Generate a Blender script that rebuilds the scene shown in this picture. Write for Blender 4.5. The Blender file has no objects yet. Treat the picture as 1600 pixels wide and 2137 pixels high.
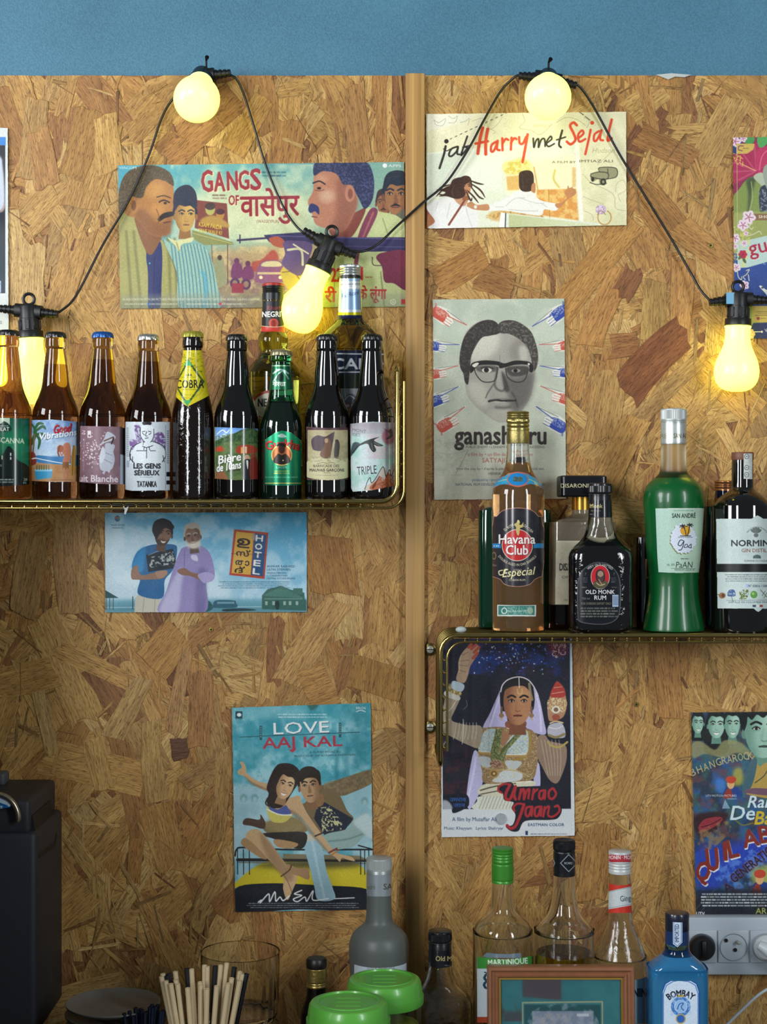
import bpy, bmesh, math, random
import numpy as np
from mathutils import Vector, Matrix

SC = bpy.context.scene
# ------------------------------------------------------------------ camera
D, F, ZC = 2.178, 3300.0, 1.65        # metres to the panel face, focal length in photo pixels, eye height
cam = bpy.data.objects.new('camera', bpy.data.cameras.new('camera'))
SC.collection.objects.link(cam); SC.camera = cam
cam.location = (0, -D, ZC); cam.rotation_euler = (math.pi / 2, 0, 0)
cam.data.sensor_fit = 'VERTICAL'; cam.data.sensor_height = 24.0; cam.data.lens = 24.0 * F / 2137.0
cam.data.clip_start = 0.05
# ------------------------------------------------------------------ exposure
SC.view_settings.view_transform = 'Standard'
try: SC.view_settings.look = 'None'
except Exception: pass
SC.view_settings.gamma = 1.0; SC.view_settings.use_curve_mapping = False
SC.view_settings.exposure = 0.0
# ------------------------------------------------------------------ world (dim room light)
W = bpy.data.worlds.new('room_air'); SC.world = W; W.use_nodes = True
W.node_tree.nodes['Background'].inputs[0].default_value = (0.62, 0.74, 0.84, 1)
W.node_tree.nodes['Background'].inputs[1].default_value = 0.2
# ------------------------------------------------------------------ daylight through the windows behind the viewer
def window_light(name, loc, target, sx, sy, power, col):
    l = bpy.data.lights.new(name, 'AREA'); l.shape = 'RECTANGLE'; l.size = sx; l.size_y = sy
    l.energy = power; l.color = col
    o = bpy.data.objects.new(name, l); SC.collection.objects.link(o); o.location = loc
    o.rotation_euler = (Vector(target) - Vector(loc)).to_track_quat('-Z', 'Y').to_euler()
    return o
window_light('window_daylight', (-2.65, -1.7, 2.3), (0.15, 0, 1.7), 0.95, 1.5, 80, (0.95, 0.97, 1.0))
window_light('window_daylight', (-1.35, -2.95, 2.3), (0.15, 0, 1.7), 0.42, 1.5, 48, (0.95, 0.97, 1.0))
window_light('side_window_daylight', (1.95, -2.5, 2.3), (0.1, 0, 1.6), 0.40, 1.5, 35, (0.92, 0.97, 1.0))
# ================================================================== helpers
rnd = random.Random(7)
R = math.radians
def P(px, py, y=0.0):
    """point of the place seen at photo pixel (px,py) on the upright plane at depth y (the panel face is y=0)"""
    d = D + y
    return Vector(((px - 800.0) * d / F, y, ZC + (1068.5 - py) * d / F))
def MM(y): return (D + y) / F          # metres per photo pixel at depth y
def s2l(c):
    c = np.asarray(c, dtype=np.float64)
    return np.where(c <= 0.04045, c / 12.92, ((c + 0.055) / 1.055) ** 2.4)
def hx(h):
    if not isinstance(h, str): return np.array(h, dtype=float)
    return np.array([int(h[i:i + 2], 16) for i in (0, 2, 4)]) / 255.0
def lin(h): return tuple(float(v) for v in s2l(hx(h))) + (1.0,)

def link(o, parent=None):
    SC.collection.objects.link(o)
    if parent is not None: o.parent = parent
    return o
def tag(o, label=None, cat=None, group=None, kind=None):
    for k, v in (('label', label), ('category', cat), ('group', group), ('kind', kind)):
        if v: o[k] = v
    return o
def thing(name, label, cat, loc, rz=0.0, group=None):
    o = link(bpy.data.objects.new(name, None)); o.location = loc; o.rotation_euler = (0, 0, rz)
    o.empty_display_size = 0.02
    return tag(o, label, cat, group)
def obj(name, me, mats=None, parent=None, smooth=True):
    """link a bmesh or a (verts, faces) pair as one mesh object"""
    if isinstance(me, bmesh.types.BMesh):
        m = bpy.data.meshes.new(name); me.to_mesh(m); me.free()
    elif isinstance(me, bpy.types.Mesh): m = me
    else:
        m = bpy.data.meshes.new(name); m.from_pydata([tuple(v) for v in me[0]], [], me[1]); m.update()
    m.name = name
    if mats is not None:
        for a in (mats if isinstance(mats, (list, tuple)) else [mats]): m.materials.append(a)
    if smooth:
        m.shade_smooth()
        try: m.set_sharp_from_angle(angle=R(38))
        except Exception: pass
    return link(bpy.data.objects.new(name, m), parent)

# ---- mesh makers -------------------------------------------------------------
def box_bm(x0, x1, y0, y1, z0, z1, bev=0.0, seg=2, bm=None):
    b = bmesh.new()
    v = [b.verts.new((x, y, z)) for z in (z0, z1) for y in (y0, y1) for x in (x0, x1)]
    for f in ((0, 2, 3, 1), (4, 5, 7, 6), (0, 1, 5, 4), (2, 6, 7, 3), (0, 4, 6, 2), (1, 3, 7, 5)):
        b.faces.new([v[i] for i in f])
    if bev > 0: bmesh.ops.bevel(b, geom=list(b.edges), offset=bev, segments=seg, affect='EDGES', profile=0.5)
    if bm is None: return b
    join(bm, b); return bm
def join(bm, b, mat=None):
    m = bpy.data.meshes.new('tmp'); b.to_mesh(m); b.free()
    if mat is not None: m.transform(mat)
    bm.from_mesh(m); bpy.data.meshes.remove(m)
def loft_bm(rings, n=48, cap0=True, cap1=True, bm=None, closed=False):
    """rings: (z, a, b, expo) or (z, r): superellipse cross sections about the local z axis"""
    b = bm or bmesh.new(); rows = []
    for rg in rings:
        z, a = rg[0], rg[1]; bb = rg[2] if len(rg) > 2 else a; e = rg[3] if len(rg) > 3 else 2.0
        row = []
        for i in range(n):
            t = 2 * math.pi * i / n; c, s = math.cos(t), math.sin(t)
            row.append(b.verts.new((a * math.copysign(abs(c) ** (2 / e), c), bb * math.copysign(abs(s) ** (2 / e), s), z)))
        rows.append(row)
    for r0, r1 in zip(rows[:-1], rows[1:]):
        for i in range(n): b.faces.new((r0[i], r0[(i + 1) % n], r1[(i + 1) % n], r1[i]))
    if closed:
        r0, r1 = rows[-1], rows[0]
        for i in range(n): b.faces.new((r0[i], r0[(i + 1) % n], r1[(i + 1) % n], r1[i]))
    else:
        if cap0: b.faces.new(list(reversed(rows[0])))
        if cap1: b.faces.new(rows[-1])
    return b
def catmull(pts, sub=6, closed=False):
    p = np.asarray(pts, float); n = len(p)
    if n < 3: return p
    out = []
    for i in range(n if closed else n - 1):
        if closed: a, b, c, d = p[(i - 1) % n], p[i], p[(i + 1) % n], p[(i + 2) % n]
        else: a, b, c, d = p[max(i - 1, 0)], p[i], p[i + 1], p[min(i + 2, n - 1)]
        for k in range(sub):
            t = k / sub
            out.append(0.5 * (2 * b + (c - a) * t + (2 * a - 5 * b + 4 * c - d) * t * t + (3 * b - a - 3 * c + d) * t ** 3))
    if not closed: out.append(p[-1])
    return np.array(out)
def tube_bm(pts, r, n=8, bm=None, closed=False, caps=True, smooth=0):
    """a round bar along points; r a number or one per point"""
    if smooth:
        rr = None
        if not np.isscalar(r): rr = catmull(np.array(r)[:, None], smooth, closed)[:, 0]
        pts = catmull(pts, smooth, closed); r = rr if rr is not None else r
    pts = [Vector(p) for p in pts]; m = len(pts); b = bm or bmesh.new(); rows = []
    up = None
    for i in range(m):
        if closed: t = (pts[(i + 1) % m] - pts[i - 1]).normalized()
        else: t = (pts[min(i + 1, m - 1)] - pts[max(i - 1, 0)]).normalized()
        if up is None:
            up = Vector((0, 0, 1)) if abs(t.z) < 0.9 else Vector((0, 1, 0))
        u = (up - t * up.dot(t)).normalized(); w = t.cross(u); up = u
        ri = r if np.isscalar(r) else float(r[i])
        rows.append([b.verts.new(pts[i] + u * (ri * math.cos(2 * math.pi * k / n)) + w * (ri * math.sin(2 * math.pi * k / n))) for k in range(n)])
    for i in range(m if closed else m - 1):
        r0, r1 = rows[i], rows[(i + 1) % m]
        for k in range(n): b.faces.new((r0[k], r0[(k + 1) % n], r1[(k + 1) % n], r1[k]))
    if caps and not closed:
        b.faces.new(list(reversed(rows[0]))); b.faces.new(rows[-1])
    return b
def ball_bm(c, r, bm=None, seg=16, scale=(1, 1, 1)):
    b = bmesh.new(); bmesh.ops.create_uvsphere(b, u_segments=seg, v_segments=seg // 2, radius=r)
    mat = Matrix.Translation(c) @ Matrix.Diagonal((*scale, 1))
    if bm is None:
        bmesh.ops.transform(b, matrix=mat, verts=b.verts); return b
    join(bm, b, mat); return bm
def orient(bm, origin, axis):
    """turn a mesh built about +z so that +z points along axis, at origin"""
    q = Vector(axis).to_track_quat('Z', 'Y').to_matrix().to_4x4()
    bmesh.ops.transform(bm, matrix=Matrix.Translation(origin) @ q, verts=bm.verts); return bm

# ---- materials ---------------------------------------------------------------
_M = {}
def mat(name, col, rough=0.5, metal=0.0, trans=0.0, ior=1.45, coat=0.0, emit=None, estr=0.0, spec=0.5, bump=None, vary=0.0):
    if name in _M: return _M[name]
    m = bpy.data.materials.new(name); m.use_nodes = True; nt = m.node_tree; b = nt.nodes['Principled BSDF']
    c = lin(col) if isinstance(col, str) else (*col[:3], 1)
    b.inputs['Base Color'].default_value = c; b.inputs['Roughness'].default_value = rough
    b.inputs['Metallic'].default_value = metal; b.inputs['Transmission Weight'].default_value = trans
    b.inputs['IOR'].default_value = ior; b.inputs['Coat Weight'].default_value = coat
    b.inputs['Coat Roughness'].default_value = 0.05; b.inputs['Specular IOR Level'].default_value = spec
    if emit:
        b.inputs['Emission Color'].default_value = lin(emit); b.inputs['Emission Strength'].default_value = estr
    tc = nt.nodes.new('ShaderNodeTexCoord')
    if vary:
        n = nt.nodes.new('ShaderNodeTexNoise'); n.inputs['Scale'].default_value = 60; n.inputs['Detail'].default_value = 4
        mx = nt.nodes.new('ShaderNodeMix'); mx.data_type = 'RGBA'
        nt.links.new(tc.outputs['Object'], n.inputs['Vector']); nt.links.new(n.outputs['Fac'], mx.inputs[0])
        mx.inputs[6].default_value = tuple(v * (1 - vary) for v in c[:3]) + (1,)
        mx.inputs[7].default_value = tuple(min(1, v * (1 + vary)) for v in c[:3]) + (1,)
        nt.links.new(mx.outputs[2], b.inputs['Base Color'])
    if bump:
        n = nt.nodes.new('ShaderNodeTexNoise'); n.inputs['Scale'].default_value = bump[0]; n.inputs['Detail'].default_value = 3
        bp = nt.nodes.new('ShaderNodeBump'); bp.inputs['Strength'].default_value = bump[1]; bp.inputs['Distance'].default_value = bump[2] if len(bump) > 2 else 0.001
        nt.links.new(tc.outputs['Object'], n.inputs['Vector']); nt.links.new(n.outputs['Fac'], bp.inputs['Height'])
        nt.links.new(bp.outputs['Normal'], b.inputs['Normal'])
    _M[name] = m; return m
def glass(name, col, rough=0.0, ior=1.45, bump=None): return mat(name, col, rough, trans=1.0, ior=ior, bump=bump)
def print_mat(name, rough, coat=0.0, metal=0.0):
    """printed paper: the print is a colour attribute of the sheet, the paper grain is noise"""
    if name in _M: return _M[name]
    m = bpy.data.materials.new(name); m.use_nodes = True; nt = m.node_tree; b = nt.nodes['Principled BSDF']
    at = nt.nodes.new('ShaderNodeAttribute'); at.attribute_name = 'ink'
    tc = nt.nodes.new('ShaderNodeTexCoord'); n = nt.nodes.new('ShaderNodeTexNoise')
    n.inputs['Scale'].default_value = 900; n.inputs['Detail'].default_value = 2
    mp = nt.nodes.new('ShaderNodeMapRange'); mp.inputs[1].default_value = 0.3; mp.inputs[2].default_value = 0.7
    mp.inputs[3].default_value = 0.86; mp.inputs[4].default_value = 1.1
    mx = nt.nodes.new('ShaderNodeMix'); mx.data_type = 'RGBA'; mx.blend_type = 'MULTIPLY'; mx.inputs[0].default_value = 1.0
    nt.links.new(tc.outputs['Object'], n.inputs['Vector']); nt.links.new(n.outputs['Fac'], mp.inputs[0])
    nt.links.new(at.outputs['Color'], mx.inputs[6]); nt.links.new(mp.outputs[0], mx.inputs[7])
    nt.links.new(mx.outputs[2], b.inputs['Base Color'])
    b.inputs['Roughness'].default_value = rough; b.inputs['Coat Weight'].default_value = coat; b.inputs['Metallic'].default_value = metal
    b.inputs['Specular IOR Level'].default_value = 0.35
    _M[name] = m; return m

# ---- print: drawing made by code, kept as a colour attribute of the sheet -----
_TX = {}
def glyphs(s, bold):
    k = (s, bold)
    if k not in _TX:
        c = bpy.data.curves.new('t', 'FONT'); c.body = s; c.resolution_u = 2; c.offset = bold
        o = bpy.data.objects.new('t', c); SC.collection.objects.link(o)
        dg = bpy.context.evaluated_depsgraph_get(); ev = o.evaluated_get(dg); m = ev.to_mesh()
        m.calc_loop_triangles()
        v = np.array([q.co[:2] for q in m.vertices]).reshape(-1, 2)
        t = np.array([q.vertices[:] for q in m.loop_triangles], dtype=int).reshape(-1, 3)
        ev.to_mesh_clear(); bpy.data.objects.remove(o); bpy.data.curves.remove(c)
        _TX[k] = (v, t)
    return _TX[k]
def pts(s):
    if not isinstance(s, str): return np.asarray(s, float)
    return np.array([[float(q) for q in p.split(',')] for p in s.split()])
def blur(a, sg):
    if sg <= 0: return a
    n = max(1, int(sg * 3)); k = np.exp(-0.5 * (np.arange(-n, n + 1) / sg) ** 2); k /= k.sum()
    for ax in (0, 1):
        p = np.pad(a, [(n, n) if i == ax else (0, 0) for i in range(2)], mode='edge'); o = np.zeros_like(a)
        for i, w in enumerate(k): o += w * (p[i:i + a.shape[0]] if ax == 0 else p[:, i:i + a.shape[1]])
        a = o
    return a
def fnoise(h, w, scale, seed, octv=3):
    g = np.random.RandomState(seed); out = np.zeros((h, w)); amp = 1.0; tot = 0
    for o in range(octv):
        n0, n1 = int(h / scale) + 3, int(w / scale) + 3
        q = g.rand(n0, n1); ys = np.linspace(0, n0 - 2.001, h); xs = np.linspace(0, n1 - 2.001, w)
        y, x = ys.astype(int), xs.astype(int); fy, fx = (ys - y)[:, None], (xs - x)[None]
        fy, fx = fy * fy * (3 - 2 * fy), fx * fx * (3 - 2 * fx)
        out += amp * ((q[y][:, x] * (1 - fx) + q[y][:, x + 1] * fx) * (1 - fy) + (q[y + 1][:, x] * (1 - fx) + q[y + 1][:, x + 1] * fx) * fy)
        tot += amp; amp *= 0.55; scale = max(1.5, scale / 2.1)
    return out / tot
class Art:
    """canvas over photo pixels x0..x1, y0..y1 with s samples per pixel; view=(ox,oy,k): drawing units = (pixel-ox)*k"""
    def __init__(s, x0, y0, x1, y1, bg='ffffff', S=1.0, view=(0, 0, 1)):
        s.x0, s.y0, s.x1, s.y1, s.S, s.v = x0, y0, x1, y1, S, view
        s.W, s.H = int(math.ceil((x1 - x0) * S)) + 1, int(math.ceil((y1 - y0) * S)) + 1
        s.a = np.ones((s.H, s.W, 3)) * hx(bg); s.alpha = np.ones((s.H, s.W)); s.clip = None
    def T(s, p):
        p = np.asarray(p, float)
        return np.stack([(p[:, 0] / s.v[2] + s.v[0] - s.x0) * s.S, (p[:, 1] / s.v[2] + s.v[1] - s.y0) * s.S], 1)
    def k(s): return s.S / s.v[2]
    def edges(s, A, B):
        acc = np.zeros((s.H, s.W + 2)); SS = 4
        lo = max(0, int(min(A[:, 1].min(), B[:, 1].min()))); hi = min(s.H, int(max(A[:, 1].max(), B[:, 1].max())) + 1)
        if hi <= lo: return acc[:, :s.W]
        ys = (np.arange(lo * SS, hi * SS) + 0.5) / SS
        for c in range(0, len(A), 2000):
            a, b = A[c:c + 2000], B[c:c + 2000]
            m = (a[:, 1, None] <= ys) != (b[:, 1, None] <= ys)
            e, q = np.nonzero(m)
            if not len(e): continue
            y = ys[q]; x = a[e, 0] + (y - a[e, 1]) * (b[e, 0] - a[e, 0]) / (b[e, 1] - a[e, 1])
            dr = np.where(b[e, 1] > a[e, 1], 1.0, -1.0); x = np.clip(x, 0, s.W); j = x.astype(int); f = x - j; r = q // SS + lo
            np.add.at(acc, (r, j), dr * (1 - f)); np.add.at(acc, (r, j + 1), dr * f)
        return np.clip(np.abs(np.cumsum(acc, 1)) / SS, 0, 1)[:, :s.W]
    def cov(s, p): p = s.T(p); return s.edges(p, np.roll(p, -1, 0))
    def put(s, c, col, a=1.0):
        if s.clip is not None: c = c * s.clip
        c = (c * a)[..., None]; s.a = s.a * (1 - c) + (hx(col) if isinstance(col, str) else col) * c
        return s
    def poly(s, p, col, sm=1, a=1.0, soft=0):
        p = pts(p); p = catmull(p, 5, True) if sm and len(p) > 2 else p
        return s.put(blur(s.cov(p), soft * s.k()), col, a)
    def shape(s, p, sm=1):
        p = pts(p); return s.cov(catmull(p, 5, True) if sm else p)
    def rect(s, x0, y0, x1, y1, col, a=1.0, soft=0): return s.poly([(x0, y0), (x1, y0), (x1, y1), (x0, y1)], col, 0, a, soft)
    def ell(s, x, y, rx, ry, col, rot=0, a=1.0, soft=0):
        t = np.linspace(0, 2 * np.pi, 28, endpoint=False); c, n = np.cos(R(rot)), np.sin(R(rot)); u, v = rx * np.cos(t), ry * np.sin(t)
        return s.put(blur(s.cov(np.stack([x + u * c - v * n, y + u * n + v * c], 1)), soft * s.k()), col, a)
    def line(s, p, w, col, sm=1, a=1.0, soft=0, closed=False, taper=0):
        p = pts(p); p = catmull(p, 6, closed) if sm and len(p) > 2 else p
        if closed: p = np.vstack([p, p[:1]])
        q = s.T(p); w = w * s.k() / 2; n = len(q); c = np.zeros((s.H, s.W))
        for i in range(n - 1):
            wi = w if not taper else w * (1 - taper * abs(2 * (i + .5) / (n - 1) - 1) ** 2)
            A, B = q[i], q[i + 1]; m = wi + 1.5
            x0, x1 = max(0, int(min(A[0], B[0]) - m)), min(s.W, int(max(A[0], B[0]) + m) + 2)
            y0, y1 = max(0, int(min(A[1], B[1]) - m)), min(s.H, int(max(A[1], B[1]) + m) + 2)
            if x1 <= x0 or y1 <= y0: continue
            X, Y = np.meshgrid(np.arange(x0, x1) + .5, np.arange(y0, y1) + .5); d = B - A; L = d @ d + 1e-9
            t = np.clip(((X - A[0]) * d[0] + (Y - A[1]) * d[1]) / L, 0, 1)
            dist = np.hypot(X - A[0] - t * d[0], Y - A[1] - t * d[1])
            k = np.clip(wi + .5 - dist, 0, 1) if wi >= .5 else np.clip(1 - dist, 0, 1) * wi * 2
            c[y0:y1, x0:x1] = np.maximum(c[y0:y1, x0:x1], k)
        return s.put(blur(c, soft * s.k()), col, a)
    def grad(s, p, c0, c1, ang=90, sm=0, a=1.0, soft=0):
        """colour ramp c0 -> c1 along ang (90 = downwards) inside a shape (None = whole canvas)"""
        q = None if p is None else pts(p)
        if q is not None and sm: q = catmull(q, 5, True)
        X, Y = np.meshgrid(np.arange(s.W) + .5, np.arange(s.H) + .5); t = X * math.cos(R(ang)) + Y * math.sin(R(ang))
        if q is None: cv = np.ones((s.H, s.W)); lo, hi = t.min(), t.max()
        else:
            cv = blur(s.cov(q), soft * s.k()); z = s.T(q) @ np.array([math.cos(R(ang)), math.sin(R(ang))]); lo, hi = z.min(), z.max()
        t = np.clip((t - lo) / max(hi - lo, 1e-6), 0, 1)[..., None]
        return s.put(cv, hx(c0) * (1 - t) + hx(c1) * t, a)
    def noise(s, col, scale, amt=1.0, seed=1, p=None, thr=0.5, sharp=4, sm=1):
        n = fnoise(s.H, s.W, max(1.6, scale * s.k()), seed); c = np.clip((n - thr) * sharp + .5, 0, 1)
        if p is not None: c = c * s.shape(p, sm)
        return s.put(c, col, amt)
    def text(s, t, x, y, h, col, w=None, bold=0.0, shear=0, rot=0, al='l', arc=0, a=1.0, soft=0, sq=1.0):
        """h = capital height; (x,y) = baseline start (al l/c/r); w = forced width; arc = bend radius (+ bulges upward)"""
        v, tr = glyphs(t, 0.0)
        if not len(tr): return s
        k = h / 0.72; x0, x1 = v[:, 0].min(), v[:, 0].max(); u = v[:, 0] - x0; z = v[:, 1]; kx = (w / (x1 - x0)) if w else k * sq
        u = u * kx; z = z * k; wd = (x1 - x0) * kx; u = u - (0 if al == 'l' else wd / 2 if al == 'c' else wd); u = u + z * shear
        if arc:
            um = 0 if al == 'c' else (wd / 2 if al == 'l' else -wd / 2); th = (u - um) / arc
            u, z = um + (arc + z) * np.sin(th), (arc + z) * np.cos(th) - arc
        c, n = math.cos(R(rot)), math.sin(R(rot)); q = s.T(np.stack([x + u * c + z * n, y + u * n - z * c], 1))[tr]
        ar = (q[:, 1, 0] - q[:, 0, 0]) * (q[:, 2, 1] - q[:, 0, 1]) - (q[:, 1, 1] - q[:, 0, 1]) * (q[:, 2, 0] - q[:, 0, 0])
        q[ar < 0] = q[ar < 0][:, ::-1]
        A = q.reshape(-1, 2); B = np.roll(q, -1, 1).reshape(-1, 2); e = bold * h * s.k() * .7
        cv = s.edges(A, B)
        if e > .12:
            for i in range(8): o = np.array([math.cos(i * math.pi / 4), math.sin(i * math.pi / 4)]) * e; cv = np.maximum(cv, s.edges(A + o, B + o))
        return s.put(blur(cv, soft * s.k()), col, a)
    def fine(s, x0, y0, x1, y1, col, rows, seed=0, a=0.8, th=0.55):
        """lines of print too small to read"""
        g = random.Random(seed); hh = (y1 - y0) / rows
        for i in range(rows):
            x = x0 + g.uniform(0, 0.06) * (x1 - x0); e = x1 - g.uniform(0, 0.1) * (x1 - x0); yy = y0 + hh * (i + .2)
            while x < e:
                wd = g.uniform(1.2, 4.5) * hh * th; s.rect(x, yy, min(e, x + wd), yy + hh * th, col, a * g.uniform(.6, 1)); x += wd + hh * th * .45
        return s
    def face(s, x, y, w, h, skin, shade, hair='1c1614', rot=0, turn=0.0, lit=None, hairtop=.45, mous=None, beard=None, smile=0, brow=None, long=0, lip='8a4a3c', ears=1, eye='1a1310'):
        """a generic head: w,h half sizes, turn -1..1 moves the features sideways"""
        c, n = math.cos(R(rot)), math.sin(R(rot))
        def q(l): l = np.array(l, float); return np.stack([x + l[:, 0] * w * c - l[:, 1] * h * n, y + l[:, 0] * w * n + l[:, 1] * h * c], 1)
        o = turn * .28
        if long: s.poly(q([(-1.15, -.5), (-.6, -1.15), (.4, -1.2), (1.1, -.6), (1.3, .4), (1.25, long), (-1.3, long), (-1.3, .4)]), hair)
        s.poly(q([(-.45, .6), (.45, .6), (.6, 1.5), (-.6, 1.5)]), shade, 0)
        s.poly(q([(-1.04, -.65), (-.75, -1.15), (0, -1.32), (.75, -1.15), (1.04, -.65), (1.0, .1), (-1.0, .1)]), hair)
        if ears: s.ell(*q([(-1.0 + o * .5, .1)])[0], w * .14, h * .2, shade); s.ell(*q([(1.0 + o * .5, .1)])[0], w * .14, h * .2, shade)
        f = [(-.88, -.5), (-.5, -.95), (.5, -.95), (.88, -.5), (.92, .15), (.7, .68), (.28, 1.0), (-.28, 1.0), (-.7, .68), (-.92, .15)]
        s.poly(q(f), skin); old = s.clip; s.clip = s.shape(q(f)) if old is None else s.shape(q(f)) * old
        sd = -1 if turn > 0 else 1
        s.poly(q([(sd * .35, -1.1), (sd * 1.1, -1.1), (sd * 1.1, 1.1), (sd * .2, 1.1), (sd * .5, .3)]), shade, a=.75, soft=w * .16)
        if lit: s.ell(*q([(-sd * .35 + o, -.35)])[0], w * .35, h * .35, lit, a=.7, soft=w * .15)
        s.poly(q([(-1.1, -1.2), (1.1, -1.2), (1.0, -hairtop - .05), (.5, -hairtop - .25), (0, -hairtop - .2), (-.55, -hairtop - .28), (-1.0, -hairtop + .1)]), hair)
        for e in (-1, 1):
            ex = e * .42 + o
            s.line(q([(ex - .26, -.27), (ex, -.36), (ex + .26, -.28)]), h * .085, brow or hair); s.ell(*q([(ex, -.1)])[0], w * .2, h * .085, shade, a=.9, soft=w * .04)
            s.ell(*q([(ex, -.1)])[0], w * .15, h * .05, 'd8d0c4', a=.8); s.ell(*q([(ex + o * .15, -.1)])[0], w * .075, h * .06, eye)
            s.line(q([(ex - .2, -.1), (ex, -.18), (ex + .2, -.1)]), h * .04, eye)
        s.poly(q([(o - .02, -.15), (o + sd * .17, .3), (o + sd * .02, .38), (o - .12, .36)]), shade, a=.85, soft=w * .05)
        s.line(q([(o - .16, .36), (o, .4), (o + .16, .36)]), h * .04, shade)
        if beard: s.poly(q([(-.95, .1), (-.6, .5), (0, .42), (.6, .5), (.95, .1), (.75, .8), (.2, 1.1), (-.2, 1.1), (-.75, .8)]), beard, a=.8, soft=w * .06)
        if smile: s.poly(q([(o - .32, .55), (o, .6), (o + .32, .55), (o + .15, .74), (o - .15, .74)]), 'e8e0d4'); s.line(q([(o - .34, .54), (o, .6), (o + .34, .54)]), h * .04, lip)
        else: s.line(q([(o - .26, .6), (o, .57), (o + .26, .6)]), h * .07, lip); s.line(q([(o - .26, .6), (o, .62), (o + .26, .6)]), h * .025, eye)
        if mous: s.poly(q([(o - .4, .56), (o - .1, .42), (o + .1, .42), (o + .4, .56), (o, .53)]), mous)
        s.clip = old; return s
    def sample(s, px, py):
        x = np.clip((np.asarray(px) - s.x0) * s.S - .5, 0, s.W - 1.001); y = np.clip((np.asarray(py) - s.y0) * s.S - .5, 0, s.H - 1.001)
        j, i = x.astype(int), y.astype(int); fx, fy = (x - j)[:, None], (y - i)[:, None]; q = np.dstack([s.a, s.alpha])
        return q[i, j] * (1 - fx) * (1 - fy) + q[i, j + 1] * fx * (1 - fy) + q[i + 1, j] * (1 - fx) * fy + q[i + 1, j + 1] * fx * fy
INK = 1.12                                           # print reflectance for a drawing colour
def grid_mesh(name, V, C, nu, nv):
    """(nv x nu) grid of points with one colour each; points whose alpha < .5 carry no paper"""
    m = bpy.data.meshes.new(name); idx = np.arange(nu * nv).reshape(nv, nu)
    q = np.stack([idx[:-1, :-1], idx[1:, :-1], idx[1:, 1:], idx[:-1, 1:]], -1).reshape(-1, 4)
    if C.shape[1] > 3: q = q[C[q, 3].mean(1) > .5]
    used = np.unique(q); re = np.full(nu * nv, -1); re[used] = np.arange(len(used)); q = re[q]; V = V[used]; C = C[used]
    m.vertices.add(len(V)); m.vertices.foreach_set('co', V.astype(np.float32).ravel())
    m.loops.add(q.size); m.loops.foreach_set('vertex_index', q.astype(np.int32).ravel())
    m.polygons.add(len(q)); m.polygons.foreach_set('loop_start', np.arange(0, q.size, 4, dtype=np.int32))
    m.polygons.foreach_set('loop_total', np.full(len(q), 4, dtype=np.int32))
    m.update(calc_edges=True); m.validate()
    at = m.color_attributes.new('ink', 'FLOAT_COLOR', 'POINT')
    L = np.clip(s2l(np.clip(C[:, :3], 0, 1)) * INK, 0, .9); at.data.foreach_set('color', np.hstack([L, np.ones((len(L), 1))]).astype(np.float32).ravel())
    return m
def poster(label, art, corners, y=-0.0035, wave=0.0012, seed=0, rough=0.45, cat='poster', name='film_poster'):
    """a paper sheet on the panel; corners in photo pixels: top left, top right, bottom right, bottom left"""
    c = np.array(corners, float); nu = int(max(abs(c[1, 0] - c[0, 0]), 2) * art.S); nv = int(abs(c[3, 1] - c[0, 1]) * art.S)
    u, v = np.meshgrid(np.linspace(0, 1, nu), np.linspace(0, 1, nv)); u, v = u.ravel()[:, None], v.ravel()[:, None]
    p = c[0] * (1 - u) * (1 - v) + c[1] * u * (1 - v) + c[2] * u * v + c[3] * (1 - u) * v
    n = fnoise(nv, nu, 90, seed + 3, 2).ravel(); g = np.random.RandomState(seed)
    edge = np.clip(np.minimum.reduce([u[:, 0], 1 - u[:, 0], v[:, 0], 1 - v[:, 0]]) * 8, 0, 1)
    e = (fnoise(nv, nu, 14, seed + 9, 2).ravel() - .5) * .9 * (1 - np.clip(edge * 3, 0, 1))
    p = p + np.stack([e * (np.abs(u[:, 0] - .5) > .3), e * (np.abs(v[:, 0] - .5) > .3)], 1)
    yy = y - wave * n * 2; d = D + yy; o = P(c[:, 0].mean(), c[:, 1].mean(), y)
    V = np.stack([(p[:, 0] - 800) * d / F - o.x, yy - o.y, ZC + (1068.5 - p[:, 1]) * d / F - o.z], 1)
    m = grid_mesh(name, V, art.sample(p[:, 0], p[:, 1])[:, :3], nu, nv)
    ob = obj(name, m, print_mat('printed_paper_%d' % int(rough * 100), rough)); ob.location = o
    return tag(ob, label, cat)
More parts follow.
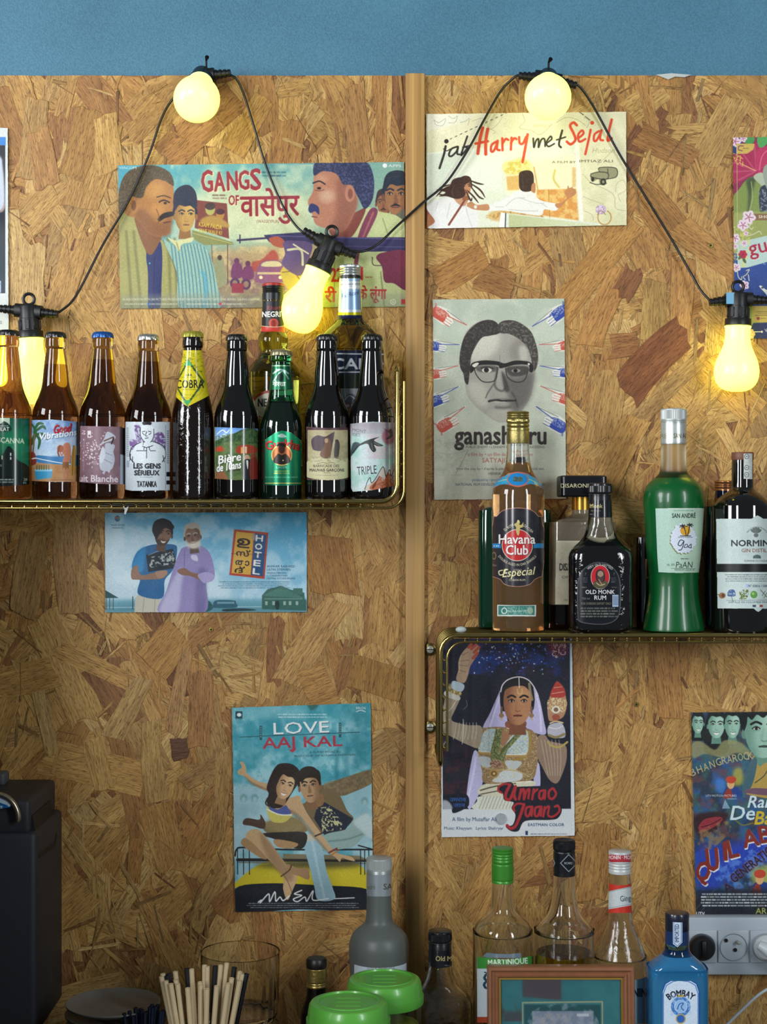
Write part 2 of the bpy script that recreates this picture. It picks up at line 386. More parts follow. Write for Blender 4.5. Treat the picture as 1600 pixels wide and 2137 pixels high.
# ================================================================== the setting
def wall_paint():
    m = bpy.data.materials.new('blue_wall_paint'); m.use_nodes = True; nt = m.node_tree; b = nt.nodes['Principled BSDF']
    tc = nt.nodes.new('ShaderNodeTexCoord'); n = nt.nodes.new('ShaderNodeTexNoise'); n.inputs['Scale'].default_value = 420; n.inputs['Detail'].default_value = 3
    n2 = nt.nodes.new('ShaderNodeTexNoise'); n2.inputs['Scale'].default_value = 7
    cr = nt.nodes.new('ShaderNodeValToRGB'); cr.color_ramp.elements[0].color = lin('35627a'); cr.color_ramp.elements[1].color = lin('4c8199')
    cr.color_ramp.elements[0].position = .3; cr.color_ramp.elements[1].position = .72
    ad = nt.nodes.new('ShaderNodeMix'); ad.inputs[0].default_value = .35
    bp = nt.nodes.new('ShaderNodeBump'); bp.inputs['Strength'].default_value = .45; bp.inputs['Distance'].default_value = .0012
    for q in (n, n2): nt.links.new(tc.outputs['Object'], q.inputs['Vector'])
    nt.links.new(n.outputs['Fac'], ad.inputs[2]); nt.links.new(n2.outputs['Fac'], ad.inputs[3]); nt.links.new(ad.outputs[0], cr.inputs[0])
    nt.links.new(cr.outputs[0], b.inputs['Base Color']); nt.links.new(n.outputs['Fac'], bp.inputs['Height']); nt.links.new(bp.outputs['Normal'], b.inputs['Normal'])
    b.inputs['Roughness'].default_value = .6; return m
BOARD_T = 0.016
wall = obj('wall_back', box_bm(-1.6, 1.6, BOARD_T, BOARD_T + .12, 0, 2.75), wall_paint(), smooth=False); tag(wall, kind='structure')
fl = obj('floor', box_bm(-1.6, 1.6, -2.6, BOARD_T + .12, -.06, 0), mat('floor_tile', '6b6259', .6, vary=.15), smooth=False); tag(fl, kind='structure')

# oriented strand board: pressed wood strands, each with its own grain direction and tone
def strand_material():
    m = bpy.data.materials.new('pressed_wood_strands'); m.use_nodes = True; nt = m.node_tree; b = nt.nodes['Principled BSDF']; N, L = nt.nodes.new, nt.links.new
    g = N('ShaderNodeAttribute'); g.attribute_name = 'grain'; c = N('ShaderNodeAttribute'); c.attribute_name = 'tone'
    def noise(sx, sy, det, dist=0.0):
        v = N('ShaderNodeVectorMath'); v.operation = 'MULTIPLY'; v.inputs[1].default_value = (sx, sy, 1); L(g.outputs['Vector'], v.inputs[0])
        n = N('ShaderNodeTexNoise'); n.inputs['Scale'].default_value = 1; n.inputs['Detail'].default_value = det; n.inputs['Distortion'].default_value = dist
        L(v.outputs[0], n.inputs['Vector']); return n
    def ramp(n, a, z, lo, hi):
        r = N('ShaderNodeMapRange'); r.inputs[1].default_value = a; r.inputs[2].default_value = z; r.inputs[3].default_value = lo; r.inputs[4].default_value = hi
        L(n.outputs['Fac'], r.inputs[0]); return r
    n1, n2, n3 = noise(30, 520, 5, .7), noise(130, 820, 2, .3), noise(14, 50, 4, 1.2)
    r1, r2, r3 = ramp(n1, .3, .68, .6, 1.18), ramp(n2, .36, .45, .46, 1.0), ramp(n3, .28, .72, .74, 1.16)
    def mul(x, y):
        q = N('ShaderNodeMath'); q.operation = 'MULTIPLY'; L(x.outputs[0], q.inputs[0]); L(y.outputs[0], q.inputs[1]); return q
    t = mul(mul(r1, r2), r3)
    gm = N('ShaderNodeGamma'); gm.inputs[0].default_value = (.9, .8, .7, 1)
    # darker fibres are also redder: raise the tone to a power per channel
    sep = N('ShaderNodeCombineColor')
    for i, e in enumerate((.84, 1.0, 1.14)):
        pw = N('ShaderNodeMath'); pw.operation = 'POWER'; pw.inputs[1].default_value = e; L(t.outputs[0], pw.inputs[0]); L(pw.outputs[0], sep.inputs[i])
    mx = N('ShaderNodeMix'); mx.data_type = 'RGBA'; mx.blend_type = 'MULTIPLY'; mx.inputs[0].default_value = 1; mx.clamp_result = False
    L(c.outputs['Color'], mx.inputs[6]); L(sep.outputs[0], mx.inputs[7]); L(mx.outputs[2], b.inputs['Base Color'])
    nt.nodes.remove(gm)
    bp = N('ShaderNodeBump'); bp.inputs['Strength'].default_value = .35; bp.inputs['Distance'].default_value = .0006
    L(t.outputs[0], bp.inputs['Height']); L(bp.outputs['Normal'], b.inputs['Normal'])
    b.inputs['Roughness'].default_value = .5; b.inputs['Specular IOR Level'].default_value = .35
    return m
STRAND = strand_material()
TONES = [[q / 255.0 for q in t] for t in ((194, 150, 84), (200, 158, 92), (182, 135, 74), (187, 144, 80), (205, 166, 102), (174, 126, 68), (194, 152, 86), (208, 171, 108), (164, 117, 66), (149, 103, 60), (130, 84, 50), (183, 141, 81), (201, 160, 94), (176, 138, 82))]
WT = [9, 9, 9, 9, 5, 8, 8, 3, 5, 3, 1.2, 8, 7, 7]
def strand_board(name, x0, x1, z0, z1, seed, special=()):
    g = random.Random(seed); V, Fc, G, C = [], [], [], []
    def strand(cx, cz, ln, wd, ang, tone, y, ragged=.05):
        ca, sa = math.cos(ang), math.sin(ang); k = 5; ring = []
        tp = g.uniform(-.12, .12); sk = g.uniform(-.14, .14) * wd; cv = g.uniform(-.05, .05) * min(ln, wd * 2.5)
        for i in range(k): s_ = -1 + 2 * i / (k - 1); ring.append((-ln / 2 + g.uniform(-1, 1) * ln * ragged + sk * s_, s_ * wd / 2 * (1 - tp)))
        for i in range(1, 4): f = -1 + 2 * i / 4; ring.append((f * ln / 2 + sk * (1 - abs(f)), wd / 2 * (1 + tp * f) + g.uniform(-.03, .03) * wd))
        for i in range(k): s_ = 1 - 2 * i / (k - 1); ring.append((ln / 2 + g.uniform(-1, 1) * ln * ragged + sk * s_, s_ * wd / 2 * (1 + tp)))
        for i in range(1, 4): f = 1 - 2 * i / 4; ring.append((f * ln / 2 + sk * (1 - abs(f)), -wd / 2 * (1 + tp * f) + g.uniform(-.03, .03) * wd))
        n = len(ring); b0 = len(V); ou, ov, ow = g.uniform(0, 60), g.uniform(0, 60), g.uniform(0, 60)
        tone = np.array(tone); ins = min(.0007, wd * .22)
        for rr, dy, dk in ((0, .00022, .72), (1, 0, 1.0)):  # outer ring tinted darker: shadow lines between strands put into the colour
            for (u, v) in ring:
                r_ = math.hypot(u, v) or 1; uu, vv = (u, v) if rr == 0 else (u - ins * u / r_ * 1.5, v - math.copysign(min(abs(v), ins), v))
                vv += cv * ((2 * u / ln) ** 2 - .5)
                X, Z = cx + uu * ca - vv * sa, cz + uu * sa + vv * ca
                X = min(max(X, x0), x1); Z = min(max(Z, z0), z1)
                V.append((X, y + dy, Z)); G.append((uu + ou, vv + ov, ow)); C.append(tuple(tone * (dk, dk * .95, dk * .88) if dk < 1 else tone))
        for i in range(n): Fc.append((b0 + i, b0 + (i + 1) % n, b0 + n + (i + 1) % n, b0 + n + i))
        Fc.append(tuple(b0 + n + i for i in range(n)))
    # the board behind the face strands
    for q in ((x0, 0, z0), (x1, 0, z0), (x1, 0, z1), (x0, 0, z1), (x0, BOARD_T, z0), (x1, BOARD_T, z0), (x1, BOARD_T, z1), (x0, BOARD_T, z1)):
        V.append(q); G.append((q[2], q[0], 1)); C.append(lin('8f6238')[:3])
    Fc += [(0, 1, 2, 3), (3, 2, 6, 7), (0, 3, 7, 4), (1, 5, 6, 2), (4, 5, 1, 0), (5, 4, 7, 6)]
    ar = (x1 - x0) * (z1 - z0); y = -.0001; jobs = []
    for ly in range(9):
        for i in range(int(ar * (150 if ly < 6 else 75))):
            jobs.append((ly, g.uniform(.06, .16), g.uniform(.016, .052)))
        for i in range(int(ar * (300 if ly < 6 else 330))):
            jobs.append((ly, g.uniform(.012, .06), g.uniform(.0009, .006)))
    for j, (ly, ln, wd) in enumerate(jobs):
        a = g.gauss(math.pi / 2, .55) if g.random() < .8 else g.uniform(0, math.pi)
        t = np.array(lin(g.choices(TONES, WT)[0])[:3]) * g.uniform(.9, 1.06)
        if wd < .009: t = t * g.choice((.62, .72, .8, .9, 1, 1.05))
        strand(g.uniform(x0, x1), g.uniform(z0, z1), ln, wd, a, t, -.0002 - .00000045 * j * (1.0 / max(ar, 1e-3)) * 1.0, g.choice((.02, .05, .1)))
    for nsp, (px, py, lpx, wpx, ang, tone, rg) in enumerate(special):
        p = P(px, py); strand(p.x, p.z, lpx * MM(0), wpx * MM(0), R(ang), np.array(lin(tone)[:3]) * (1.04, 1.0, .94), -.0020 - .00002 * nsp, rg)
    m = bpy.data.meshes.new(name); m.from_pydata(V, [], Fc); m.update()
    a1 = m.attributes.new('grain', 'FLOAT_VECTOR', 'POINT'); a1.data.foreach_set('vector', np.array(G, np.float32).ravel())
    a2 = m.color_attributes.new('tone', 'FLOAT_COLOR', 'POINT'); a2.data.foreach_set('color', np.hstack([np.array(C), np.ones((len(C), 1))]).astype(np.float32).ravel())
    return tag(obj(name, m, STRAND, smooth=False), kind='structure')
TOPZ = P(0, 158).z; BOTZ = .90
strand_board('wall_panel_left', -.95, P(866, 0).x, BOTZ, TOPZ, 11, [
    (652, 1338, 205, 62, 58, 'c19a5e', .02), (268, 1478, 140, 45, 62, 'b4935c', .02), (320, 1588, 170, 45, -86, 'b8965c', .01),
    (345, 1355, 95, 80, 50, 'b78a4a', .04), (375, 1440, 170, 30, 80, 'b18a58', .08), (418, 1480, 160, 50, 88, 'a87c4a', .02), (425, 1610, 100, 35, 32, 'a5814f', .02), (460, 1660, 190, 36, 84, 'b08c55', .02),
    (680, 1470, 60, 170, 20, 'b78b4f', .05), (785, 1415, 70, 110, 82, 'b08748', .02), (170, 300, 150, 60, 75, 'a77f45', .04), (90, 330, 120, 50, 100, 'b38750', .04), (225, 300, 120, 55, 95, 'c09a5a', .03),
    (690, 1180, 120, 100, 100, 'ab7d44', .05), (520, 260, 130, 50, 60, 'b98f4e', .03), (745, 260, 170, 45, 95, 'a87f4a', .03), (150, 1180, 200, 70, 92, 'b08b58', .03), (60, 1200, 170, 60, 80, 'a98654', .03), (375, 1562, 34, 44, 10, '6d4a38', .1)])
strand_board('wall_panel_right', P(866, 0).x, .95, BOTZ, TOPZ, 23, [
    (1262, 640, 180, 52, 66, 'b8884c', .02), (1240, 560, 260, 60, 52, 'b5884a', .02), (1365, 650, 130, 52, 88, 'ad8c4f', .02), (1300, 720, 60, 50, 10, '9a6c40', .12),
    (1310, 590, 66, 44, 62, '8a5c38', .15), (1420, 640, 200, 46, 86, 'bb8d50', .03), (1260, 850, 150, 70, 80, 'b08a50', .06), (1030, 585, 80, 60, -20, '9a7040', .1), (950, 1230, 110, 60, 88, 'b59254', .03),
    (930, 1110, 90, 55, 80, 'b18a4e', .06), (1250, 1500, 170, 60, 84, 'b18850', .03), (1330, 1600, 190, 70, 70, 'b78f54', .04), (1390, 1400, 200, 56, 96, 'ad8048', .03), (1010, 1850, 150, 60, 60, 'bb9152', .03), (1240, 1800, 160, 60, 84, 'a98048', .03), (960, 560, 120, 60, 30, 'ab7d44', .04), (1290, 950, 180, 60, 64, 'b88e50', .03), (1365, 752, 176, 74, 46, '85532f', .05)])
# the upright pine batten over the joint
def pine():
    m = bpy.data.materials.new('pine_batten'); m.use_nodes = True; nt = m.node_tree; b = nt.nodes['Principled BSDF']; N, L = nt.nodes.new, nt.links.new
    tc = N('ShaderNodeTexCoord'); mp = N('ShaderNodeMapping'); mp.inputs['Scale'].default_value = (130, 40, 2.2); n = N('ShaderNodeTexNoise'); n.inputs['Scale'].default_value = 1; n.inputs['Detail'].default_value = 5; n.inputs['Distortion'].default_value = .5
    cr = N('ShaderNodeValToRGB'); e = cr.color_ramp.elements; e[0].position = .28; e[0].color = lin('946c3c'); e[1].position = .7; e[1].color = lin('c09858')
    k = N('ShaderNodeTexVoronoi'); k.inputs['Scale'].default_value = 6; km = N('ShaderNodeMapRange'); km.inputs[1].default_value = .02; km.inputs[2].default_value = .07; km.inputs[3].default_value = .5; km.inputs[4].default_value = 1
    mx = N('ShaderNodeMix'); mx.data_type = 'RGBA'; mx.blend_type = 'MULTIPLY'; mx.inputs[0].default_value = 1
    L(tc.outputs['Object'], mp.inputs[0]); L(mp.outputs[0], n.inputs['Vector']); L(n.outputs['Fac'], cr.inputs[0]); L(tc.outputs['Object'], k.inputs['Vector']); L(k.outputs['Distance'], km.inputs[0])
    L(cr.outputs[0], mx.inputs[6]); L(km.outputs[0], mx.inputs[7]); L(mx.outputs[2], b.inputs['Base Color']); b.inputs['Roughness'].default_value = .5; return m
a, b_ = P(846, 0, -.014).x, P(886, 0, -.014).x
tag(obj('trim_1', box_bm(a, b_, -.014, -.0005, BOTZ, TOPZ, .0015), pine()), kind='structure')
# ================================================================== film posters: generic printed pictures and their lettering
def art_gangs():
    A = Art(240, 325, 852, 650, '9aa58a', 1.15, (240, 320, 2.58)); B = (10, 40, 1570, 840)
    A.grad([(0, 30), (1580, 30), (1580, 850), (0, 850)], '3f93ad', 'b3ad74', 62)
    A.poly('420,230 640,160 900,200 1060,230 1060,430 860,470 640,480 430,380', 'c3c79d', soft=40, a=.9)
    A.noise('d5d6b0', 90, .5, 4, [(300, 60), (1100, 60), (1100, 480), (300, 480)], .55, 4, 0)
    A.grad([(520, 520), (1100, 480), (1100, 850), (330, 850)], 'b08f63', '7d6a58', 90, a=.95, soft=20)
    A.noise('6b4a5c', 40, .5, 9, [(520, 560), (1080, 560), (1080, 840), (520, 840)], .58, 6, 0)
    A.noise('c9b07a', 34, .6, 19, [(520, 500), (1080, 500), (1080, 840), (520, 840)], .6, 6, 0)
    # street behind: hoarding, shack, riders, car
    A.poly([(442, 252), (602, 270), (614, 460), (428, 402)], '73362f', 0); A.ell(512, 300, 26, 34, 'a5a055'); A.ell(512, 285, 28, 20, '3a2a2a'); A.ell(566, 330, 22, 28, 'a8752f'); A.ell(566, 314, 24, 16, '40202a'); A.poly('470,350 530,335 600,370 605,400 470,375', 'a8823a', soft=4)
    A.text('KSAM PAIDA', 450, 392, 24, 'd9c33a', w=125, bold=.02, rot=9); A.text('KRNE WALE KI', 446, 424, 22, 'd9c33a', w=128, bold=.02, rot=7)
    A.poly([(414, 412), (632, 478), (640, 492), (480, 494), (414, 458)], '7f8148', 0); A.line([(420, 430), (630, 486)], 3, 'b5b070', 0); A.line([(606, 490), (606, 700)], 5, '5a4038', 0); A.line([(520, 492), (525, 600)], 4, '6a5038', 0)
    A.poly('535,580 575,550 590,620 600,700 530,720', '8b8a66'); A.ell(563, 562, 12, 14, '4a3028')
    for x, y, h in ((655, 580, 120), (715, 595, 110)):
        A.ell(x, y, 14, 17, '5c2a4c'); A.poly([(x - 22, y + 20), (x + 22, y + 16), (x + 30, y + h * .7), (x - 28, y + h * .75)], '6a2f58'); A.ell(x - 10, y + h, 26, 30, '502a50'); A.ell(x - 10, y + h, 14, 17, '8a6a5a')
    A.rect(628, 700, 692, 752, '8a2a3c'); A.poly('735,590 790,570 850,520 880,560 860,600 760,640', '9a3a30', soft=3, a=.9)
    A.poly('770,610 800,580 880,578 905,612 915,640 912,690 765,696 760,640', '7a4668'); A.poly('790,608 808,584 876,582 892,608', 'bcae86'); A.rect(765, 640, 912, 652, 'b9a37c'); A.ell(785, 668, 10, 9, 'd8c89a'); A.ell(890, 668, 10, 9, 'd8c89a')
    A.poly('890,640 940,590 1010,620 1050,700 1010,760 930,730', 'ab953f'); A.line('900,640 960,640 1000,690', 5, '6a4a2a')
    # left figure in a shawl
    A.poly('22,310 70,300 140,400 240,455 300,560 350,690 356,840 26,845', '9c9659')
    for i, (a, b) in enumerate(((60, 90), (100, 140), (285, 300), (320, 335))): A.line([(a, 420 + 40 * (i > 1)), ((a + b) / 2, 620), (b, 830)], 15, '6b6a3c', a=.7, soft=3)
    A.line('130,420 175,560 180,830', 6, '55462f'); A.line('262,470 330,640 348,830', 7, '5a5238')
    A.poly('168,545 205,500 240,470 254,540 250,700 240,840 182,840 178,650', '222a5e'); A.line('212,560 206,830', 4, '151a40'); A.ell(186, 592, 5, 5, '3fa0b0')
    A.poly('110,330 240,440 238,480 186,548 130,440', '7c4f30')
    A.poly('28,250 48,140 110,85 200,68 280,100 312,165 318,235 334,300 310,318 312,350 300,390 292,430 240,448 180,430 110,350 60,330', 'a26d3b')
    A.poly('150,300 240,380 300,330 300,430 240,450 170,430 110,340', '7d4e2c', soft=9, a=.85); A.ell(215, 200, 55, 45, 'bd8848', soft=16, a=.8); A.ell(230, 300, 40, 34, 'bd8549', soft=12, a=.8)
    A.poly('22,330 18,220 50,120 120,74 215,66 296,105 316,175 270,150 215,140 170,180 150,235 122,240 80,235 60,300', '473a2a'); A.noise('6d5c40', 5, .6, 3, '22,330 18,220 50,120 120,74 215,66 296,105 316,175 270,150 215,140 170,180 150,235 122,240 80,235 60,300', .55, 8)
    A.ell(98, 278, 27, 46, 'a8743f'); A.ell(100, 280, 14, 28, '7a4c2a'); A.poly('230,352 262,322 308,314 316,334 268,350 240,366', '1e1616'); A.line('238,262 262,252 292,264', 8, '2a1c16'); A.ell(270, 268, 9, 6, '1c1210'); A.line('225,236 262,228 298,240', 6, '3a281c'); A.line('262,374 296,368', 6, '4a241c'); A.line('222,300 236,340 232,380', 4, '6d432a')
    # second figure, striped shirt
    A.face(376, 335, 58, 84, 'b58c48', '8a5f30', '1c2138', turn=.45, lit='c9a45e', hairtop=.38, smile=0); A.poly('316,290 318,215 352,178 400,172 436,214 440,290 410,252 350,262', '1c2138')
    A.poly('262,470 330,500 450,488 512,552 548,700 560,842 352,842 332,640', '8fb0a0')
    old = A.clip; A.clip = A.shape('262,470 330,500 450,488 512,552 548,700 560,842 352,842 332,640')
    for i in range(13): A.line([(300 + i * 17, 470), (318 + i * 19, 640), (330 + i * 20, 850)], 6, '3c7488', a=.85)
    A.line('470,640 490,700 480,840', 18, '4d9bb4', a=.8, soft=3); A.clip = old
    A.poly('282,452 330,470 420,452 408,478 360,490 346,530 326,500', 'c8c690'); A.line('330,480 346,526', 4, '7d7a4a')
    # right figure, shirt with a patterned placket, and the men behind
    A.face(1450, 270, 42, 62, '8d5a3c', '6a3c2c', '33242a', turn=-.5, hairtop=.4, mous='241a1e'); A.face(1520, 228, 72, 104, '92623f', '6a4030', '1a2434', turn=-.5, hairtop=.3, mous='1c1a20')
    A.poly('1450,360 1510,330 1575,300 1575,420 1480,400', '5a5a4a')
    A.poly('1240,420 1290,380 1350,296 1410,310 1570,398 1575,845 1130,845 1170,560', 'b3bb84'); A.poly('1370,304 1414,318 1350,458 1320,520 1300,640 1284,640 1304,458', '74324a'); A.line('1390,318 1335,450', 10, 'a05f58', a=.8)
    A.line('1440,350 1480,470', 5, '7f8a58'); A.line('1180,580 1180,830', 6, '8b9468'); A.line('1430,640 1450,830', 8, '84885a')
    A.poly('1160,392 1290,320 1350,300 1290,430 1230,470 1170,450', '74382f')
    A.poly('1078,96 1160,80 1240,120 1300,230 1290,320 1230,420 1150,408 1080,382 1062,330 1044,290 1040,252 1066,200', 'a96f56')
    A.poly('1200,130 1300,230 1290,320 1230,430 1150,408 1190,330', '86503f', soft=12, a=.85); A.ell(1140, 230, 44, 36, 'c29a80', soft=12, a=.9); A.ell(1110, 140, 34, 22, 'bc8a6c', soft=10, a=.8)
    A.poly('1068,72 1090,44 1180,40 1340,42 1390,120 1388,240 1345,300 1310,240 1268,172 1228,168 1190,110 1120,96 1072,120', '252a4a'); A.noise('4a5078', 7, .7, 5, '1068,72 1090,44 1340,42 1390,120 1388,240 1345,300 1310,240 1268,172 1228,168 1190,110 1120,96', .56, 8)
    A.ell(1264, 216, 27, 46, 'ab7058'); A.ell(1266, 218, 13, 28, '7c4438'); A.poly('1040,300 1056,270 1094,288 1098,330 1076,312 1052,322', '232a5c'); A.line('1066,160 1100,150 1130,166', 8, '2a1e28'); A.ell(1098, 188, 11, 7, '1e1418'); A.line('1060,340 1086,344', 6, '6a2c30'); A.line('1078,198 1102,202 1126,196', 3, '5a3028')
    # the rifle
    A.line([(660, 468), (830, 455)], 11, '32284a', 0); A.line([(672, 440), (672, 482)], 7, '32284a', 0); A.poly([(800, 440), (1010, 424), (1060, 444), (1240, 452), (1562, 452), (1562, 528), (1300, 530), (1200, 500), (1040, 486), (830, 478)], '2a2650', 0); A.line([(840, 444), (1560, 462)], 4, '57528a', 0); A.line([(1220, 500), (1560, 505)], 4, '4a4478', 0)
    A.poly('830,456 880,448 915,478 905,508 860,500 836,480', '9c4a36'); A.poly('905,480 960,470 1060,490 1030,600 990,660 900,600 915,540', '54406e'); A.line('930,520 1000,520 1010,600', 12, 'b8b49a'); A.line('960,490 1040,540', 8, 'c8c4a4')
    A.poly('1405,560 1450,532 1575,536 1575,730 1500,700 1450,690 1436,610', '68223c'); A.line('1385,560 1390,600 1440,604', 5, '4a3038')
    # lettering
    for dx, c in ((4, 'ded0a6'), (0, '8b2433')):
        for ch, x, y, h, w in (('G', 468, 206, 118, 58), ('A', 536, 204, 106, 56), ('N', 606, 198, 104, 54), ('G', 668, 194, 104, 54), ('S', 732, 196, 116, 54)): A.text(ch, x + dx, y + dx, h, c, w=w, bold=.045, rot=-2)
        A.text('OF', 612 + dx, 278 + dx, 54, c, w=54, bold=.04); A.text('वासेपुर', 676 + dx, 338 + dx, 118, c, w=316, bold=.035, rot=-1)
    A.text('(WASSEYPUR)', 762, 374, 17, '7a4a40', w=120, bold=.01); A.fine(785, 94, 928, 130, '2f5a66', 2, 3); A.fine(520, 218, 606, 250, '6a4a40', 2, 5)
    A.text('22', 1164, 690, 74, 'b0202c', w=56, bold=.05); A.text('री', 1130, 800, 66, 'b0202c', w=60, bold=.05); A.text('के लूंगा', 1312, 784, 58, 'a61f2b', w=148, bold=.045); A.text('1', 1322, 680, 70, 'b0202c', bold=.06); A.fine(1345, 660, 1390, 674, '8a3030', 1, 6)
    A.grad([(0, 760), (1580, 750), (1580, 860), (0, 860)], '8f9078', '4f5a5a', 90, a=.45, soft=10)
    A.text('IN ASSOCIATION WITH JAR PICTURES PRODUCED BY VIACOM MOTION PICTURES SUNIL BOHRA ANURAG KASHYAP', 42, 792, 13, 'd4d2bc', w=735); A.fine(46, 806, 340, 818, 'c8c8b4', 1, 7); A.fine(380, 806, 740, 818, 'c8c8b4', 1, 8)
    A.ell(180, 812, 7, 7, '3a6ab0'); A.ell(566, 810, 9, 8, 'b03a4a'); A.text('VIACOM', 22, 84, 14, 'd8dcd8', w=92, bold=.02); A.text('APPL', 1470, 74, 14, 'd8dcd8', w=76); A.ell(1452, 66, 12, 12, 'e0e4e0')
    A.line([(1496 + 13 * math.cos(t), 800 + 14 * math.sin(t)) for t in np.linspace(0, 6.28, 16)], 3, 'e0ddd0'); A.text('A', 1490, 807, 14, 'e0ddd0'); A.rect(1540, 786, 1562, 812, 'b03034')
    A.noise('d9d3a0', 3, .06, 6); A.noise('1a2030', 4, .06, 8, None, .5, 5); return A
poster('wide poster of moustached armed men with red Hindi title, above the beer bottles', art_gangs(),
       [(246, 345), (843, 338), (846, 640), (251, 644)], seed=1)

def art_harry():
    A = Art(885, 228, 1312, 482, 'd9cfa5', 1.3, (880, 220, 3.636)); A.grad(None, 'd8d2b4', 'c9c79c', 90); A.noise('e6dfc0', 120, .5, 2)
    # the printed map and the photo strip
    for l in ('380,120 470,100 520,180 600,110 600,60', '760,60 780,120 740,170 830,190 900,220 990,140', '1020,130 1100,90 1180,110 1240,150', '1220,520 1290,590 1400,640 1460,690 1470,780 1550,800', '1222,690 1290,720 1380,750', '1230,800 1290,830 1300,870', '1470,650 1480,590 1530,570 1550,640 1490,680 1510,730', '1250,170 1270,120 1230,90', '1440,350 1390,400 1330,450', '520,180 560,200 540,215'): A.line(l, 3, '8a7d5c', a=.75)
    A.text('Hudson', 1290, 360, 40, '9a8c64', shear=.3, a=.7); A.text('Germany', 840, 165, 26, 'b09a58', shear=.3, a=.6); A.text('i', 540, 200, 20, 'b09a58', a=.5)
    A.poly([(36, 70), (430, 66), (300, 140), (60, 190), (36, 200)], 'dcdac8', 0, .8); A.line('90,110 130,130 180,100 160,150 110,150 90,110', 3, '6a6a62', a=.7); A.line('200,80 240,100 270,80 250,130 200,130', 3, '6a6a62', a=.7); A.line('290,130 330,120 360,100 350,150', 3, '6a6a62', a=.7)
    A.poly([(36, 370), (380, 330), (700, 300), (1178, 262), (1225, 880), (1180, 900), (36, 935)], 'd6d9c4', 0)
    A.poly([(36, 362), (150, 350), (1180, 254), (1192, 262), (1226, 880), (1196, 872), (1160, 282), (40, 372)], 'e6e5d4', 0, .9)
    A.poly([(36, 370), (330, 330), (160, 560), (40, 720)], 'b9c2b2', 0, .6, 10); A.poly([(330, 330), (620, 320), (600, 640), (380, 640), (170, 640)], 'dfe2d2', 0, .8, 18)
    A.poly([(630, 450), (1150, 380), (1180, 880), (900, 840), (630, 640)], 'e4dcb4', 0, .85, 14); A.poly('612,470 640,430 700,420 740,400 810,430 830,500 760,520 650,520', 'c9b23c', soft=8, a=.8); A.noise('e8de9a', 22, .8, 3, '612,470 640,430 740,400 830,430 830,520 650,530', .5, 5)
    A.poly([(640, 540), (740, 530), (740, 640), (650, 645)], 'd3a558', 0, .9, 3); A.poly([(870, 640), (1170, 632), (1190, 872), (880, 830)], 'cf8f48', 0, 1, 3); A.noise('e0bd72', 30, .8, 7, [(870, 640), (1170, 632), (1190, 872), (880, 830)], .5, 5, 0); A.line([(960, 640), (970, 850)], 6, '9a6a30', 0, .7); A.line([(850, 470), (880, 640)], 12, 'c89a50', 0, .8); A.line('1010,490 1000,560 1040,620', 14, 'c2a93a', a=.7, soft=3); A.rect(1140, 470, 1168, 620, 'd0a868', .8, 3)
    A.poly('500,830 560,790 660,790 900,830 880,870 600,880 510,860', 'c9a05a', soft=6, a=.8); A.noise('a5702e', 14, .7, 12, '500,830 660,790 900,830 880,870 510,860', .52, 6)
    A.poly('36,790 60,800 110,880 190,935 36,940', '7a3a2c'); A.poly('50,820 90,860 120,930 40,930', 'a86a48', soft=3)
    # two figures seen from behind, in white shirts
    A.poly('40,790 60,740 150,710 240,690 350,690 380,740 420,800 400,935 60,935 100,880', 'dcdad6'); A.line('215,740 190,850', 5, 'a9a8a8', a=.7); A.line('330,740 345,820 380,920', 5, 'a9a8a8', a=.7); A.line('120,740 100,800', 6, 'b4b2b0', a=.7); A.poly('240,690 350,690 330,760 280,750', 'b98a68')
    A.line([(345, 690), (205, 905)], 16, '7a3e2c', 0)
    A.face(332, 620, 44, 66, 'b67f56', '8a5638', '3a241a', turn=.6, ears=0)
    A.poly('110,640 200,620 240,560 320,545 360,580 320,610 330,680 270,710 190,690 130,690 180,660', '38221a')
    for l in ('340,560 420,590 470,600', '350,580 440,640 480,700', '340,640 390,690 430,740', '330,640 370,720 380,700', '240,600 160,640 110,690', '260,640 180,680 120,670', '360,600 430,690 470,710', '220,600 150,620 120,650'): A.line(l, 13, '3a241a', taper=.85)
    A.line('250,600 230,650 240,690', 4, '7a523c', a=.7)
    A.poly('500,770 560,740 660,690 720,650 830,655 900,720 1020,745 1040,770 1010,800 930,790 890,835 640,800 510,800', 'dedcd8')
    for l in ('640,760 700,710 780,700', '740,700 860,740 930,740', '660,790 780,800 880,800', '900,740 950,770', '560,770 620,770'): A.line(l, 6, 'b3adac', a=.7)
    A.poly('340,760 370,730 420,755 500,750 505,795 410,792 370,780', 'b57f58'); A.ell(407, 770, 12, 14, 'd8d4c8'); A.line('345,745 385,735', 6, 'a56f4a'); A.poly('1010,750 1060,735 1100,700 1080,660 1120,625 1165,640 1160,680 1110,710 1040,780', 'b57a50')
    for l in ((1105, 655, 1110, 615), (1115, 655, 1140, 622), (1120, 665, 1162, 640), (1120, 678, 1168, 662)): A.line([l[:2], l[2:]], 10, 'b57a50', 0)
    A.poly('736,560 742,510 790,492 836,505 850,560 838,640 780,655 742,630', '36241c'); A.poly('835,600 860,590 860,660 830,650', 'b07850'); A.line('760,520 770,640', 4, '55392a', a=.7)
    A.poly([(600, 812), (1120, 872), (1400, 900), (1400, 935), (580, 930)], 'd2d6c6', 0); A.poly([(600, 812), (640, 818), (632, 930), (584, 930)], 'e6e6dc', 0); A.line([(636, 818), (632, 930)], 8, '1f2a34', 0); A.grad([(660, 826), (1120, 880), (1380, 910), (1380, 935), (660, 935)], 'b2b98a', 'cfd2b4', 0)
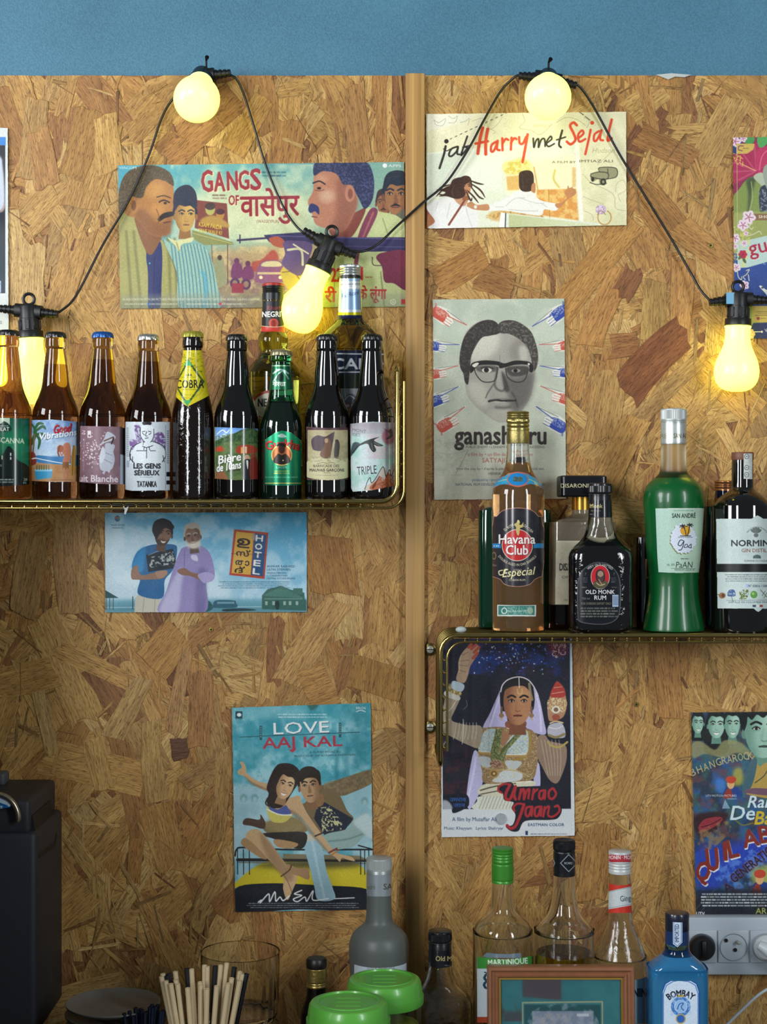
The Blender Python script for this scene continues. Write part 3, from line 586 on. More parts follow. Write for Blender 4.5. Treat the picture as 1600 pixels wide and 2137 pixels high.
    # jeep and ring drawings
    A.poly('1282,520 1345,500 1350,470 1470,476 1476,540 1400,560 1396,600 1350,600 1340,560 1290,580', '8a8868'); A.line('1345,500 1350,472 1470,476 1476,540 1400,560', 6, '2e2e26'); A.line('1282,520 1340,505 1410,515 1400,560 1290,545 1282,520', 6, '2e2e26'); A.ell(1376, 580, 22, 26, '24241e'); A.ell(1376, 580, 10, 12, '8a8868'); A.ell(1296, 560, 12, 18, '24241e'); A.line('1410,480 1412,520', 5, '2e2e26'); A.line('1275,585 1330,600 1400,590', 6, '2e2e26')
    A.line([(1385 + 50 * math.cos(t), 850 + 55 * math.sin(t)) for t in np.linspace(-1.1, 4.2, 20)], 9, 'b08a4a'); A.ell(1358, 790, 40, 36, 'a88aa8'); A.noise('e0cfe0', 8, .8, 4, '1320,790 1358,752 1398,790 1358,826', .5, 8); A.line('1330,830 1358,800 1395,830', 4, '7a5a30')
    # title
    A.line([(215, 255), (640, 58)], 5, '2a2620', 0); 
    for i in range(11): t = i / 11 + .06; A.line([(215 + 425 * t - 9, 255 - 197 * t + 4), (215 + 425 * t + 6, 255 - 197 * t - 3)], 7, 'd9d3b4', 0)
    A.line([(1195, 50), (1226, 72)], 5, '2a2620', 0); A.line([(1240, 84), (1276, 112)], 5, '2a2620', 0)
    K, O = '221e1a', 'd0452a'
    A.ell(186, 272, 17, 17, K); A.line('180,310 168,370 134,476', 17, K); A.line('165,330 190,345 215,330', 7, K)
    A.line('272,312 225,330 205,375 225,385 262,350 275,315 268,365 285,372', 14, K); A.line('345,235 305,350 300,378 330,345 345,320 325,315', 14, K); A.line('310,318 375,302', 11, K)
    A.line('462,172 440,260 425,365', 24, O); A.line('500,180 485,270 485,370', 24, O); A.line('408,290 500,272', 20, O)
    A.line('565,275 530,300 525,345 545,345 570,290 575,270 570,330 590,340', 18, O); A.line('610,250 612,340', 18, O); A.line('612,290 635,255 655,262', 18, O); A.line('680,245 675,335', 18, O); A.line('676,285 700,250 718,256', 18, O)
    A.line('738,240 742,285 765,290 790,240', 18, O); A.line('802,220 785,320 764,430', 20, O)
    A.line('845,250 850,318 865,270 885,255 885,318 905,262 930,255 935,310', 13, K); A.line('950,285 985,255 975,235 945,280 960,312 1005,290', 12, K); A.line('1065,190 1040,290 1055,318', 15, K); A.line('1022,262 1090,240', 11, K)
    A.line('1175,150 1150,130 1125,155 1150,210 1165,260 1130,295 1100,275', 20, O); A.line('1185,250 1225,215 1215,190 1185,225 1195,275 1240,255', 17, O); A.ell(1292, 132, 15, 15, O); A.line('1280,185 1265,260 1240,370', 18, O); A.line('1345,195 1310,220 1305,265 1325,265 1355,210 1362,190 1352,255 1375,265', 17, O); A.line('1440,108 1420,190 1410,265 1440,250', 20, O)
    A.text('A FILM BY', 986, 438, 17, '4a3a2c', w=182); A.text('IMTIAZ ALI', 1196, 432, 20, '4a3a2c', w=252)
    A.noise('fff4d0', 3, .06, 6); return A
poster('cream poster of two white shirted people with orange script title, under a bulb', art_harry(),
       [(889, 238), (1306, 233), (1307, 470), (890, 477)], seed=2)

def hand(A, x, y, w, h, c, rot, flip=1):
    """a cuffed hand pointing along +x"""
    ca, sa = math.cos(R(rot)), math.sin(R(rot))
    q = lambda l: [(x + u * w * flip * ca - v * h * sa, y + u * w * flip * sa + v * h * ca) for u, v in l]
    A.poly(q([(-.9, -.5), (-.3, -.75), (.1, -.55), (1.0, -.42), (1.0, -.3), (.15, -.2), (.3, .05), (.2, .4), (-.1, .75), (-.5, .7), (-.95, .5)]), 'cfcfbf')
    A.poly(q([(-.95, -.4), (-.4, -.5), (-.05, -.3), (.05, .1), (-.1, .55), (-.5, .6), (-.95, .45)]), c); A.noise('d8d4c8', 9, .5, int(x + y), q([(-.9, -.5), (-.4, -.6), (-.1, -.4), (-.2, .2), (-.8, .1)]), .5, 6)
    A.line(q([(-.3, -.62), (.2, -.5), (1.0, -.36)]), h * .06, '55555a', a=.8); A.line(q([(.0, -.22), (.5, -.28), (1.0, -.35)]), h * .08, c)
    for v in (.0, .25, .5): A.line(q([(-.1, v - .05), (.18, v)]), h * .22, 'd6d2c4'); A.line(q([(-.12, v + .1), (.2, v + .12)]), h * .06, c)
    A.line(q([(-1.0, -.65), (-.85, 0), (-1.0, .65)]), h * .16, c, a=.6)
def art_public():
    A = Art(900, 620, 1182, 1046, 'b7bba6', 1.4, (890, 610, 4.857)); A.grad(None, 'a8b2a0', 'bcbba6', 90); A.noise('c8c9b6', 160, .35, 3); A.noise('949a8c', 200, .3, 8)
    b, r = '2a3f92', 'b54a3a'
    for x, y, w, h, c, ro, f in ((225, 270, 190, 105, r, 30, 1), (1255, 265, 200, 105, b, -34, -1), (150, 545, 180, 85, b, 5, 1), (1330, 540, 190, 85, r, -6, -1), (150, 810, 180, 85, r, -12, 1), (1330, 800, 190, 85, b, 8, -1), (170, 1060, 180, 95, b, -24, 1), (1330, 1050, 200, 95, r, 20, -1), (260, 1290, 175, 105, r, -34, 1), (1250, 1290, 190, 110, b, 32, -1)): hand(A, x, y, w, h, c, ro, f)
    # a generic grey printed head with parted hair and heavy glasses
    A.poly('355,700 350,560 400,400 520,300 640,280 725,320 800,285 930,300 1050,390 1110,520 1125,650 1110,760 1085,900 1050,1060 980,1180 900,1280 740,1318 600,1240 480,1140 410,1040 385,900', '9a958a')
    A.poly('430,500 560,420 740,420 700,600 560,700 450,690', 'c2beae', soft=26, a=.9); A.poly('440,900 600,960 620,1150 520,1140 430,1020', 'b9b4a4', soft=24, a=.9)
    A.poly('780,820 900,860 1080,800 1060,1040 960,1190 860,1210 820,1000', '55504c', soft=26, a=.85); A.poly('840,560 960,440 1060,560 1000,680 860,680', '7a756c', soft=24, a=.8); A.poly('940,550 1020,560 1020,680 950,690', 'b4b0a2', soft=14, a=.8); A.poly('600,1230 760,1180 900,1220 880,1290 740,1316', 'aaa596', soft=16, a=.8)
    A.poly('340,760 335,640 370,480 440,370 540,298 650,280 725,325 742,410 640,440 560,460 490,560 450,660 440,760 420,930 385,900 375,830', '2d2926'); A.poly('742,410 728,325 800,284 920,298 1050,390 1105,520 1130,640 1115,760 1075,800 1060,680 1020,560 930,470 830,420', '3a3531')
    A.noise('7a746a', 14, .6, 5, '742,410 728,325 920,298 1050,390 1130,640 1115,760 1075,800 1060,680 930,470', .58, 8); A.noise('5a554e', 14, .5, 6, '340,760 335,640 440,370 650,280 742,410 560,460 450,660 420,930', .6, 8)
    A.line('720,770 700,860 690,940 720,985 770,1000 800,960', 20, '4a4540', a=.8, soft=5); A.poly('760,800 800,860 840,990 800,1010 780,950', '3a3532', soft=8, a=.9); A.line('680,930 620,1020 600,1070', 12, '4a4540', a=.8, soft=3); A.line('860,1010 900,1080 920,1160', 14, '3a3532', a=.7, soft=5)
    A.line('630,1105 700,1090 770,1100 900,1095', 22, '2a2624'); A.line('640,1090 760,1078 890,1085', 10, '6a645c', a=.8); A.line('700,1165 790,1170 850,1160', 26, '55504a', a=.8, soft=8); A.line('690,1112 800,1112', 6, 'c0bbaa')
    A.poly('440,760 470,712 580,690 720,700 790,720 900,692 1040,705 1080,760 1070,810 1040,800 1030,740 900,735 800,760 740,770 720,740 600,735 520,745 480,790 445,820', '1c1918'); A.line('480,760 500,830 560,900 640,910 700,880 720,760', 10, '2a2624'); A.line('800,770 820,860 900,910 990,890 1030,780', 10, '2a2624'); A.poly('510,750 700,745 700,800 600,810 520,800', '3a3532', soft=6, a=.7); A.poly('810,760 1020,750 1010,830 860,850', '332e2c', soft=6, a=.85)
    A.ell(610, 790, 50, 24, 'c8c4b4'); A.ell(605, 788, 26, 25, '1c1918'); A.ell(905, 795, 44, 18, '8a857a'); A.ell(900, 795, 22, 18, '14110f'); A.line('550,770 610,755 680,775', 8, '1c1918'); A.poly('460,740 500,715 530,720 490,760', 'd0ccbc'); A.ell(1035, 728, 12, 12, 'c8c4b4'); A.line('740,640 745,720', 6, '6a645c', a=.7)
    A.text('ganashatru', 284, 1538, 190, '2c2422', w=925, bold=.045); A.text('PUBLIC ENEMY • L\'ENNEMI PUBLIC • EIN VOLKSFEIND', 398, 1580, 26, '4a4444', w=800); A.text('a film by • un film de • ein Film von', 418, 1660, 38, '9a4a40', w=655); A.text('SATYAJIT RAY', 562, 1726, 50, '96453c', w=420)
    A.text('from the play by • d\'après la pièce de • nach dem Stück von', 300, 1800, 26, '4a4444', w=888); A.text('HENRIK IBSEN', 626, 1850, 27, '4a4444', w=235); A.text('produced by • produit par • produziert von', 462, 1914, 28, '2c4a7a', w=570); A.text('NATIONAL FILM DEVELOPMENT CORPORATION OF INDIA', 294, 1960, 26, '34405a', w=902)
    A.line('420,1600 360,1720 300,1830', 8, '6a685c', a=.6, soft=3); A.line('80,1620 250,1640 420,1600', 6, '8a887a', a=.5, soft=2); A.noise('8a8a7c', 30, .25, 31, [(60, 1480), (500, 1480), (460, 1860), (60, 1860)], .56, 6, 0)
    A.noise('e0e0d0', 3, .06, 6); return A
poster('grey paper poster of a bespectacled face ringed by pointing red and blue hands', art_public(),
       [(903, 625), (1177, 623), (1181, 1041), (906, 1043)], seed=3)

def art_hotel():
    A = Art(216, 1066, 643, 1280, '8fc0da', 1.4, (200, 1050, 3.478)); A.grad(None, '3f9cc8', 'bcd3dc', 100); A.poly('60,200 400,260 860,500 900,760 60,740', 'c8dde6', soft=70, a=.8); A.noise('d8e8ee', 90, .45, 5)
    A.grad([(60, 700), (1540, 690), (1540, 800), (60, 800)], '5d9cae', '2a6a78', 90, a=.8, soft=12); A.line([(60, 758), (1200, 752)], 5, 'c8e0e2', 0, .7)
    A.poly([(66, 630), (165, 688), (66, 690)], '1f4b50', 0)
    for x in (76, 100, 126): A.line([(x, 690), (x, 770)], 5, '24474c', 0)
    A.line([(268, 680), (268, 770)], 7, '24474c', 0); A.poly('780,740 820,710 850,760 800,790', '1f5456')
    A.poly('848,745 872,706 1000,706 1016,720 1016,758 850,760', '2a5a6c'); A.rect(880, 716, 1005, 730, '86b2be', .7)
    A.poly([(1205, 670), (1245, 625), (1345, 600), (1412, 628), (1512, 650), (1516, 700), (1526, 700), (1526, 780), (1205, 770)], '2f5e54', 0); A.poly([(1205, 672), (1350, 604), (1510, 690)], '47786a', 0, .8); A.rect(1432, 618, 1500, 660, '3a6a60'); A.rect(1220, 690, 1500, 700, '6e9484', .7)
    for x in (1228, 1280, 1360, 1400, 1450): A.rect(x, 712, x + 18, 740, 'a9c0b0', .8)
    A.ell(1316, 740, 16, 34, '15302c'); A.poly('930,770 1080,764 1160,778 940,786', '17343a')
    # two laughing men
    A.poly('280,790 300,670 420,668 470,690 450,798 274,798', 'c3bdac'); A.line('350,690 340,790', 6, '948f82', a=.7); A.line('430,690 425,790', 6, '948f82', a=.7)
    A.poly('262,470 284,380 330,330 420,300 560,300 590,340 560,480 500,560 480,690 310,665 320,560 300,540', '1f5f92'); A.poly('262,470 300,360 360,320 350,440 330,500', '2d86bd', soft=8, a=.9); A.poly([(365, 375), (560, 330), (590, 470), (380, 500)], '16222c', 0); A.noise('b8c0bc', 13, .9, 4, [(385, 395), (560, 350), (580, 440), (390, 470)], .55, 9, 0); A.line([(380, 378), (470, 340)], 6, '9ab0ba', 0, .7)
    A.poly('260,480 300,450 325,520 420,505 500,490 510,520 470,550 300,556 258,545', '8d6a55'); A.poly('430,500 510,488 515,520 460,545', 'a07c64')
    A.face(486, 225, 62, 84, '8a6552', '5c4236', '181518', turn=.6, rot=8, hairtop=.32, beard='3a2a24', smile=1); A.poly('408,190 430,130 500,112 566,165 548,196 500,180 460,230 440,260 420,230', '161418')
    A.poly('560,480 600,370 640,320 760,310 830,370 862,500 850,560 800,580 790,795 460,795 510,640', '8f84b6'); A.poly('600,490 640,480 620,600 590,795 460,795 520,640', 'bdb8d8', soft=10, a=.9); A.poly('740,500 800,480 800,580 790,790 720,790', '6d6396', soft=12, a=.8); A.line('645,340 640,480', 5, '6a6094'); A.poly('690,380 730,378 740,420 700,410', 'c8c4e0')
    A.poly('590,490 640,470 690,500 760,520 760,560 690,530 620,520', '86634f'); A.poly('740,520 800,500 855,520 850,560 790,580 760,560', 'a49ac6')
    A.face(704, 245, 58, 80, '8a6a58', '5c463c', 'b8b0a4', turn=-.3, rot=-6, hairtop=.52, beard='cfc8bc', smile=1); A.poly('660,290 700,300 750,270 760,310 730,330 670,325', 'ddd6c8', soft=5, a=.7)
    # sign
    A.poly([(1003, 190), (1252, 214), (1224, 550), (968, 522)], 'ad3c2c', 0); A.poly([(1018, 206), (1146, 220), (1122, 520), (984, 508)], 'd0a03a', 0); A.poly([(1152, 220), (1238, 230), (1212, 532), (1126, 522)], '1d4a78', 0)
    for ch, y, h, w in (('ഉ', 302, 62, 92), ('സ്', 380, 40, 100), ('താ', 446, 42, 100), ('ദ്', 502, 40, 70)): A.text(ch, 1024 - (y - 300) * .085, y, h, '1c1410', w=w, bold=.05, rot=5)
    for i, ch in enumerate('HOTEL'): A.text(ch, 1184 - i * 5.5, 276 + i * 60, 44, 'e6e2d8', w=50, bold=.06, rot=6, al='c')
    A.line([(980, 366), (1242, 376)], 3, '6a2c20', 0, .8); A.ell(1146, 244, 14, 26, '9a9488', a=.8)
    for t, y, w in (('ANWAR RASHEED', 466, 204), ('LISTIN STEPHEN', 490, 172), ('ANJALI MENON', 512, 142), ('S. LOKANATHAN', 532, 148), ('CENTRAL PICTURES RELEASE', 552, 206)): A.text(t, 1240, y, 16 if y < 500 else 12, '1f3a52', w=w, bold=.015)
    A.fine(886, 566, 1412, 624, '2a4a60', 4, 4, .7, .4); A.ell(156, 112, 20, 22, '2f6f8a'); A.ell(148, 106, 9, 9, 'c04a6a'); A.ell(166, 108, 8, 9, '4aa04a'); A.text('MAGIC FRAMES', 110, 166, 14, '1c4a66', w=100, bold=.02); A.text('PRESENTS', 118, 184, 9, '1c4a66', w=80)
    A.noise('eaf4f8', 3, .06, 6); return A
poster('wide sky blue poster of two laughing men, just under the beer shelf', art_hotel(),
       [(219, 1070), (640, 1069), (640, 1277), (220, 1278)], seed=4)

def art_love():
    A = Art(480, 1464, 784, 1906, '4aa0ac', 1.4, (470, 1450, 4.645)); A.grad(None, '3d97a6', 'a3bcc2', 90); A.noise('9fcdd2', 190, .75, 2); A.noise('1f7f90', 150, .55, 7, None, .58); A.poly('70,900 500,850 560,1500 80,1500', 'a9c0c6', soft=60, a=.7); A.poly('1150,900 1430,880 1430,1500 1200,1500', '9fbac0', soft=40, a=.7)
    A.noise('2b8896', 46, .5, 11, [(60, 130), (1420, 90), (1430, 800), (70, 900)], .55, 4, 0); A.rect(1060, 520, 1100, 1000, '1f6f7c', .6, 12); A.rect(1150, 500, 1200, 800, '2b7c8a', .5, 12); A.ell(250, 330, 60, 80, '2c8a98', a=.5, soft=14); A.ell(500, 300, 60, 70, '2c8a98', a=.5, soft=14)
    A.rect(60, 100, 800, 230, 'a6cdd0', .45, 30); A.rect(800, 80, 1420, 260, '2d8c9a', .45, 30)
    for x, y in ((178, 1000), (285, 1000), (1350, 1030)): A.ell(x, y, 34, 40, '5d8c90', a=.7, soft=6); A.ell(x, y + 14, 20, 26, 'a9c4c0', a=.7, soft=5); A.ell(x, y + 120, 50, 60, '86aab0', a=.6, soft=12)
    A.line([(140, 410), (1300, 362)], 7, '1f4f58', 0); A.rect(332, 300, 356, 440, '234f56'); A.rect(1100, 270, 1124, 412, '234f56')
    for i in range(5): A.rect(338, 312 + i * 22, 350, 324 + i * 22, '6aa0a4'); A.rect(1106, 282 + i * 22, 1118, 294 + i * 22, '6aa0a4')
    # roof of a yellow car with a rack
    A.poly('90,1830 300,1660 520,1600 1000,1600 1290,1640 1400,1800 1380,1900 900,1850 400,1830 100,1870', 'c3b022'); A.poly('300,1640 1200,1580 1290,1660 900,1680 500,1680', '3a3626', soft=24, a=.85); A.poly('95,1880 400,1828 900,1846 1390,1890 1384,2085 700,2080 105,2110', '15181e')
    A.line('95,1560 110,1500 180,1480 560,1500 1000,1500 1330,1500 1430,1500', 16, '1a1c20'); A.line([(120, 1600), (1400, 1605)], 30, '221f1c', 0); A.line([(130, 1625), (1390, 1635)], 8, '5a523a', 0); A.line([(1290, 1460), (1435, 1500)], 12, '1a1c20', 0); A.poly([(560, 1540), (1300, 1560), (1380, 1600), (560, 1590)], '776748', 0, .9)
    for x in (118, 175, 232, 1310, 1350, 1390): A.line([(x, 1500), (x + 2, 1740)], 9, '1a1c20', 0)
    # two seated figures with arms flung wide
    SK, SH = 'bd9a70', '8a6a48'
    A.poly('900,880 960,870 1190,790 1420,728 1428,850 1200,960 1130,980 960,1000', '6b5a40'); A.noise('8a764e', 20, .6, 4, '900,880 1190,790 1420,728 1428,850 1130,980 960,1000', .5, 5)
    A.poly('920,920 1080,940 1180,1120 1240,1210 1100,1330 900,1340 800,1260 730,1080 780,1040', '6e5c3c'); A.poly([(890, 1080), (960, 1040), (1240, 1200), (1160, 1310), (960, 1360), (860, 1200)], '1e2330', 0); A.noise('c5c08a', 15, .95, 8, [(920, 1080), (1010, 1080), (1150, 1250), (1120, 1310), (940, 1330)], .56, 10, 0)
    A.poly('960,1360 1180,1300 1260,1200 1370,1150 1430,1230 1432,1420 1360,1360 1240,1470 1080,1500 940,1500', '8aa39c'); A.poly('1240,1230 1370,1150 1430,1240 1430,1400 1330,1330', 'b7c8c8', soft=8, a=.9); A.line('1000,1420 1180,1400 1330,1350', 14, '55706c', a=.7, soft=4)
    A.poly('760,1390 820,1345 900,1370 940,1480 980,1700 1040,1870 1060,1980 900,1990 860,1850 810,1650 770,1500', '8fb0ba'); A.line('840,1400 900,1700 960,1960', 20, 'b3cbd0', a=.8, soft=6); A.poly('766,1380 820,1345 890,1362 900,1400 800,1420', 'b9b7a4')
    A.poly('830,980 940,960 950,1060 880,1090 820,1060', '86623f')
    A.face(818, 890, 98, 150, 'b08a64', '7d5a3c', '2a2018', rot=-6, turn=-.2, hairtop=.42, lit='c9a880'); A.poly('718,800 730,735 800,715 900,730 925,800 915,880 895,830 860,805 780,810 740,850', '282018')
    A.poly('385,1240 520,1210 660,1190 790,1290 760,1340 560,1400 380,1320', '7a6a48', soft=3); A.poly('390,1230 640,1180 760,1280 600,1350 400,1290', '8c7a4c', soft=12, a=.8); A.poly('330,1350 560,1330 780,1340 760,1480 640,1480 480,1400', '2c2620')
    A.poly('130,770 120,740 160,700 140,655 170,650 200,700 210,760 300,830 420,870 410,930 270,860 180,790', SK); A.poly('180,780 270,850 400,910 400,930 260,870', SH, soft=5, a=.8)
    A.poly('170,1230 210,1195 330,1210 340,1160 370,1200 390,1250 370,1300 250,1270 180,1260', '4a3428')
    A.poly('205,1400 215,1330 290,1300 360,1340 500,1520 620,1680 700,1750 650,1900 600,1990 560,1880 560,1760 440,1620 330,1520', SK); A.poly('150,1430 200,1390 330,1500 400,1590 340,1580 190,1480', 'a07c54'); A.poly('330,1340 420,1420 600,1660 660,1760 600,1800 420,1600', SH, soft=14, a=.7); A.poly('480,1400 700,1440 640,1490 500,1470', 'a88258')
    A.poly('600,1640 700,1680 800,1690 810,1790 720,1760 620,1720', '9a7650'); A.line('540,1760 620,1700 640,1650', 12, '4a3220'); A.line('560,1740 600,1800 640,1900 650,1960', 8, '5a3c24', a=.6)
    A.poly('440,960 480,940 590,1000 650,990 720,980 730,1060 640,1180 560,1240 440,1220 410,1110', SK); A.poly('420,1030 500,1110 600,1120 640,1160 580,1230 460,1230 405,1130', 'c0b556'); A.poly('420,1040 500,1110 600,1070 640,1150 540,1160 430,1110', '4a5690'); A.line('405,1110 520,1160 640,1165', 12, 'e0ddc4')
    A.poly('590,1040 650,990 720,1010 800,1160 920,1330 1040,1500 1100,1540 1220,1570 1256,1612 1190,1600 1130,1580 1110,1618 1070,1580 1010,1530 880,1370 720,1170 620,1110', SK); A.poly('620,1110 720,1170 880,1370 1000,1520 960,1500 780,1300 640,1140', SH, soft=6, a=.7)
    A.line('870,1370 940,1340', 14, '3a2a20'); A.line('1005,1530 1080,1490', 18, '7a3428'); A.line('1020,1556 1098,1510', 12, 'b06a30')
    A.poly('400,900 440,780 480,720 520,670 640,670 720,740 715,840 660,930 560,1080 480,1100 440,1090 400,1040 420,960', '2a1f1a'); A.face(580, 880, 88, 128, 'c49c72', '94704c', '2a1f1a', rot=16, turn=.3, hairtop=.5, smile=1, lit='d8b88c', ears=0); A.poly('450,760 520,672 640,672 710,740 700,820 640,770 560,770 510,850 470,960 420,1040 440,880', '2a1f1a'); A.line('410,1000 390,1050 420,1080', 12, '2a1f1a')
    # lettering
    A.text('LOVE', 474, 390, 116, '1f4f58', w=536, bold=.015, rot=-2.2); A.text('LOVE', 470, 384, 116, 'e8ecea', w=536, bold=.015, rot=-2.2); A.text('AAJ', 364, 522, 112, 'a83240', w=310, bold=.03, rot=-2); A.text('KAL', 764, 508, 106, 'a83240', w=370, bold=.03, rot=-2); A.line([(664, 500), (668, 530), (650, 545)], 26, 'a83240')
    A.fine(500, 180, 990, 232, 'e0ecec', 2, 4, .8, .4); A.text('A FILM BY IMTIAZ ALI', 818, 566, 20, '1f3c44', w=300, rot=-1); A.text('PRODUCED BY SAIF ALI KHAN & DINESH VIJAN', 668, 604, 20, '1f3c44', w=592, rot=-1.5)
    A.rect(98, 160, 166, 232, '1c3f4a'); A.ell(134, 194, 22, 18, 'd8e6e6'); A.fine(98, 236, 166, 246, '1c3f4a', 1, 3); A.text('EROS', 1268, 140, 24, 'e6eeee', w=92, bold=.03); A.line('1270,164 1312,150 1356,164', 8, 'e6eeee'); A.poly('800,90 900,90 880,130 830,150', '2a5a50', soft=6, a=.8)
    A.line('320,2010 350,1990 340,2015 420,1930 430,2005 480,1910 490,2000 530,1960 560,1995 620,1950', 13, 'dcdcd8'); A.line('740,1895 670,1930 740,1945 660,1980 700,2005 770,1960 790,2000 850,1900 850,1990 1000,1975', 12, 'dcdcd8'); A.line([(1060, 1976), (1250, 1968)], 9, 'dcdcd8', 0)
    A.fine(180, 2014, 1380, 2074, 'a8acb0', 3, 5, .75, .4); A.noise('dff0f0', 3, .06, 6); return A
poster('turquoise poster of a laughing couple on a yellow car roof, behind the frosted bottle', art_love(),
       [(484, 1477), (773, 1467), (779, 1898), (491, 1903)], seed=5)

def art_umrao():
    A = Art(918, 1328, 1204, 1752, 'c3ccd2', 1.4, (890, 1320, 4.856)); A.grad(None, 'b4c4cc', 'd2d4d4', 90)
    A.grad([(150, 40), (1450, 60), (1462, 1786), (165, 1790)], '20222e', '1a1a24', 90); A.noise('223a86', 120, .7, 3, [(420, 60), (1450, 60), (1440, 480), (420, 420)], .5, 4, 0); A.noise('3a2440', 60, .5, 8, [(420, 60), (1450, 60), (1440, 480), (420, 420)], .6, 6, 0)
    g = random.Random(5)
    for i in range(230):
        x, y = g.gauss(900, 260), g.gauss(220, 110)
        if 430 < x < 1440 and 66 < y < 470: A.ell(x, y, g.uniform(3, 11), g.uniform(3, 9), g.choice(('2f55c0', '3a68d8', 'a9bce6', 'dfe6f4', '2748a0')), g.uniform(0, 90), .85)
    A.noise('4a1f28', 90, .6, 12, [(165, 1080), (520, 1180), (420, 1640), (165, 1640)], .5, 3, 0)
    # veil
    V = 'b3abcf'
    A.poly('760,560 720,640 640,820 570,960 620,1000 800,960 820,900 780,700', V); A.poly('1080,560 1140,660 1190,900 1205,1030 1080,1010 990,930 1040,760', V); A.line('740,660 690,800 640,960', 16, 'd6d0e6', a=.8, soft=4); A.line('1110,620 1150,800 1160,1000', 20, 'd6d0e6', a=.8, soft=4); A.line('700,700 650,880', 8, '7d74a2', a=.7)
    A.poly('480,1200 560,1340 560,1560 440,1790 405,1640', 'b9b4d6'); A.line('500,1260 470,1450 420,1680', 18, 'd8d4ea', a=.8, soft=4); A.poly('1090,1380 1140,1330 1150,1560 1090,1560', 'b9b4d6')
    # skirt and waistband
    A.poly('540,1660 820,1640 900,1786 480,1790 510,1710', 'd2d3c4')
    for x in range(540, 860, 34): A.line([(x + 40, 1660), (x - 10, 1786)], 7, '8f8c6c', 0, .8)
    A.poly('545,1560 680,1520 1060,1500 1080,1560 860,1650 545,1650', 'cfc9ae'); A.line('545,1600 690,1560 900,1530', 12, '4a4030'); A.line('545,1640 700,1610 860,1590', 10, '4a4030'); A.line('550,1575 700,1530 1060,1512', 8, 'e6e2d0')
    # torso in brocade
    A.poly('540,1000 640,960 800,960 880,980 1000,970 1090,1010 1140,1120 1120,1330 1080,1480 940,1510 600,1530 560,1400 520,1200', '8a6c48'); A.poly('580,1010 700,985 690,1180 530,1200', 'b9c6c6'); A.poly('900,1010 1020,1000 1030,1180 1000,1240 800,1240 760,1200', 'b9c6c6'); A.noise('7d96a0', 9, .6, 4, '580,1010 700,985 690,1180 530,1200', .52, 8); A.noise('7d96a0', 9, .6, 5, '900,1010 1020,1000 1030,1180 800,1240', .52, 8)
    A.poly('530,1260 640,1270 660,1350 600,1370 550,1340', 'b4bcc0'); A.poly('800,1300 960,1310 900,1390 830,1380', 'b4bcc0'); A.poly('680,1480 820,1380 960,1420 940,1500 700,1520', 'c2c8ca'); A.noise('c9b98a', 9, .7, 9, '540,1000 640,960 1090,1010 1140,1120 1080,1480 600,1530 520,1200', .6, 8)
    A.line('1040,1010 1050,1160 1000,1260 880,1290', 26, '9a7c3c', a=.9); A.line('520,1215 640,1230 780,1250 1010,1250', 16, 'b08a48'); A.line('525,1200 640,1215 780,1235 1010,1232', 6, 'e2dcc8'); A.line('560,1360 680,1390 900,1400 1040,1460', 14, 'b7a06a', a=.8)
    A.poly('760,980 840,1040 800,1130 760,1120', '97694a'); A.poly('810,900 990,890 1000,960 900,990 810,970', '7a4c34')
    A.poly([(700, 985), (770, 975), (735, 1190), (730, 1320), (650, 1300), (650, 1200)], '4f5630', 0); A.poly([(930, 1000), (1000, 990), (820, 1190), (770, 1320), (710, 1300), (760, 1180)], '4f5630', 0); A.noise('8a9058', 8, .9, 7, [(700, 985), (770, 975), (735, 1190), (730, 1320), (650, 1300), (650, 1200)], .52, 9, 0); A.noise('8a9058', 8, .9, 8, [(930, 1000), (1000, 990), (820, 1190), (770, 1320), (710, 1300)], .52, 9, 0)
    A.ell(700, 1330, 60, 44, 'b58e72'); A.noise('5a3a28', 9, .8, 3, '640,1330 700,1286 760,1330 700,1376', .5, 8); A.ell(682, 1430, 50, 46, 'a98648'); A.ell(682, 1430, 30, 28, '6d5228'); A.ell(682, 1430, 14, 13, 'cdb070'); A.line('812,945 900,960 990,940', 22, '8a4a3a'); A.line('812,968 900,985 990,962', 8, 'd8c4a4')
    # raised arm with painted fingertips
    A.poly('160,880 180,700 210,600 330,660 300,760 250,880 330,920 430,940 560,960 530,1160 420,1140 200,1030 150,1000', '9b8a74')
    for i in range(7): A.line([(300 + i * 34, 915), (290 + i * 36, 1000), (270 + i * 37, 1080)], 8, 'cbbda4', a=.7)
    A.line('190,800 240,780 300,690', 10, 'cfc6b6', a=.8); A.line('180,900 230,880', 10, 'cfc6b6', a=.8); A.poly('200,590 330,640 320,690 185,640', 'c4c2b4'); A.poly('225,540 240,520 350,600 330,640 215,590', '857243'); A.noise('d0bd7c', 10, .9, 3, '225,540 240,520 350,600 330,640 215,590', .5, 9); A.poly('270,490 380,530 350,600 250,560', 'b0bec8')
    A.poly('300,480 320,380 320,300 350,220 400,160 450,130 470,170 500,130 530,140 530,200 480,280 440,350 420,430 380,510', 'ad8f74')
    for l in ('425,150 455,118', '455,165 500,125', '480,200 530,150', '470,260 515,210'): A.line(l, 30, 'a84a38')
    for l in ('340,240 420,200', '330,290 430,280', '325,330 420,340', '320,380 400,400'): A.line(l, 6, '6d4a34', a=.7)
    A.line('350,230 335,300 330,400', 10, 'cdb596', a=.8)
    # second hand with jewellery
    A.poly('1130,1060 1200,1040 1250,1100 1400,1140 1420,1240 1400,1360 1330,1520 1250,1500 1180,1380 1120,1240', '8d7460')
    for i in range(6): A.line([(1160 + i * 36, 1090), (1190 + i * 34, 1250), (1230 + i * 24, 1450)], 7, 'bfae98', a=.7)
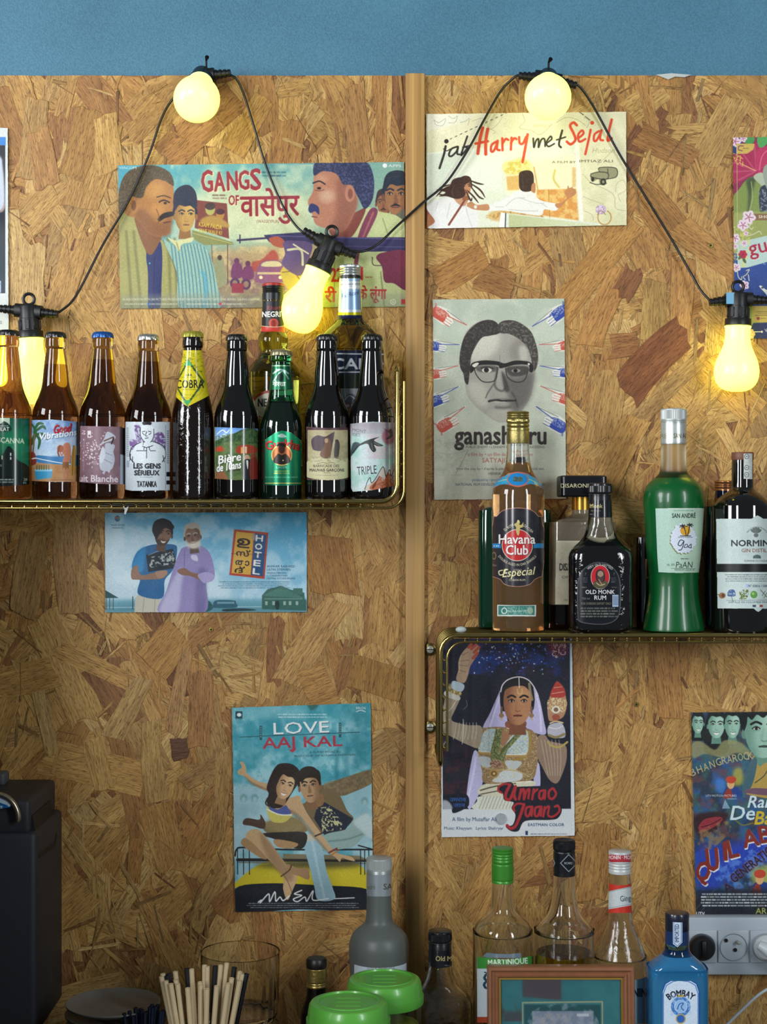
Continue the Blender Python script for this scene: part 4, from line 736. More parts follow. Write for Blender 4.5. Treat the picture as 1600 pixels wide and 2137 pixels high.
    A.poly('1240,940 1370,920 1400,1060 1240,1050', 'b0aeb8'); A.line('1240,1040 1310,1062 1395,1030', 26, '8a7850'); A.line('1230,1110 1270,1150 1350,1160 1425,1110', 20, 'b09850'); A.line('1240,960 1310,975 1375,950', 8, 'd8d4d0')
    A.poly('1230,860 1225,740 1250,640 1300,520 1330,498 1390,560 1410,650 1420,740 1380,860 1260,900', 'a87c5c'); A.poly('1250,640 1300,515 1332,498 1390,560 1405,640 1330,660', 'a8382e'); A.line('1270,620 1390,600', 6, 'd0a890'); A.line('1290,560 1370,550', 5, 'd0a890'); A.noise('d9c690', 10, .9, 6, '1230,680 1330,660 1420,700 1390,800 1240,800', .52, 9); A.ell(1310, 782, 42, 38, 'd8d2bc'); A.ell(1310, 782, 24, 22, '7a5a48'); A.ell(1310, 860, 40, 34, '9a4a38'); A.line('1250,920 1310,900 1380,915', 14, 'd0b684')
    # head
    A.poly('750,760 745,560 790,490 900,452 1010,470 1080,560 1090,740 1040,800 790,800', '1c1719')
    A.face(920, 715, 150, 215, 'a97550', '774832', '1c1719', turn=.08, hairtop=.6, lit='c0905f', lip='6d2a28', ears=0)
    A.poly('780,620 800,580 880,545 990,545 1070,620 1075,540 1010,470 900,455 800,490 760,560', '1c1719'); A.line('750,600 770,530 830,475 930,450 1020,475 1080,540 1130,640', 12, 'cfc9d0'); A.line('935,460 938,560', 9, 'd8d0c0'); A.line('920,570 922,610 942,625 965,610 966,570', 9, 'c9ac6c'); A.line('1040,520 1050,600 1070,680', 26, '9a8a68', a=.8)
    for x in (758, 1062): A.line([(x, 760), (x, 860)], 22, '6d5240'); A.ell(x, 840, 26, 22, '8a6a48'); A.ell(x, 876, 14, 14, 'b0a080')
    # lettering
    A.poly('720,1560 800,1520 860,1520 900,1560 1000,1560 1300,1560 1330,1640 1290,1720 1340,1740 1370,1800 1330,1880 1240,1900 1000,1910 930,2010 850,2010 800,1960 870,1950 900,1850 860,1780 880,1720 790,1700 770,1630 730,1620', '1e1c26')
    RD = 'a82a2e'
    A.line('850,1540 790,1535 735,1560 725,1600 760,1625', 20, RD); A.line('840,1550 800,1640 810,1690 850,1680 900,1560 885,1640 900,1690', 30, RD)
    A.line('955,1590 935,1690 955,1620 985,1590 985,1690 1010,1610 1040,1590 1030,1680', 24, RD); A.line('1085,1590 1070,1690 1080,1630 1120,1590', 24, RD); A.line('1190,1600 1150,1610 1140,1670 1170,1685 1200,1600 1195,1685', 24, RD); A.line('1275,1580 1240,1610 1240,1670 1275,1685 1310,1640 1290,1590 1275,1580', 24, RD)
    A.line('990,1740 920,1735 880,1770 890,1810', 22, RD); A.line('985,1745 950,1850 900,1960 850,1985 815,1955', 30, RD)
    for ox in (0, 92): A.line(f'{1055 + ox},1765 {1010 + ox},1780 {1005 + ox},1850 {1035 + ox},1855 {1070 + ox},1765 {1062 + ox},1855', 24, RD)
    A.line('1195,1770 1180,1865 1200,1790 1240,1765 1230,1850 1280,1865 1345,1810 1330,1755 1300,1765', 22, RD)
    A.text('A film by Muzaffar Ali', 258, 1912, 42, '23395c', w=450); A.text('Music: Khayyam   Lyrics: Shahryar', 178, 1998, 32, '23395c', w=600); A.text('EASTMAN COLOR', 1028, 1962, 30, '1f3a5c', w=366, bold=.02); A.rect(1000, 2010, 1026, 2052, '23395c'); A.fine(1034, 2036, 1450, 2050, '3a4a60', 1, 5)
    A.text('امراؤ', 1262, 160, 60, 'c9a8a4', w=150); A.poly('1210,100 1420,90 1420,220 1290,240', '7a2226', soft=20, a=.6); A.text('امراؤ', 1282, 140, 50, 'dcc0bc', w=130); A.text('جان', 1270, 212, 50, 'dcc0bc', w=140)
    A.poly('210,1650 400,1640 430,1740 380,1790 270,1830 250,1760', '161824'); A.text('उमराव', 235, 1712, 40, '2c5ca8', w=165, bold=.03); A.text('जान', 270, 1770, 40, '2c5ca8', w=120, bold=.03); A.line('320,1780 300,1815 265,1820', 12, '161824')
    A.poly('168,1700 230,1720 260,1790 168,1790', 'c0c4c8', soft=6, a=.8)
    A.line('370,880 375,960 360,1130', 7, 'd8dcdc', a=.8); A.line('190,1105 175,1140', 7, 'c8ccd0', a=.7); A.line('400,690 410,740 370,780', 5, 'b0b6c0', a=.6)
    A.noise('e8eef2', 3, .06, 6); return A
poster('dark poster of a veiled dancer with red script title, beneath the right brass shelf', art_umrao(),
       [(920, 1333), (1193, 1333), (1199, 1744), (921, 1747)], seed=6)

def art_rang():
    A = Art(1438, 1480, 1660, 1920, '24303e', 1.4, (1420, 1470, 4.644)); A.grad(None, '28323e', '20304e', 90); A.noise('2a5a96', 90, .7, 3); A.noise('6a3a34', 70, .6, 8, None, .58); A.noise('2f6a5c', 80, .5, 12, None, .6)
    A.poly('150,1400 480,1350 1000,1180 1100,1500 700,1560 350,1790 180,1800', '1f38a8', soft=40, a=.9); A.noise('5f8fd8', 50, .6, 17, '350,1560 1000,1330 1100,1560 500,1800', .55, 5)
    sk, sh, h = '8fb5a0', '5a8270', '171a1a'
    for x, y, w, hh, t, lg in ((165, 185, 56, 92, .5, 1.7), (345, 205, 84, 118, .1, 2.2), (500, 200, 76, 122, .3, 0), (800, 260, 190, 250, .2, 0)): A.face(x, y, w, hh, sk, sh, h, turn=t, hairtop=.5, lit='b4d0bc', smile=int(w < 100), long=lg, lip='3a5048')
    A.poly('585,80 1000,70 1000,120 860,95 800,130 740,100 690,150 650,120 640,190 612,260 600,200', '14181a'); A.poly('110,380 200,360 330,440 420,350 560,360 640,420 700,500 540,470 420,520 240,480 120,520', '8c8a5a', soft=5, a=.8)
    A.poly('700,500 760,600 840,560 1100,520 1100,900 640,870 640,760', 'a88a42'); A.poly('700,520 740,560 700,760 640,860 600,900 610,700', '3a5a64'); A.line('720,760 800,700 840,640', 8, '24302e'); A.poly('640,860 720,810 1100,850 1100,900', '6a4a5c')
    for ch, x, y, r in (('B', 108, 700, -22), ('H', 170, 672, -20), ('A', 230, 648, -18), ('N', 290, 622, -16), ('G', 350, 598, -14), ('R', 405, 582, -12), ('A', 455, 572, -10), ('R', 508, 560, -10), ('O', 560, 550, -10), ('C', 612, 540, -8), ('K', 656, 535, -8)): A.text(ch, x, y, 76, 'b3a674', w=50, rot=r)
    def figure(x, y, k):
        A.poly([(x - 60 * k, y + 150 * k), (x - 40 * k, y + 60 * k), (x + 60 * k, y + 60 * k), (x + 110 * k, y + 140 * k)], '1f3a7a'); A.poly([(x - 70 * k, y + 160 * k), (x - 20 * k, y + 60 * k), (x + 20 * k, y + 150 * k)], '8a3024'); A.ell(x, y + 25 * k, 36 * k, 50 * k, 'cfa06a'); A.ell(x + 2 * k, y - 15 * k, 50 * k, 36 * k, 'b8402c')
    A.poly('350,720 430,740 420,860 340,840', '3a78c8', soft=14, a=.8); A.poly('510,640 590,620 600,760 520,780', 'b0a23a', soft=14, a=.8); figure(485, 745, 1.0)
    A.text('UTV MOTION PICTURES', 242, 896, 22, 'dde0e0', w=300, bold=.015); A.text('PRESENTS', 452, 922, 14, 'c0c4c4', w=90); A.poly([(430, 920), (480, 1010), (400, 1010)], '8aa6b8', 0, .8)
    A.poly('130,1090 300,1040 460,1060 400,1170 250,1280 150,1260', '301c20', soft=10); A.poly('175,1180 240,1110 380,1090 400,1130 300,1200 200,1240', '8a2c34'); A.line('200,1190 300,1160 390,1110', 8, '3a1418'); A.noise('8c7048', 40, .7, 5, '150,1250 420,1130 500,1200 300,1400 180,1380', .5, 5)
    for dx, c in ((5, '222a30'), (0, 'c3d6da')): A.text('Rang', 648 + dx, 1000 + dx, 120, c, shear=.25, bold=.03); A.text('De', 480 + dx, 1118 + dx, 140, c, w=230, shear=.2, bold=.03)
    A.text('Basanti', 716, 1162, 130, 'c4a41e', shear=.2, bold=.04); A.line('540,1130 600,1170 700,1150', 12, '6a6a2a')
    for ch, x, y, w, hh, r in (('Q', 135, 1690, 130, 190, 12), ('U', 262, 1612, 110, 220, -6), ('I', 420, 1510, 30, 180, -4), ('L', 480, 1490, 90, 180, -14), ('A', 615, 1390, 150, 170, -12), ('B', 775, 1345, 110, 170, -10)): A.text(ch, x + 8, y + 14, hh, 'd8dce4', w=w, bold=.05, rot=r); A.text(ch, x + 4, y + 2, hh, 'b08a48', w=w, bold=.05, rot=r); A.text(ch, x, y, hh, '7a2620', w=w, bold=.05, rot=r)
    for t, x, y, hh, w in (('A', 440, 1830, 80, 90), ('GENERATION', 520, 1735, 90, 560)): A.text(t, x, y, hh, 'b8486a', w=w, bold=.07, rot=-38 if len(t) > 1 else -34); A.text(t, x, y, hh, '1c2030', w=w, bold=.04, rot=-38 if len(t) > 1 else -34)
    A.poly('700,1600 1000,1540 1000,1700 740,1760', 'aeb04a', soft=24, a=.8); figure(765, 1660, 1.15)
    A.grad([(130, 1790), (1100, 1790), (1100, 2070), (130, 2070)], '141820', '0c0e14', 90, a=.8, soft=20); A.fine(160, 1826, 1100, 1966, 'd6d8d8', 5, 6, .9, .5); A.text('UTV', 152, 2044, 34, 'd8dcdc', w=80, bold=.05); A.text('AR', 726, 2030, 60, '9aa04a', bold=.02); A.fine(412, 2034, 570, 2048, '8a8a8a', 1, 3); A.line([(140, 1990), (330, 1800)], 6, '5a5a3a', 0, .7); A.line([(200, 2000), (340, 1850)], 6, '5a5a3a', 0, .7)
    A.noise('dde8f0', 3, .06, 6); return A
poster('colourful painted poster with graffiti lettering and four pale faces, above the power sockets', art_rang(),
       [(1441, 1487), (1652, 1485), (1652, 1912), (1452, 1914)], seed=7)

def art_gulab():
    A = Art(1524, 282, 1660, 712, '2a4a8a', 1.4, (1500, 270, 4.75)); A.grad(None, '8a8a54', '9a9a60', 90); A.rect(120, 60, 700, 700, '7a2040'); A.rect(130, 60, 230, 240, '23306a')
    def flower(x, y, r, c, d, k=5, rot=0, w=.42):
        for i in range(k):
            t = R(rot + i * 360 / k); u, v = math.cos(t), math.sin(t); A.poly([(x, y), (x + r * .6 * u - r * w * v, y + r * .6 * v + r * w * u), (x + r * u, y + r * v), (x + r * .6 * u + r * w * v, y + r * .6 * v - r * w * u)], c); A.line([(x, y), (x + r * .6 * u, y + r * .6 * v)], r * .1, d, 0)
    A.poly('120,470 130,320 240,230 380,130 460,220 520,380 420,430 250,500 130,540', '9c2048')
    for l in ('360,410 250,260 230,230', '365,410 150,330', '365,410 140,420', '360,415 200,500', '370,400 350,160'): A.line(l, 12, 'd86a86', a=.8); A.line(l, 4, '6a1030', a=.8)
    A.poly('370,380 370,230 420,180 560,160 640,250 620,400 420,440', 'ad2a54'); A.line('400,400 430,260 520,180', 10, 'd86a86', a=.8); A.line('420,410 520,300', 6, '6a1030')
    A.poly('250,70 350,80 330,140 250,130', '3c8a44'); A.poly('380,80 475,75 470,150 400,180', '46954c'); A.noise('d0a24a', 12, .9, 3, [(130, 230), (240, 270), (240, 370), (160, 340)], .5, 9, 0); A.line('200,330 280,370 360,410', 8, 'd0a060')
    flower(160, 120, 60, 'd8bcc8', '8a2a50'); flower(240, 90, 40, 'd8bcc8', '8a2a50')
    A.poly([(172, 142), (352, 142), (340, 200), (280, 240), (172, 244)], 'bfa24a', 0); A.line('240,165 200,165 192,200 230,212', 9, '6a3050'); A.fine(236, 180, 300, 196, '5a3a30', 1, 3)
    A.poly('130,700 200,590 270,500 340,470 420,520 460,700 470,830 300,850 140,960', '75853f'); A.poly('270,500 360,480 330,620 300,800 280,840 290,640', '2c3a2a', soft=10, a=.8); A.line('320,520 330,680 300,820', 10, 'a2b064', a=.7); A.poly('340,470 430,430 480,560 480,650 420,560', 'a4ac92'); A.poly('400,600 480,570 480,840 410,830', '27303e'); A.noise('9aa0a8', 14, .7, 4, [(390, 600), (480, 570), (480, 840), (410, 830)], .58, 8, 0); A.poly('440,380 600,330 600,620 480,600', '8a9484')
    A.poly('130,850 300,820 500,820 700,880 700,1050 300,1090 140,1080', '8d9550', soft=8); A.rect(340, 836, 700, 902, '7c5a3c'); A.text('SHOW', 392, 880, 30, 'dcd0b8', w=170, bold=.03)
    A.poly([(180, 1110), (300, 1095), (700, 1000), (700, 1260), (280, 1370), (185, 1375)], 'a9c0b8', 0); A.grad([(140, 1230), (180, 1230), (185, 1375), (280, 1370), (700, 1250), (700, 1760), (140, 1760)], '20408a', '1c3472', 90); A.noise('c9c46a', 20, .7, 9, [(140, 960), (320, 1000), (280, 1360), (150, 1380)], .55, 7, 0)
    for dx, c in ((4, 'e0d8d0'), (0, '9a2238')): A.text('gulab', 306 + dx, 1250 + dx, 150, c, bold=.02, rot=-13)
    for x, y, r in ((295, 870, 72), (238, 950, 60), (160, 1080, 52), (250, 1130, 34), (268, 1030, 26), (172, 1370, 46), (252, 1545, 50), (160, 1160, 30)): flower(x, y, r, 'd6c2cc', '8a2c4c', 5, x)
    flower(235, 1240, 46, 'b0203c', '6a1024', 6); A.ell(250, 1300, 30, 14, '4a5a30', 60); A.ell(205, 1270, 24, 12, '4a5a30', 120)
    for l in ('180,1380 190,1460 220,1490 225,1460', '270,1400 300,1390 270,1440 240,1460 260,1490', '330,930 300,960 320,990 340,970', '290,1440 298,1500', '270,1060 340,1040 400,1010 420,1040'): A.line(l, 8, 'c9c0a0')
    A.poly('400,1560 420,1550 470,1590 540,1580 560,1700 520,1730 470,1640', 'd4d2c8'); A.ell(430, 1570, 14, 9, '3a3a44'); A.text('Ro', 438, 1340, 18, 'b8c8e0')
    A.rect(320, 1750, 700, 1912, 'bfa64c'); A.line([(370, 1808), (700, 1800)], 4, '4a3a28', 0); A.line([(386, 1824), (700, 1818)], 3, '4a3a28', 0); A.line([(360, 1844), (700, 1836)], 4, '4a3a28', 0); A.ell(388, 1874, 16, 16, '9a2c38'); A.fine(410, 1868, 470, 1880, '4a3a28', 1, 3)
    A.poly([(260, 1720), (325, 1720), (325, 1912), (390, 1912), (340, 1970), (290, 2000), (260, 1960)], '8ba03a', 0); A.poly([(340, 1920), (700, 1905), (700, 2080), (290, 2080), (300, 1990)], '242a5c', 0); A.line([(290, 2008), (420, 2006)], 9, 'd8d4c4', 0); A.ell(424, 2006, 10, 11, 'd8d4c4'); A.text('W', 455, 2012, 36, 'd8d8e0', rot=-10); flower(300, 2030, 60, 'd6b070', 'e8e0d0', 7); A.line([(176, 142), (182, 1000)], 5, 'bfae7a', 0)
    A.noise('fff8e0', 3, .06, 6); return A
poster('flower bordered poster with a pink hibiscus and red word on blue, behind the right bulb', art_gulab(),
       [(1529, 287), (1650, 285), (1650, 706), (1532, 707)], seed=8)

def art_edge():
    A = Art(-90, 262, 22, 692, 'c3c8c4', 1.4); A.noise('d6dad6', 60, .4, 2); A.rect(-80, 286, 12, 303, '3a7cc0'); A.rect(-80, 303, 11, 612, '22252e'); A.poly('-80,300 -6,322 6,350 10,420 4,440 -20,436 -80,450', 'b4bcc8', soft=1.5); A.poly('-80,440 -10,446 10,424 8,438 0,444 -40,460', 'a38a84', soft=1); A.grad([(-80, 446), (9, 444), (10, 610), (-80, 612)], '1c222c', '1a3440', 90); A.rect(-30, 586, 2, 611, 'aab0c8'); A.line([(-10, 610), (0, 592)], 2, '6a6aa8', 0); A.rect(0, 670, 4, 676, '6a6a6a'); A.rect(1, 671, 3, 675, 'c3c8c4'); return A
poster('white bordered poster cut off by the picture edge, above the amber bottle', art_edge(),
       [(-85, 266), (16, 267), (18, 688), (-85, 690)], seed=9)
# ================================================================== bottles: builder
class Spec: pass
def interp_prof(prof, sub=4):
    """smooth (py, hw) profile; a repeated point makes a sharp corner"""
    out = []; seg = [prof[0]]
    for p in prof[1:]:
        if p[0] == seg[-1][0] and p[1] == seg[-1][1]:
            out += [tuple(q) for q in (catmull(np.array(seg), sub) if len(seg) > 2 else seg)]; seg = [p]
        else: seg.append(p)
    out += [tuple(q) for q in (catmull(np.array(seg), sub) if len(seg) > 2 else seg)]
    return out
def start(name, label, cx, y, base_z, group=None, cat='bottle', rz=0.0, flat=1.0, expo=2.0):
    s = Spec(); p = P(cx, 0, y); s.root = thing(name, label, cat, (p.x, y, base_z), rz, group)
    s.cx, s.y, s.bz, s.k, s.flat, s.e, s.ax = cx, y, base_z, MM(y), flat, expo, p.x
    return s
def zof(s, py): return ZC + (1068.5 - py) * s.k - s.bz
def rings_of(s, prof, inset=0.0, flat=None, expo=None):
    r = []
    for py, hw in prof:
        a = max(hw * s.k - inset, .0002); z = zof(s, py); f = flat if flat is not None else s.flat
        f = f(py) if callable(f) else f; e = expo if expo is not None else s.e; e = e(py) if callable(e) else e
        r.append((max(z, 0.0), a, max(a * f, .0002), e))
    return r
def lathe(s, name, prof, mats, n=48, sub=4, splits=None, hollow=0, flat=None, expo=None, parent=None, smooth=True):
    """turned part; prof from the bottom up in photo pixels; splits = py limits that change the material going up"""
    pr = interp_prof(prof, sub); R0 = rings_of(s, pr, 0, flat, expo)
    if hollow:
        inn = rings_of(s, pr, hollow, flat, expo); zb = R0[0][0] + hollow * 1.6
        inn = [(max(z, zb), a, b, e) for z, a, b, e in inn]
        bm = loft_bm(R0, n, True, False); bot = bmesh.new(); loft_bm(inn, n, True, False, bm=bot)
        bmesh.ops.reverse_faces(bot, faces=bot.faces); join(bm, bot)
        bm.verts.ensure_lookup_table(); m = len(R0) * n; o = (len(R0) - 1) * n
        for i in range(n): bm.faces.new((bm.verts[o + i], bm.verts[o + (i + 1) % n], bm.verts[m + o + (i + 1) % n], bm.verts[m + o + i]))
    else: bm = loft_bm(R0, n)
    if splits:
        lim = [zof(s, q) for q in splits]
        for f in bm.faces: f.material_index = sum(f.calc_center_median().z > q for q in lim)
    return obj(name, bm, mats, parent or s.root, smooth)
def radius_at(s, prof):
    pr = interp_prof(prof, 4); zs = np.array([zof(s, p[0]) for p in pr]); rs = np.array([p[1] * s.k for p in pr]); o = np.argsort(zs, kind='stable')
    return lambda z: np.interp(z, zs[o], rs[o])
def wrap(s, name, A, prof, mat_, x0, x1, y0, y1, eps=.0003, flat=None, expo=None, label=None, parent=None):
    """paper lying on the glass; drawn in photo pixels, cut to the drawing's alpha"""
    rf = radius_at(s, prof); nu, nv = int((x1 - x0) * A.S * 1.15) + 2, int((y1 - y0) * A.S * 1.05) + 2
    hw = max(rf(z) for z in np.linspace(zof(s, y1), zof(s, y0), 12)) / s.k; lo, hi = max(-.992, (x0 - s.cx) / hw), min(.992, (x1 - s.cx) / hw)
    sn = np.linspace(lo, hi, nu); zz = np.linspace(zof(s, y0), zof(s, y1), nv); sn, zz = np.meshgrid(sn, zz); sn, zz = sn.ravel(), zz.ravel()
    py = 1068.5 - (zz + s.bz - ZC) / s.k; a = rf(zz) + eps; f = flat if flat is not None else s.flat; e = expo if expo is not None else s.e
    fv = np.array([f(q) for q in py]) if callable(f) else f; ev = np.array([e(q) for q in py]) if callable(e) else e
    x = a * sn; yy = -(a * fv + (eps if np.ndim(fv) or fv != 1 else 0)) * (np.clip(1 - np.abs(sn) ** ev, 0, 1)) ** (1 / ev)
    d = D + s.y + yy; px = 800 + (s.ax + x) * F / d; pyy = 1068.5 - (zz + s.bz - ZC) * F / d
    C = A.sample(px, pyy); inside = (px >= A.x0 + .6) & (px <= A.x1 - .6) & (pyy >= A.y0 + .6) & (pyy <= A.y1 - .6); C[:, 3] *= inside
    m = grid_mesh(name, np.stack([x, yy, zz], 1), C, nu, nv); o = obj(name, m, mat_, parent or s.root)
    if label: o['label'] = label
    return o
def cut(A, p, sm=0): A.alpha = A.shape(p, sm); return A
LP = print_mat('label_paper', .42); LG = print_mat('label_gloss', .22, coat=.3); LF = print_mat('label_foil', .3, metal=.55)
def crown(s, cy, hw, mat_, h=13):
    """crimped crown cap, top at pixel row cy"""
    b = bmesh.new(); k = s.k; n = 84; rows = []
    for t, (z, r, w) in enumerate(((cy + h, hw, 1), (cy + h * .55, hw * .985, .8), (cy + h * .22, hw * .93, .25), (cy + h * .05, hw * .82, 0), (cy, hw * .6, 0))):
        rows.append([b.verts.new(((r * k * (1 + .035 * w * math.cos(21 * 2 * math.pi * i / n))) * math.cos(2 * math.pi * i / n), (r * k * (1 + .035 * w * math.cos(21 * 2 * math.pi * i / n))) * math.sin(2 * math.pi * i / n), zof(s, z))) for i in range(n)])
    for r0, r1 in zip(rows[:-1], rows[1:]):
        for i in range(n): b.faces.new((r0[i], r0[(i + 1) % n], r1[(i + 1) % n], r1[i]))
    b.faces.new(rows[-1]); b.faces.new(list(reversed(rows[0])))
    return obj('crown_cap', b, mat_, s.root)
def ridged(s, name, y0, y1, hw, mat_, rings=(), knurl=None, parent=None, top=True, dome=0):
    """screw cap from row y0 (bottom) up to y1 (top), grooves at rows in rings, knurled band between rows knurl"""
    ys = sorted(set(np.linspace(y0, y1, 40)), reverse=True); n = 96; b = bmesh.new(); rows = []
    def rad(y):
        r = hw
        for g in rings: r -= hw * .07 * math.exp(-((y - g) / 1.3) ** 2)
        if y < y1 + 2.2: r -= hw * .1 * (1 - (y - y1) / 2.2) ** 2
        return r
    for y in ys:
        kn = knurl and knurl[0] <= y <= knurl[1]
        rows.append([b.verts.new((rad(y) * s.k * (1 + (.018 * (1 if i % 2 else -1) if kn else 0)) * math.cos(2 * math.pi * i / n), rad(y) * s.k * (1 + (.018 * (1 if i % 2 else -1) if kn else 0)) * math.sin(2 * math.pi * i / n), zof(s, y))) for i in range(n)])
    for r0, r1 in zip(rows[:-1], rows[1:]):
        for i in range(n): b.faces.new((r0[i], r0[(i + 1) % n], r1[(i + 1) % n], r1[i]))
    b.faces.new(rows[-1]); b.faces.new(list(reversed(rows[0])))
    return obj(name, b, mat_, parent or s.root)
VA, VB, VC, VD, VE, VF = (0, 560, 3.636), (420, 540, 3.636), (880, 820, 4.108), (1220, 820, 4.11), (950, 1720, 2.4615), (550, 1700, 3.2)
# ---- glass -------------------------------------------------------------------
G_AMB = glass('amber_beer_glass', (.58, .34, .12), .01); G_AMBL = glass('amber_beer_glass_filled', (.36, .17, .05), .01)
G_BRN = glass('brown_beer_glass', (.34, .24, .12), .01); G_BRNL = glass('brown_beer_glass_filled', (.15, .07, .028), .01)
G_BLK = mat('near_black_beer_glass', '0b0908', .04, coat=.6, spec=.6); G_COB = mat('dark_brown_embossed_glass', '140a06', .05, coat=.6, bump=(160, .35, .002))
G_GRN = glass('bright_green_beer_glass', (.05, .42, .16), .02); G_GRNL = mat('dark_green_beer_glass', '06140c', .05, coat=.6)
CAPB = mat('black_crown_enamel', '0d0d0f', .3, coat=.3); CAPBL = mat('blue_crown_enamel', '1c4f96', .28, .4); CAPS = mat('silver_crown_metal', 'b9bcb8', .25, .9); CAPG = mat('olive_gold_crown_enamel', '8f8a2c', .35, .3); CAPT = mat('tan_crown_metal', '8a8468', .3, .6)
ZL = ZC + 26.5 * MM(-.112)                      # top of the left shelf
ZR = ZC - 246.5 * MM(-.10)                      # top of the right shelf
BEER = [(1042, 44), (1039, 47), (1030, 48.5), (1000, 48.6), (880, 48.5), (868, 48), (855, 46), (840, 41.2), (826, 35.3), (812, 30.5), (796, 27.4), (770, 24.8), (735, 20.6), (729, 19.8), (729, 19.8), (726, 21.4), (719, 21.9), (709, 21.4), (705, 20.4), (703, 20)]
def beer(label, cx, capy, mats, splits, capm, hw=48.5, y=-.112, prof=None):
    s = start('beer_bottle', label, cx, y, ZL, 'beer bottles on the left brass shelf'); dy = capy - 693
    f = hw / 48.5; pr = prof or [(py + dy * max(0, min(1, (1042 - py) / 340)), h * f if h > 25 else h) for py, h in BEER]
    s.prof = pr; lathe(s, 'glass_body', pr, mats, splits=splits); crown(s, capy, 22.2, capm); return s

# ---- b1: amber bottle cut by the picture edge, green label
s = beer('amber beer bottle with green label, at the left end of the upper row', 18, 689, [G_AMBL, G_AMB], [822], CAPB)
A = Art(-34, 866, 68, 1024, '0f5a43', 2, VA); A.grad([(-120, 1130), (240, 1140), (240, 1650), (-120, 1660)], '1a4a3a', '0f7a52', 60); A.ell(110, 1330, 110, 120, '1a8a5a', a=.7, soft=40)
A.poly('-120,1480 10,1420 60,1350 100,1380 130,1450 200,1490 240,1540 240,1670 -120,1670', '12201c', soft=2); A.rect(76, 1400, 86, 1424, 'd8e0d0'); A.rect(76, 1432, 86, 1452, 'd8e0d0'); A.rect(10, 1420, 20, 1450, 'b8c8b0'); A.text('z', 2, 1502, 20, 'd0d8cc')
A.rect(-120, 1134, 74, 1236, 'b9c8b2'); A.poly('-120,1190 0,1180 30,1160 74,1190 74,1236 -120,1236', '17352c'); A.text('PILAT', -20, 1234, 30, 'd8e4d4', w=90, bold=.03); A.fine(-20, 1190, 70, 1202, 'd8e4d4', 1, 2)
A.text('TOSCANNA', -90, 1316, 40, 'd9dcc0', w=274, bold=.03, rot=3); A.fine(20, 1322, 104, 1336, '6fb08a', 1, 4); A.fine(-60, 1594, 120, 1632, 'c8d4cc', 2, 6); A.text('20', 180, 1612, 20, 'd0d8d0'); A.text('6%', 176, 1634, 16, 'd0d8d0')
cut(A, [(-120, 1130), (222, 1140), (222, 1640), (-120, 1664)]); wrap(s, 'label', A, s.prof, LG, -34, 66, 864, 1024)
# ---- b2
s = beer('brown beer bottle with a beach scene label and black cap', 116, 693, [G_BRNL, G_BRN], [762], CAPB)
A = Art(62, 872, 168, 1008, '8fb0d0', 2, VA); A.grad([(230, 1150), (600, 1150), (600, 1420), (230, 1420)], '5f86b8', 'b8cfe0', 90); A.noise('d0dce8', 50, .5, 3)
A.poly('270,1420 420,1430 600,1420 600,1500 400,1490 280,1470', '3f7db0'); A.line('270,1440 420,1470 560,1490', 7, 'd8e4ea'); A.poly([(230, 1470), (400, 1485), (600, 1500), (600, 1620), (230, 1620)], 'b98a5c', 0); A.noise('a87648', 30, .5, 4, [(230, 1490), (600, 1500), (600, 1620), (230, 1620)], .5, 5, 0)
for l in ('250,1330 270,1240 240,1180', '255,1250 320,1200 345,1220', '255,1240 290,1180 330,1180', '255,1260 330,1260 360,1300', '260,1260 250,1300 240,1340', '258,1250 300,1300 290,1370'): A.line(l, 22, '2c5a34', taper=.7)
A.line('262,1260 250,1400 240,1480', 12, '7a5a3a')
A.poly('478,1345 505,1322 532,1340 538,1410 524,1478 476,1474 486,1420 468,1390', 'c07a5c'); A.ell(458, 1368, 24, 28, 'a85a3c'); A.line('452,1352 440,1390 448,1425', 12, '8a4a30'); A.line('486,1380 470,1420 458,1400', 9, 'b87052'); A.rect(474, 1470, 522, 1526, '8a5a28'); A.line([(486, 1520), (486, 1590)], 16, 'b87a54', 0); A.line([(510, 1520), (514, 1590)], 16, 'b87a54', 0); A.ell(556, 1460, 18, 120, 'b58c3c', 4); A.line('556,1345 552,1460 548,1570', 5, '6a4a20')
A.poly([(262, 1530), (396, 1540), (390, 1590), (272, 1604)], '3c9ac4', 0); A.rect(264, 1524, 398, 1540, '8cc8e0')
for i in range(6): A.line([(280 + i * 18, 1495), (280 + i * 18, 1526)], 9, '5a6a4a', 0)
A.poly('236,1400 262,1400 272,1440 274,1480 236,1490', '8a3030'); A.line([(238, 1445), (272, 1440)], 10, 'd8d8d8', 0)
for d, c in ((4, '4a1418'), (0, 'b02834')): A.text('Good', 404 + d, 1254 + d, 66, c, w=130, shear=.25, rot=-6, bold=.05)
for d, c in ((4, '4a6a8a'), (0, 'e6e8ea')): A.text('Vibrations', 292 + d, 1302 + d, 50, c, w=292, shear=.25, rot=-7, bold=.04)
A.fine(380, 1600, 560, 1612, '7a5030', 1, 3); cut(A, [(234, 1152), (400, 1148), (602, 1166), (600, 1618), (420, 1622), (232, 1612)]); wrap(s, 'label', A, s.prof, LP, 62, 168, 870, 1010)
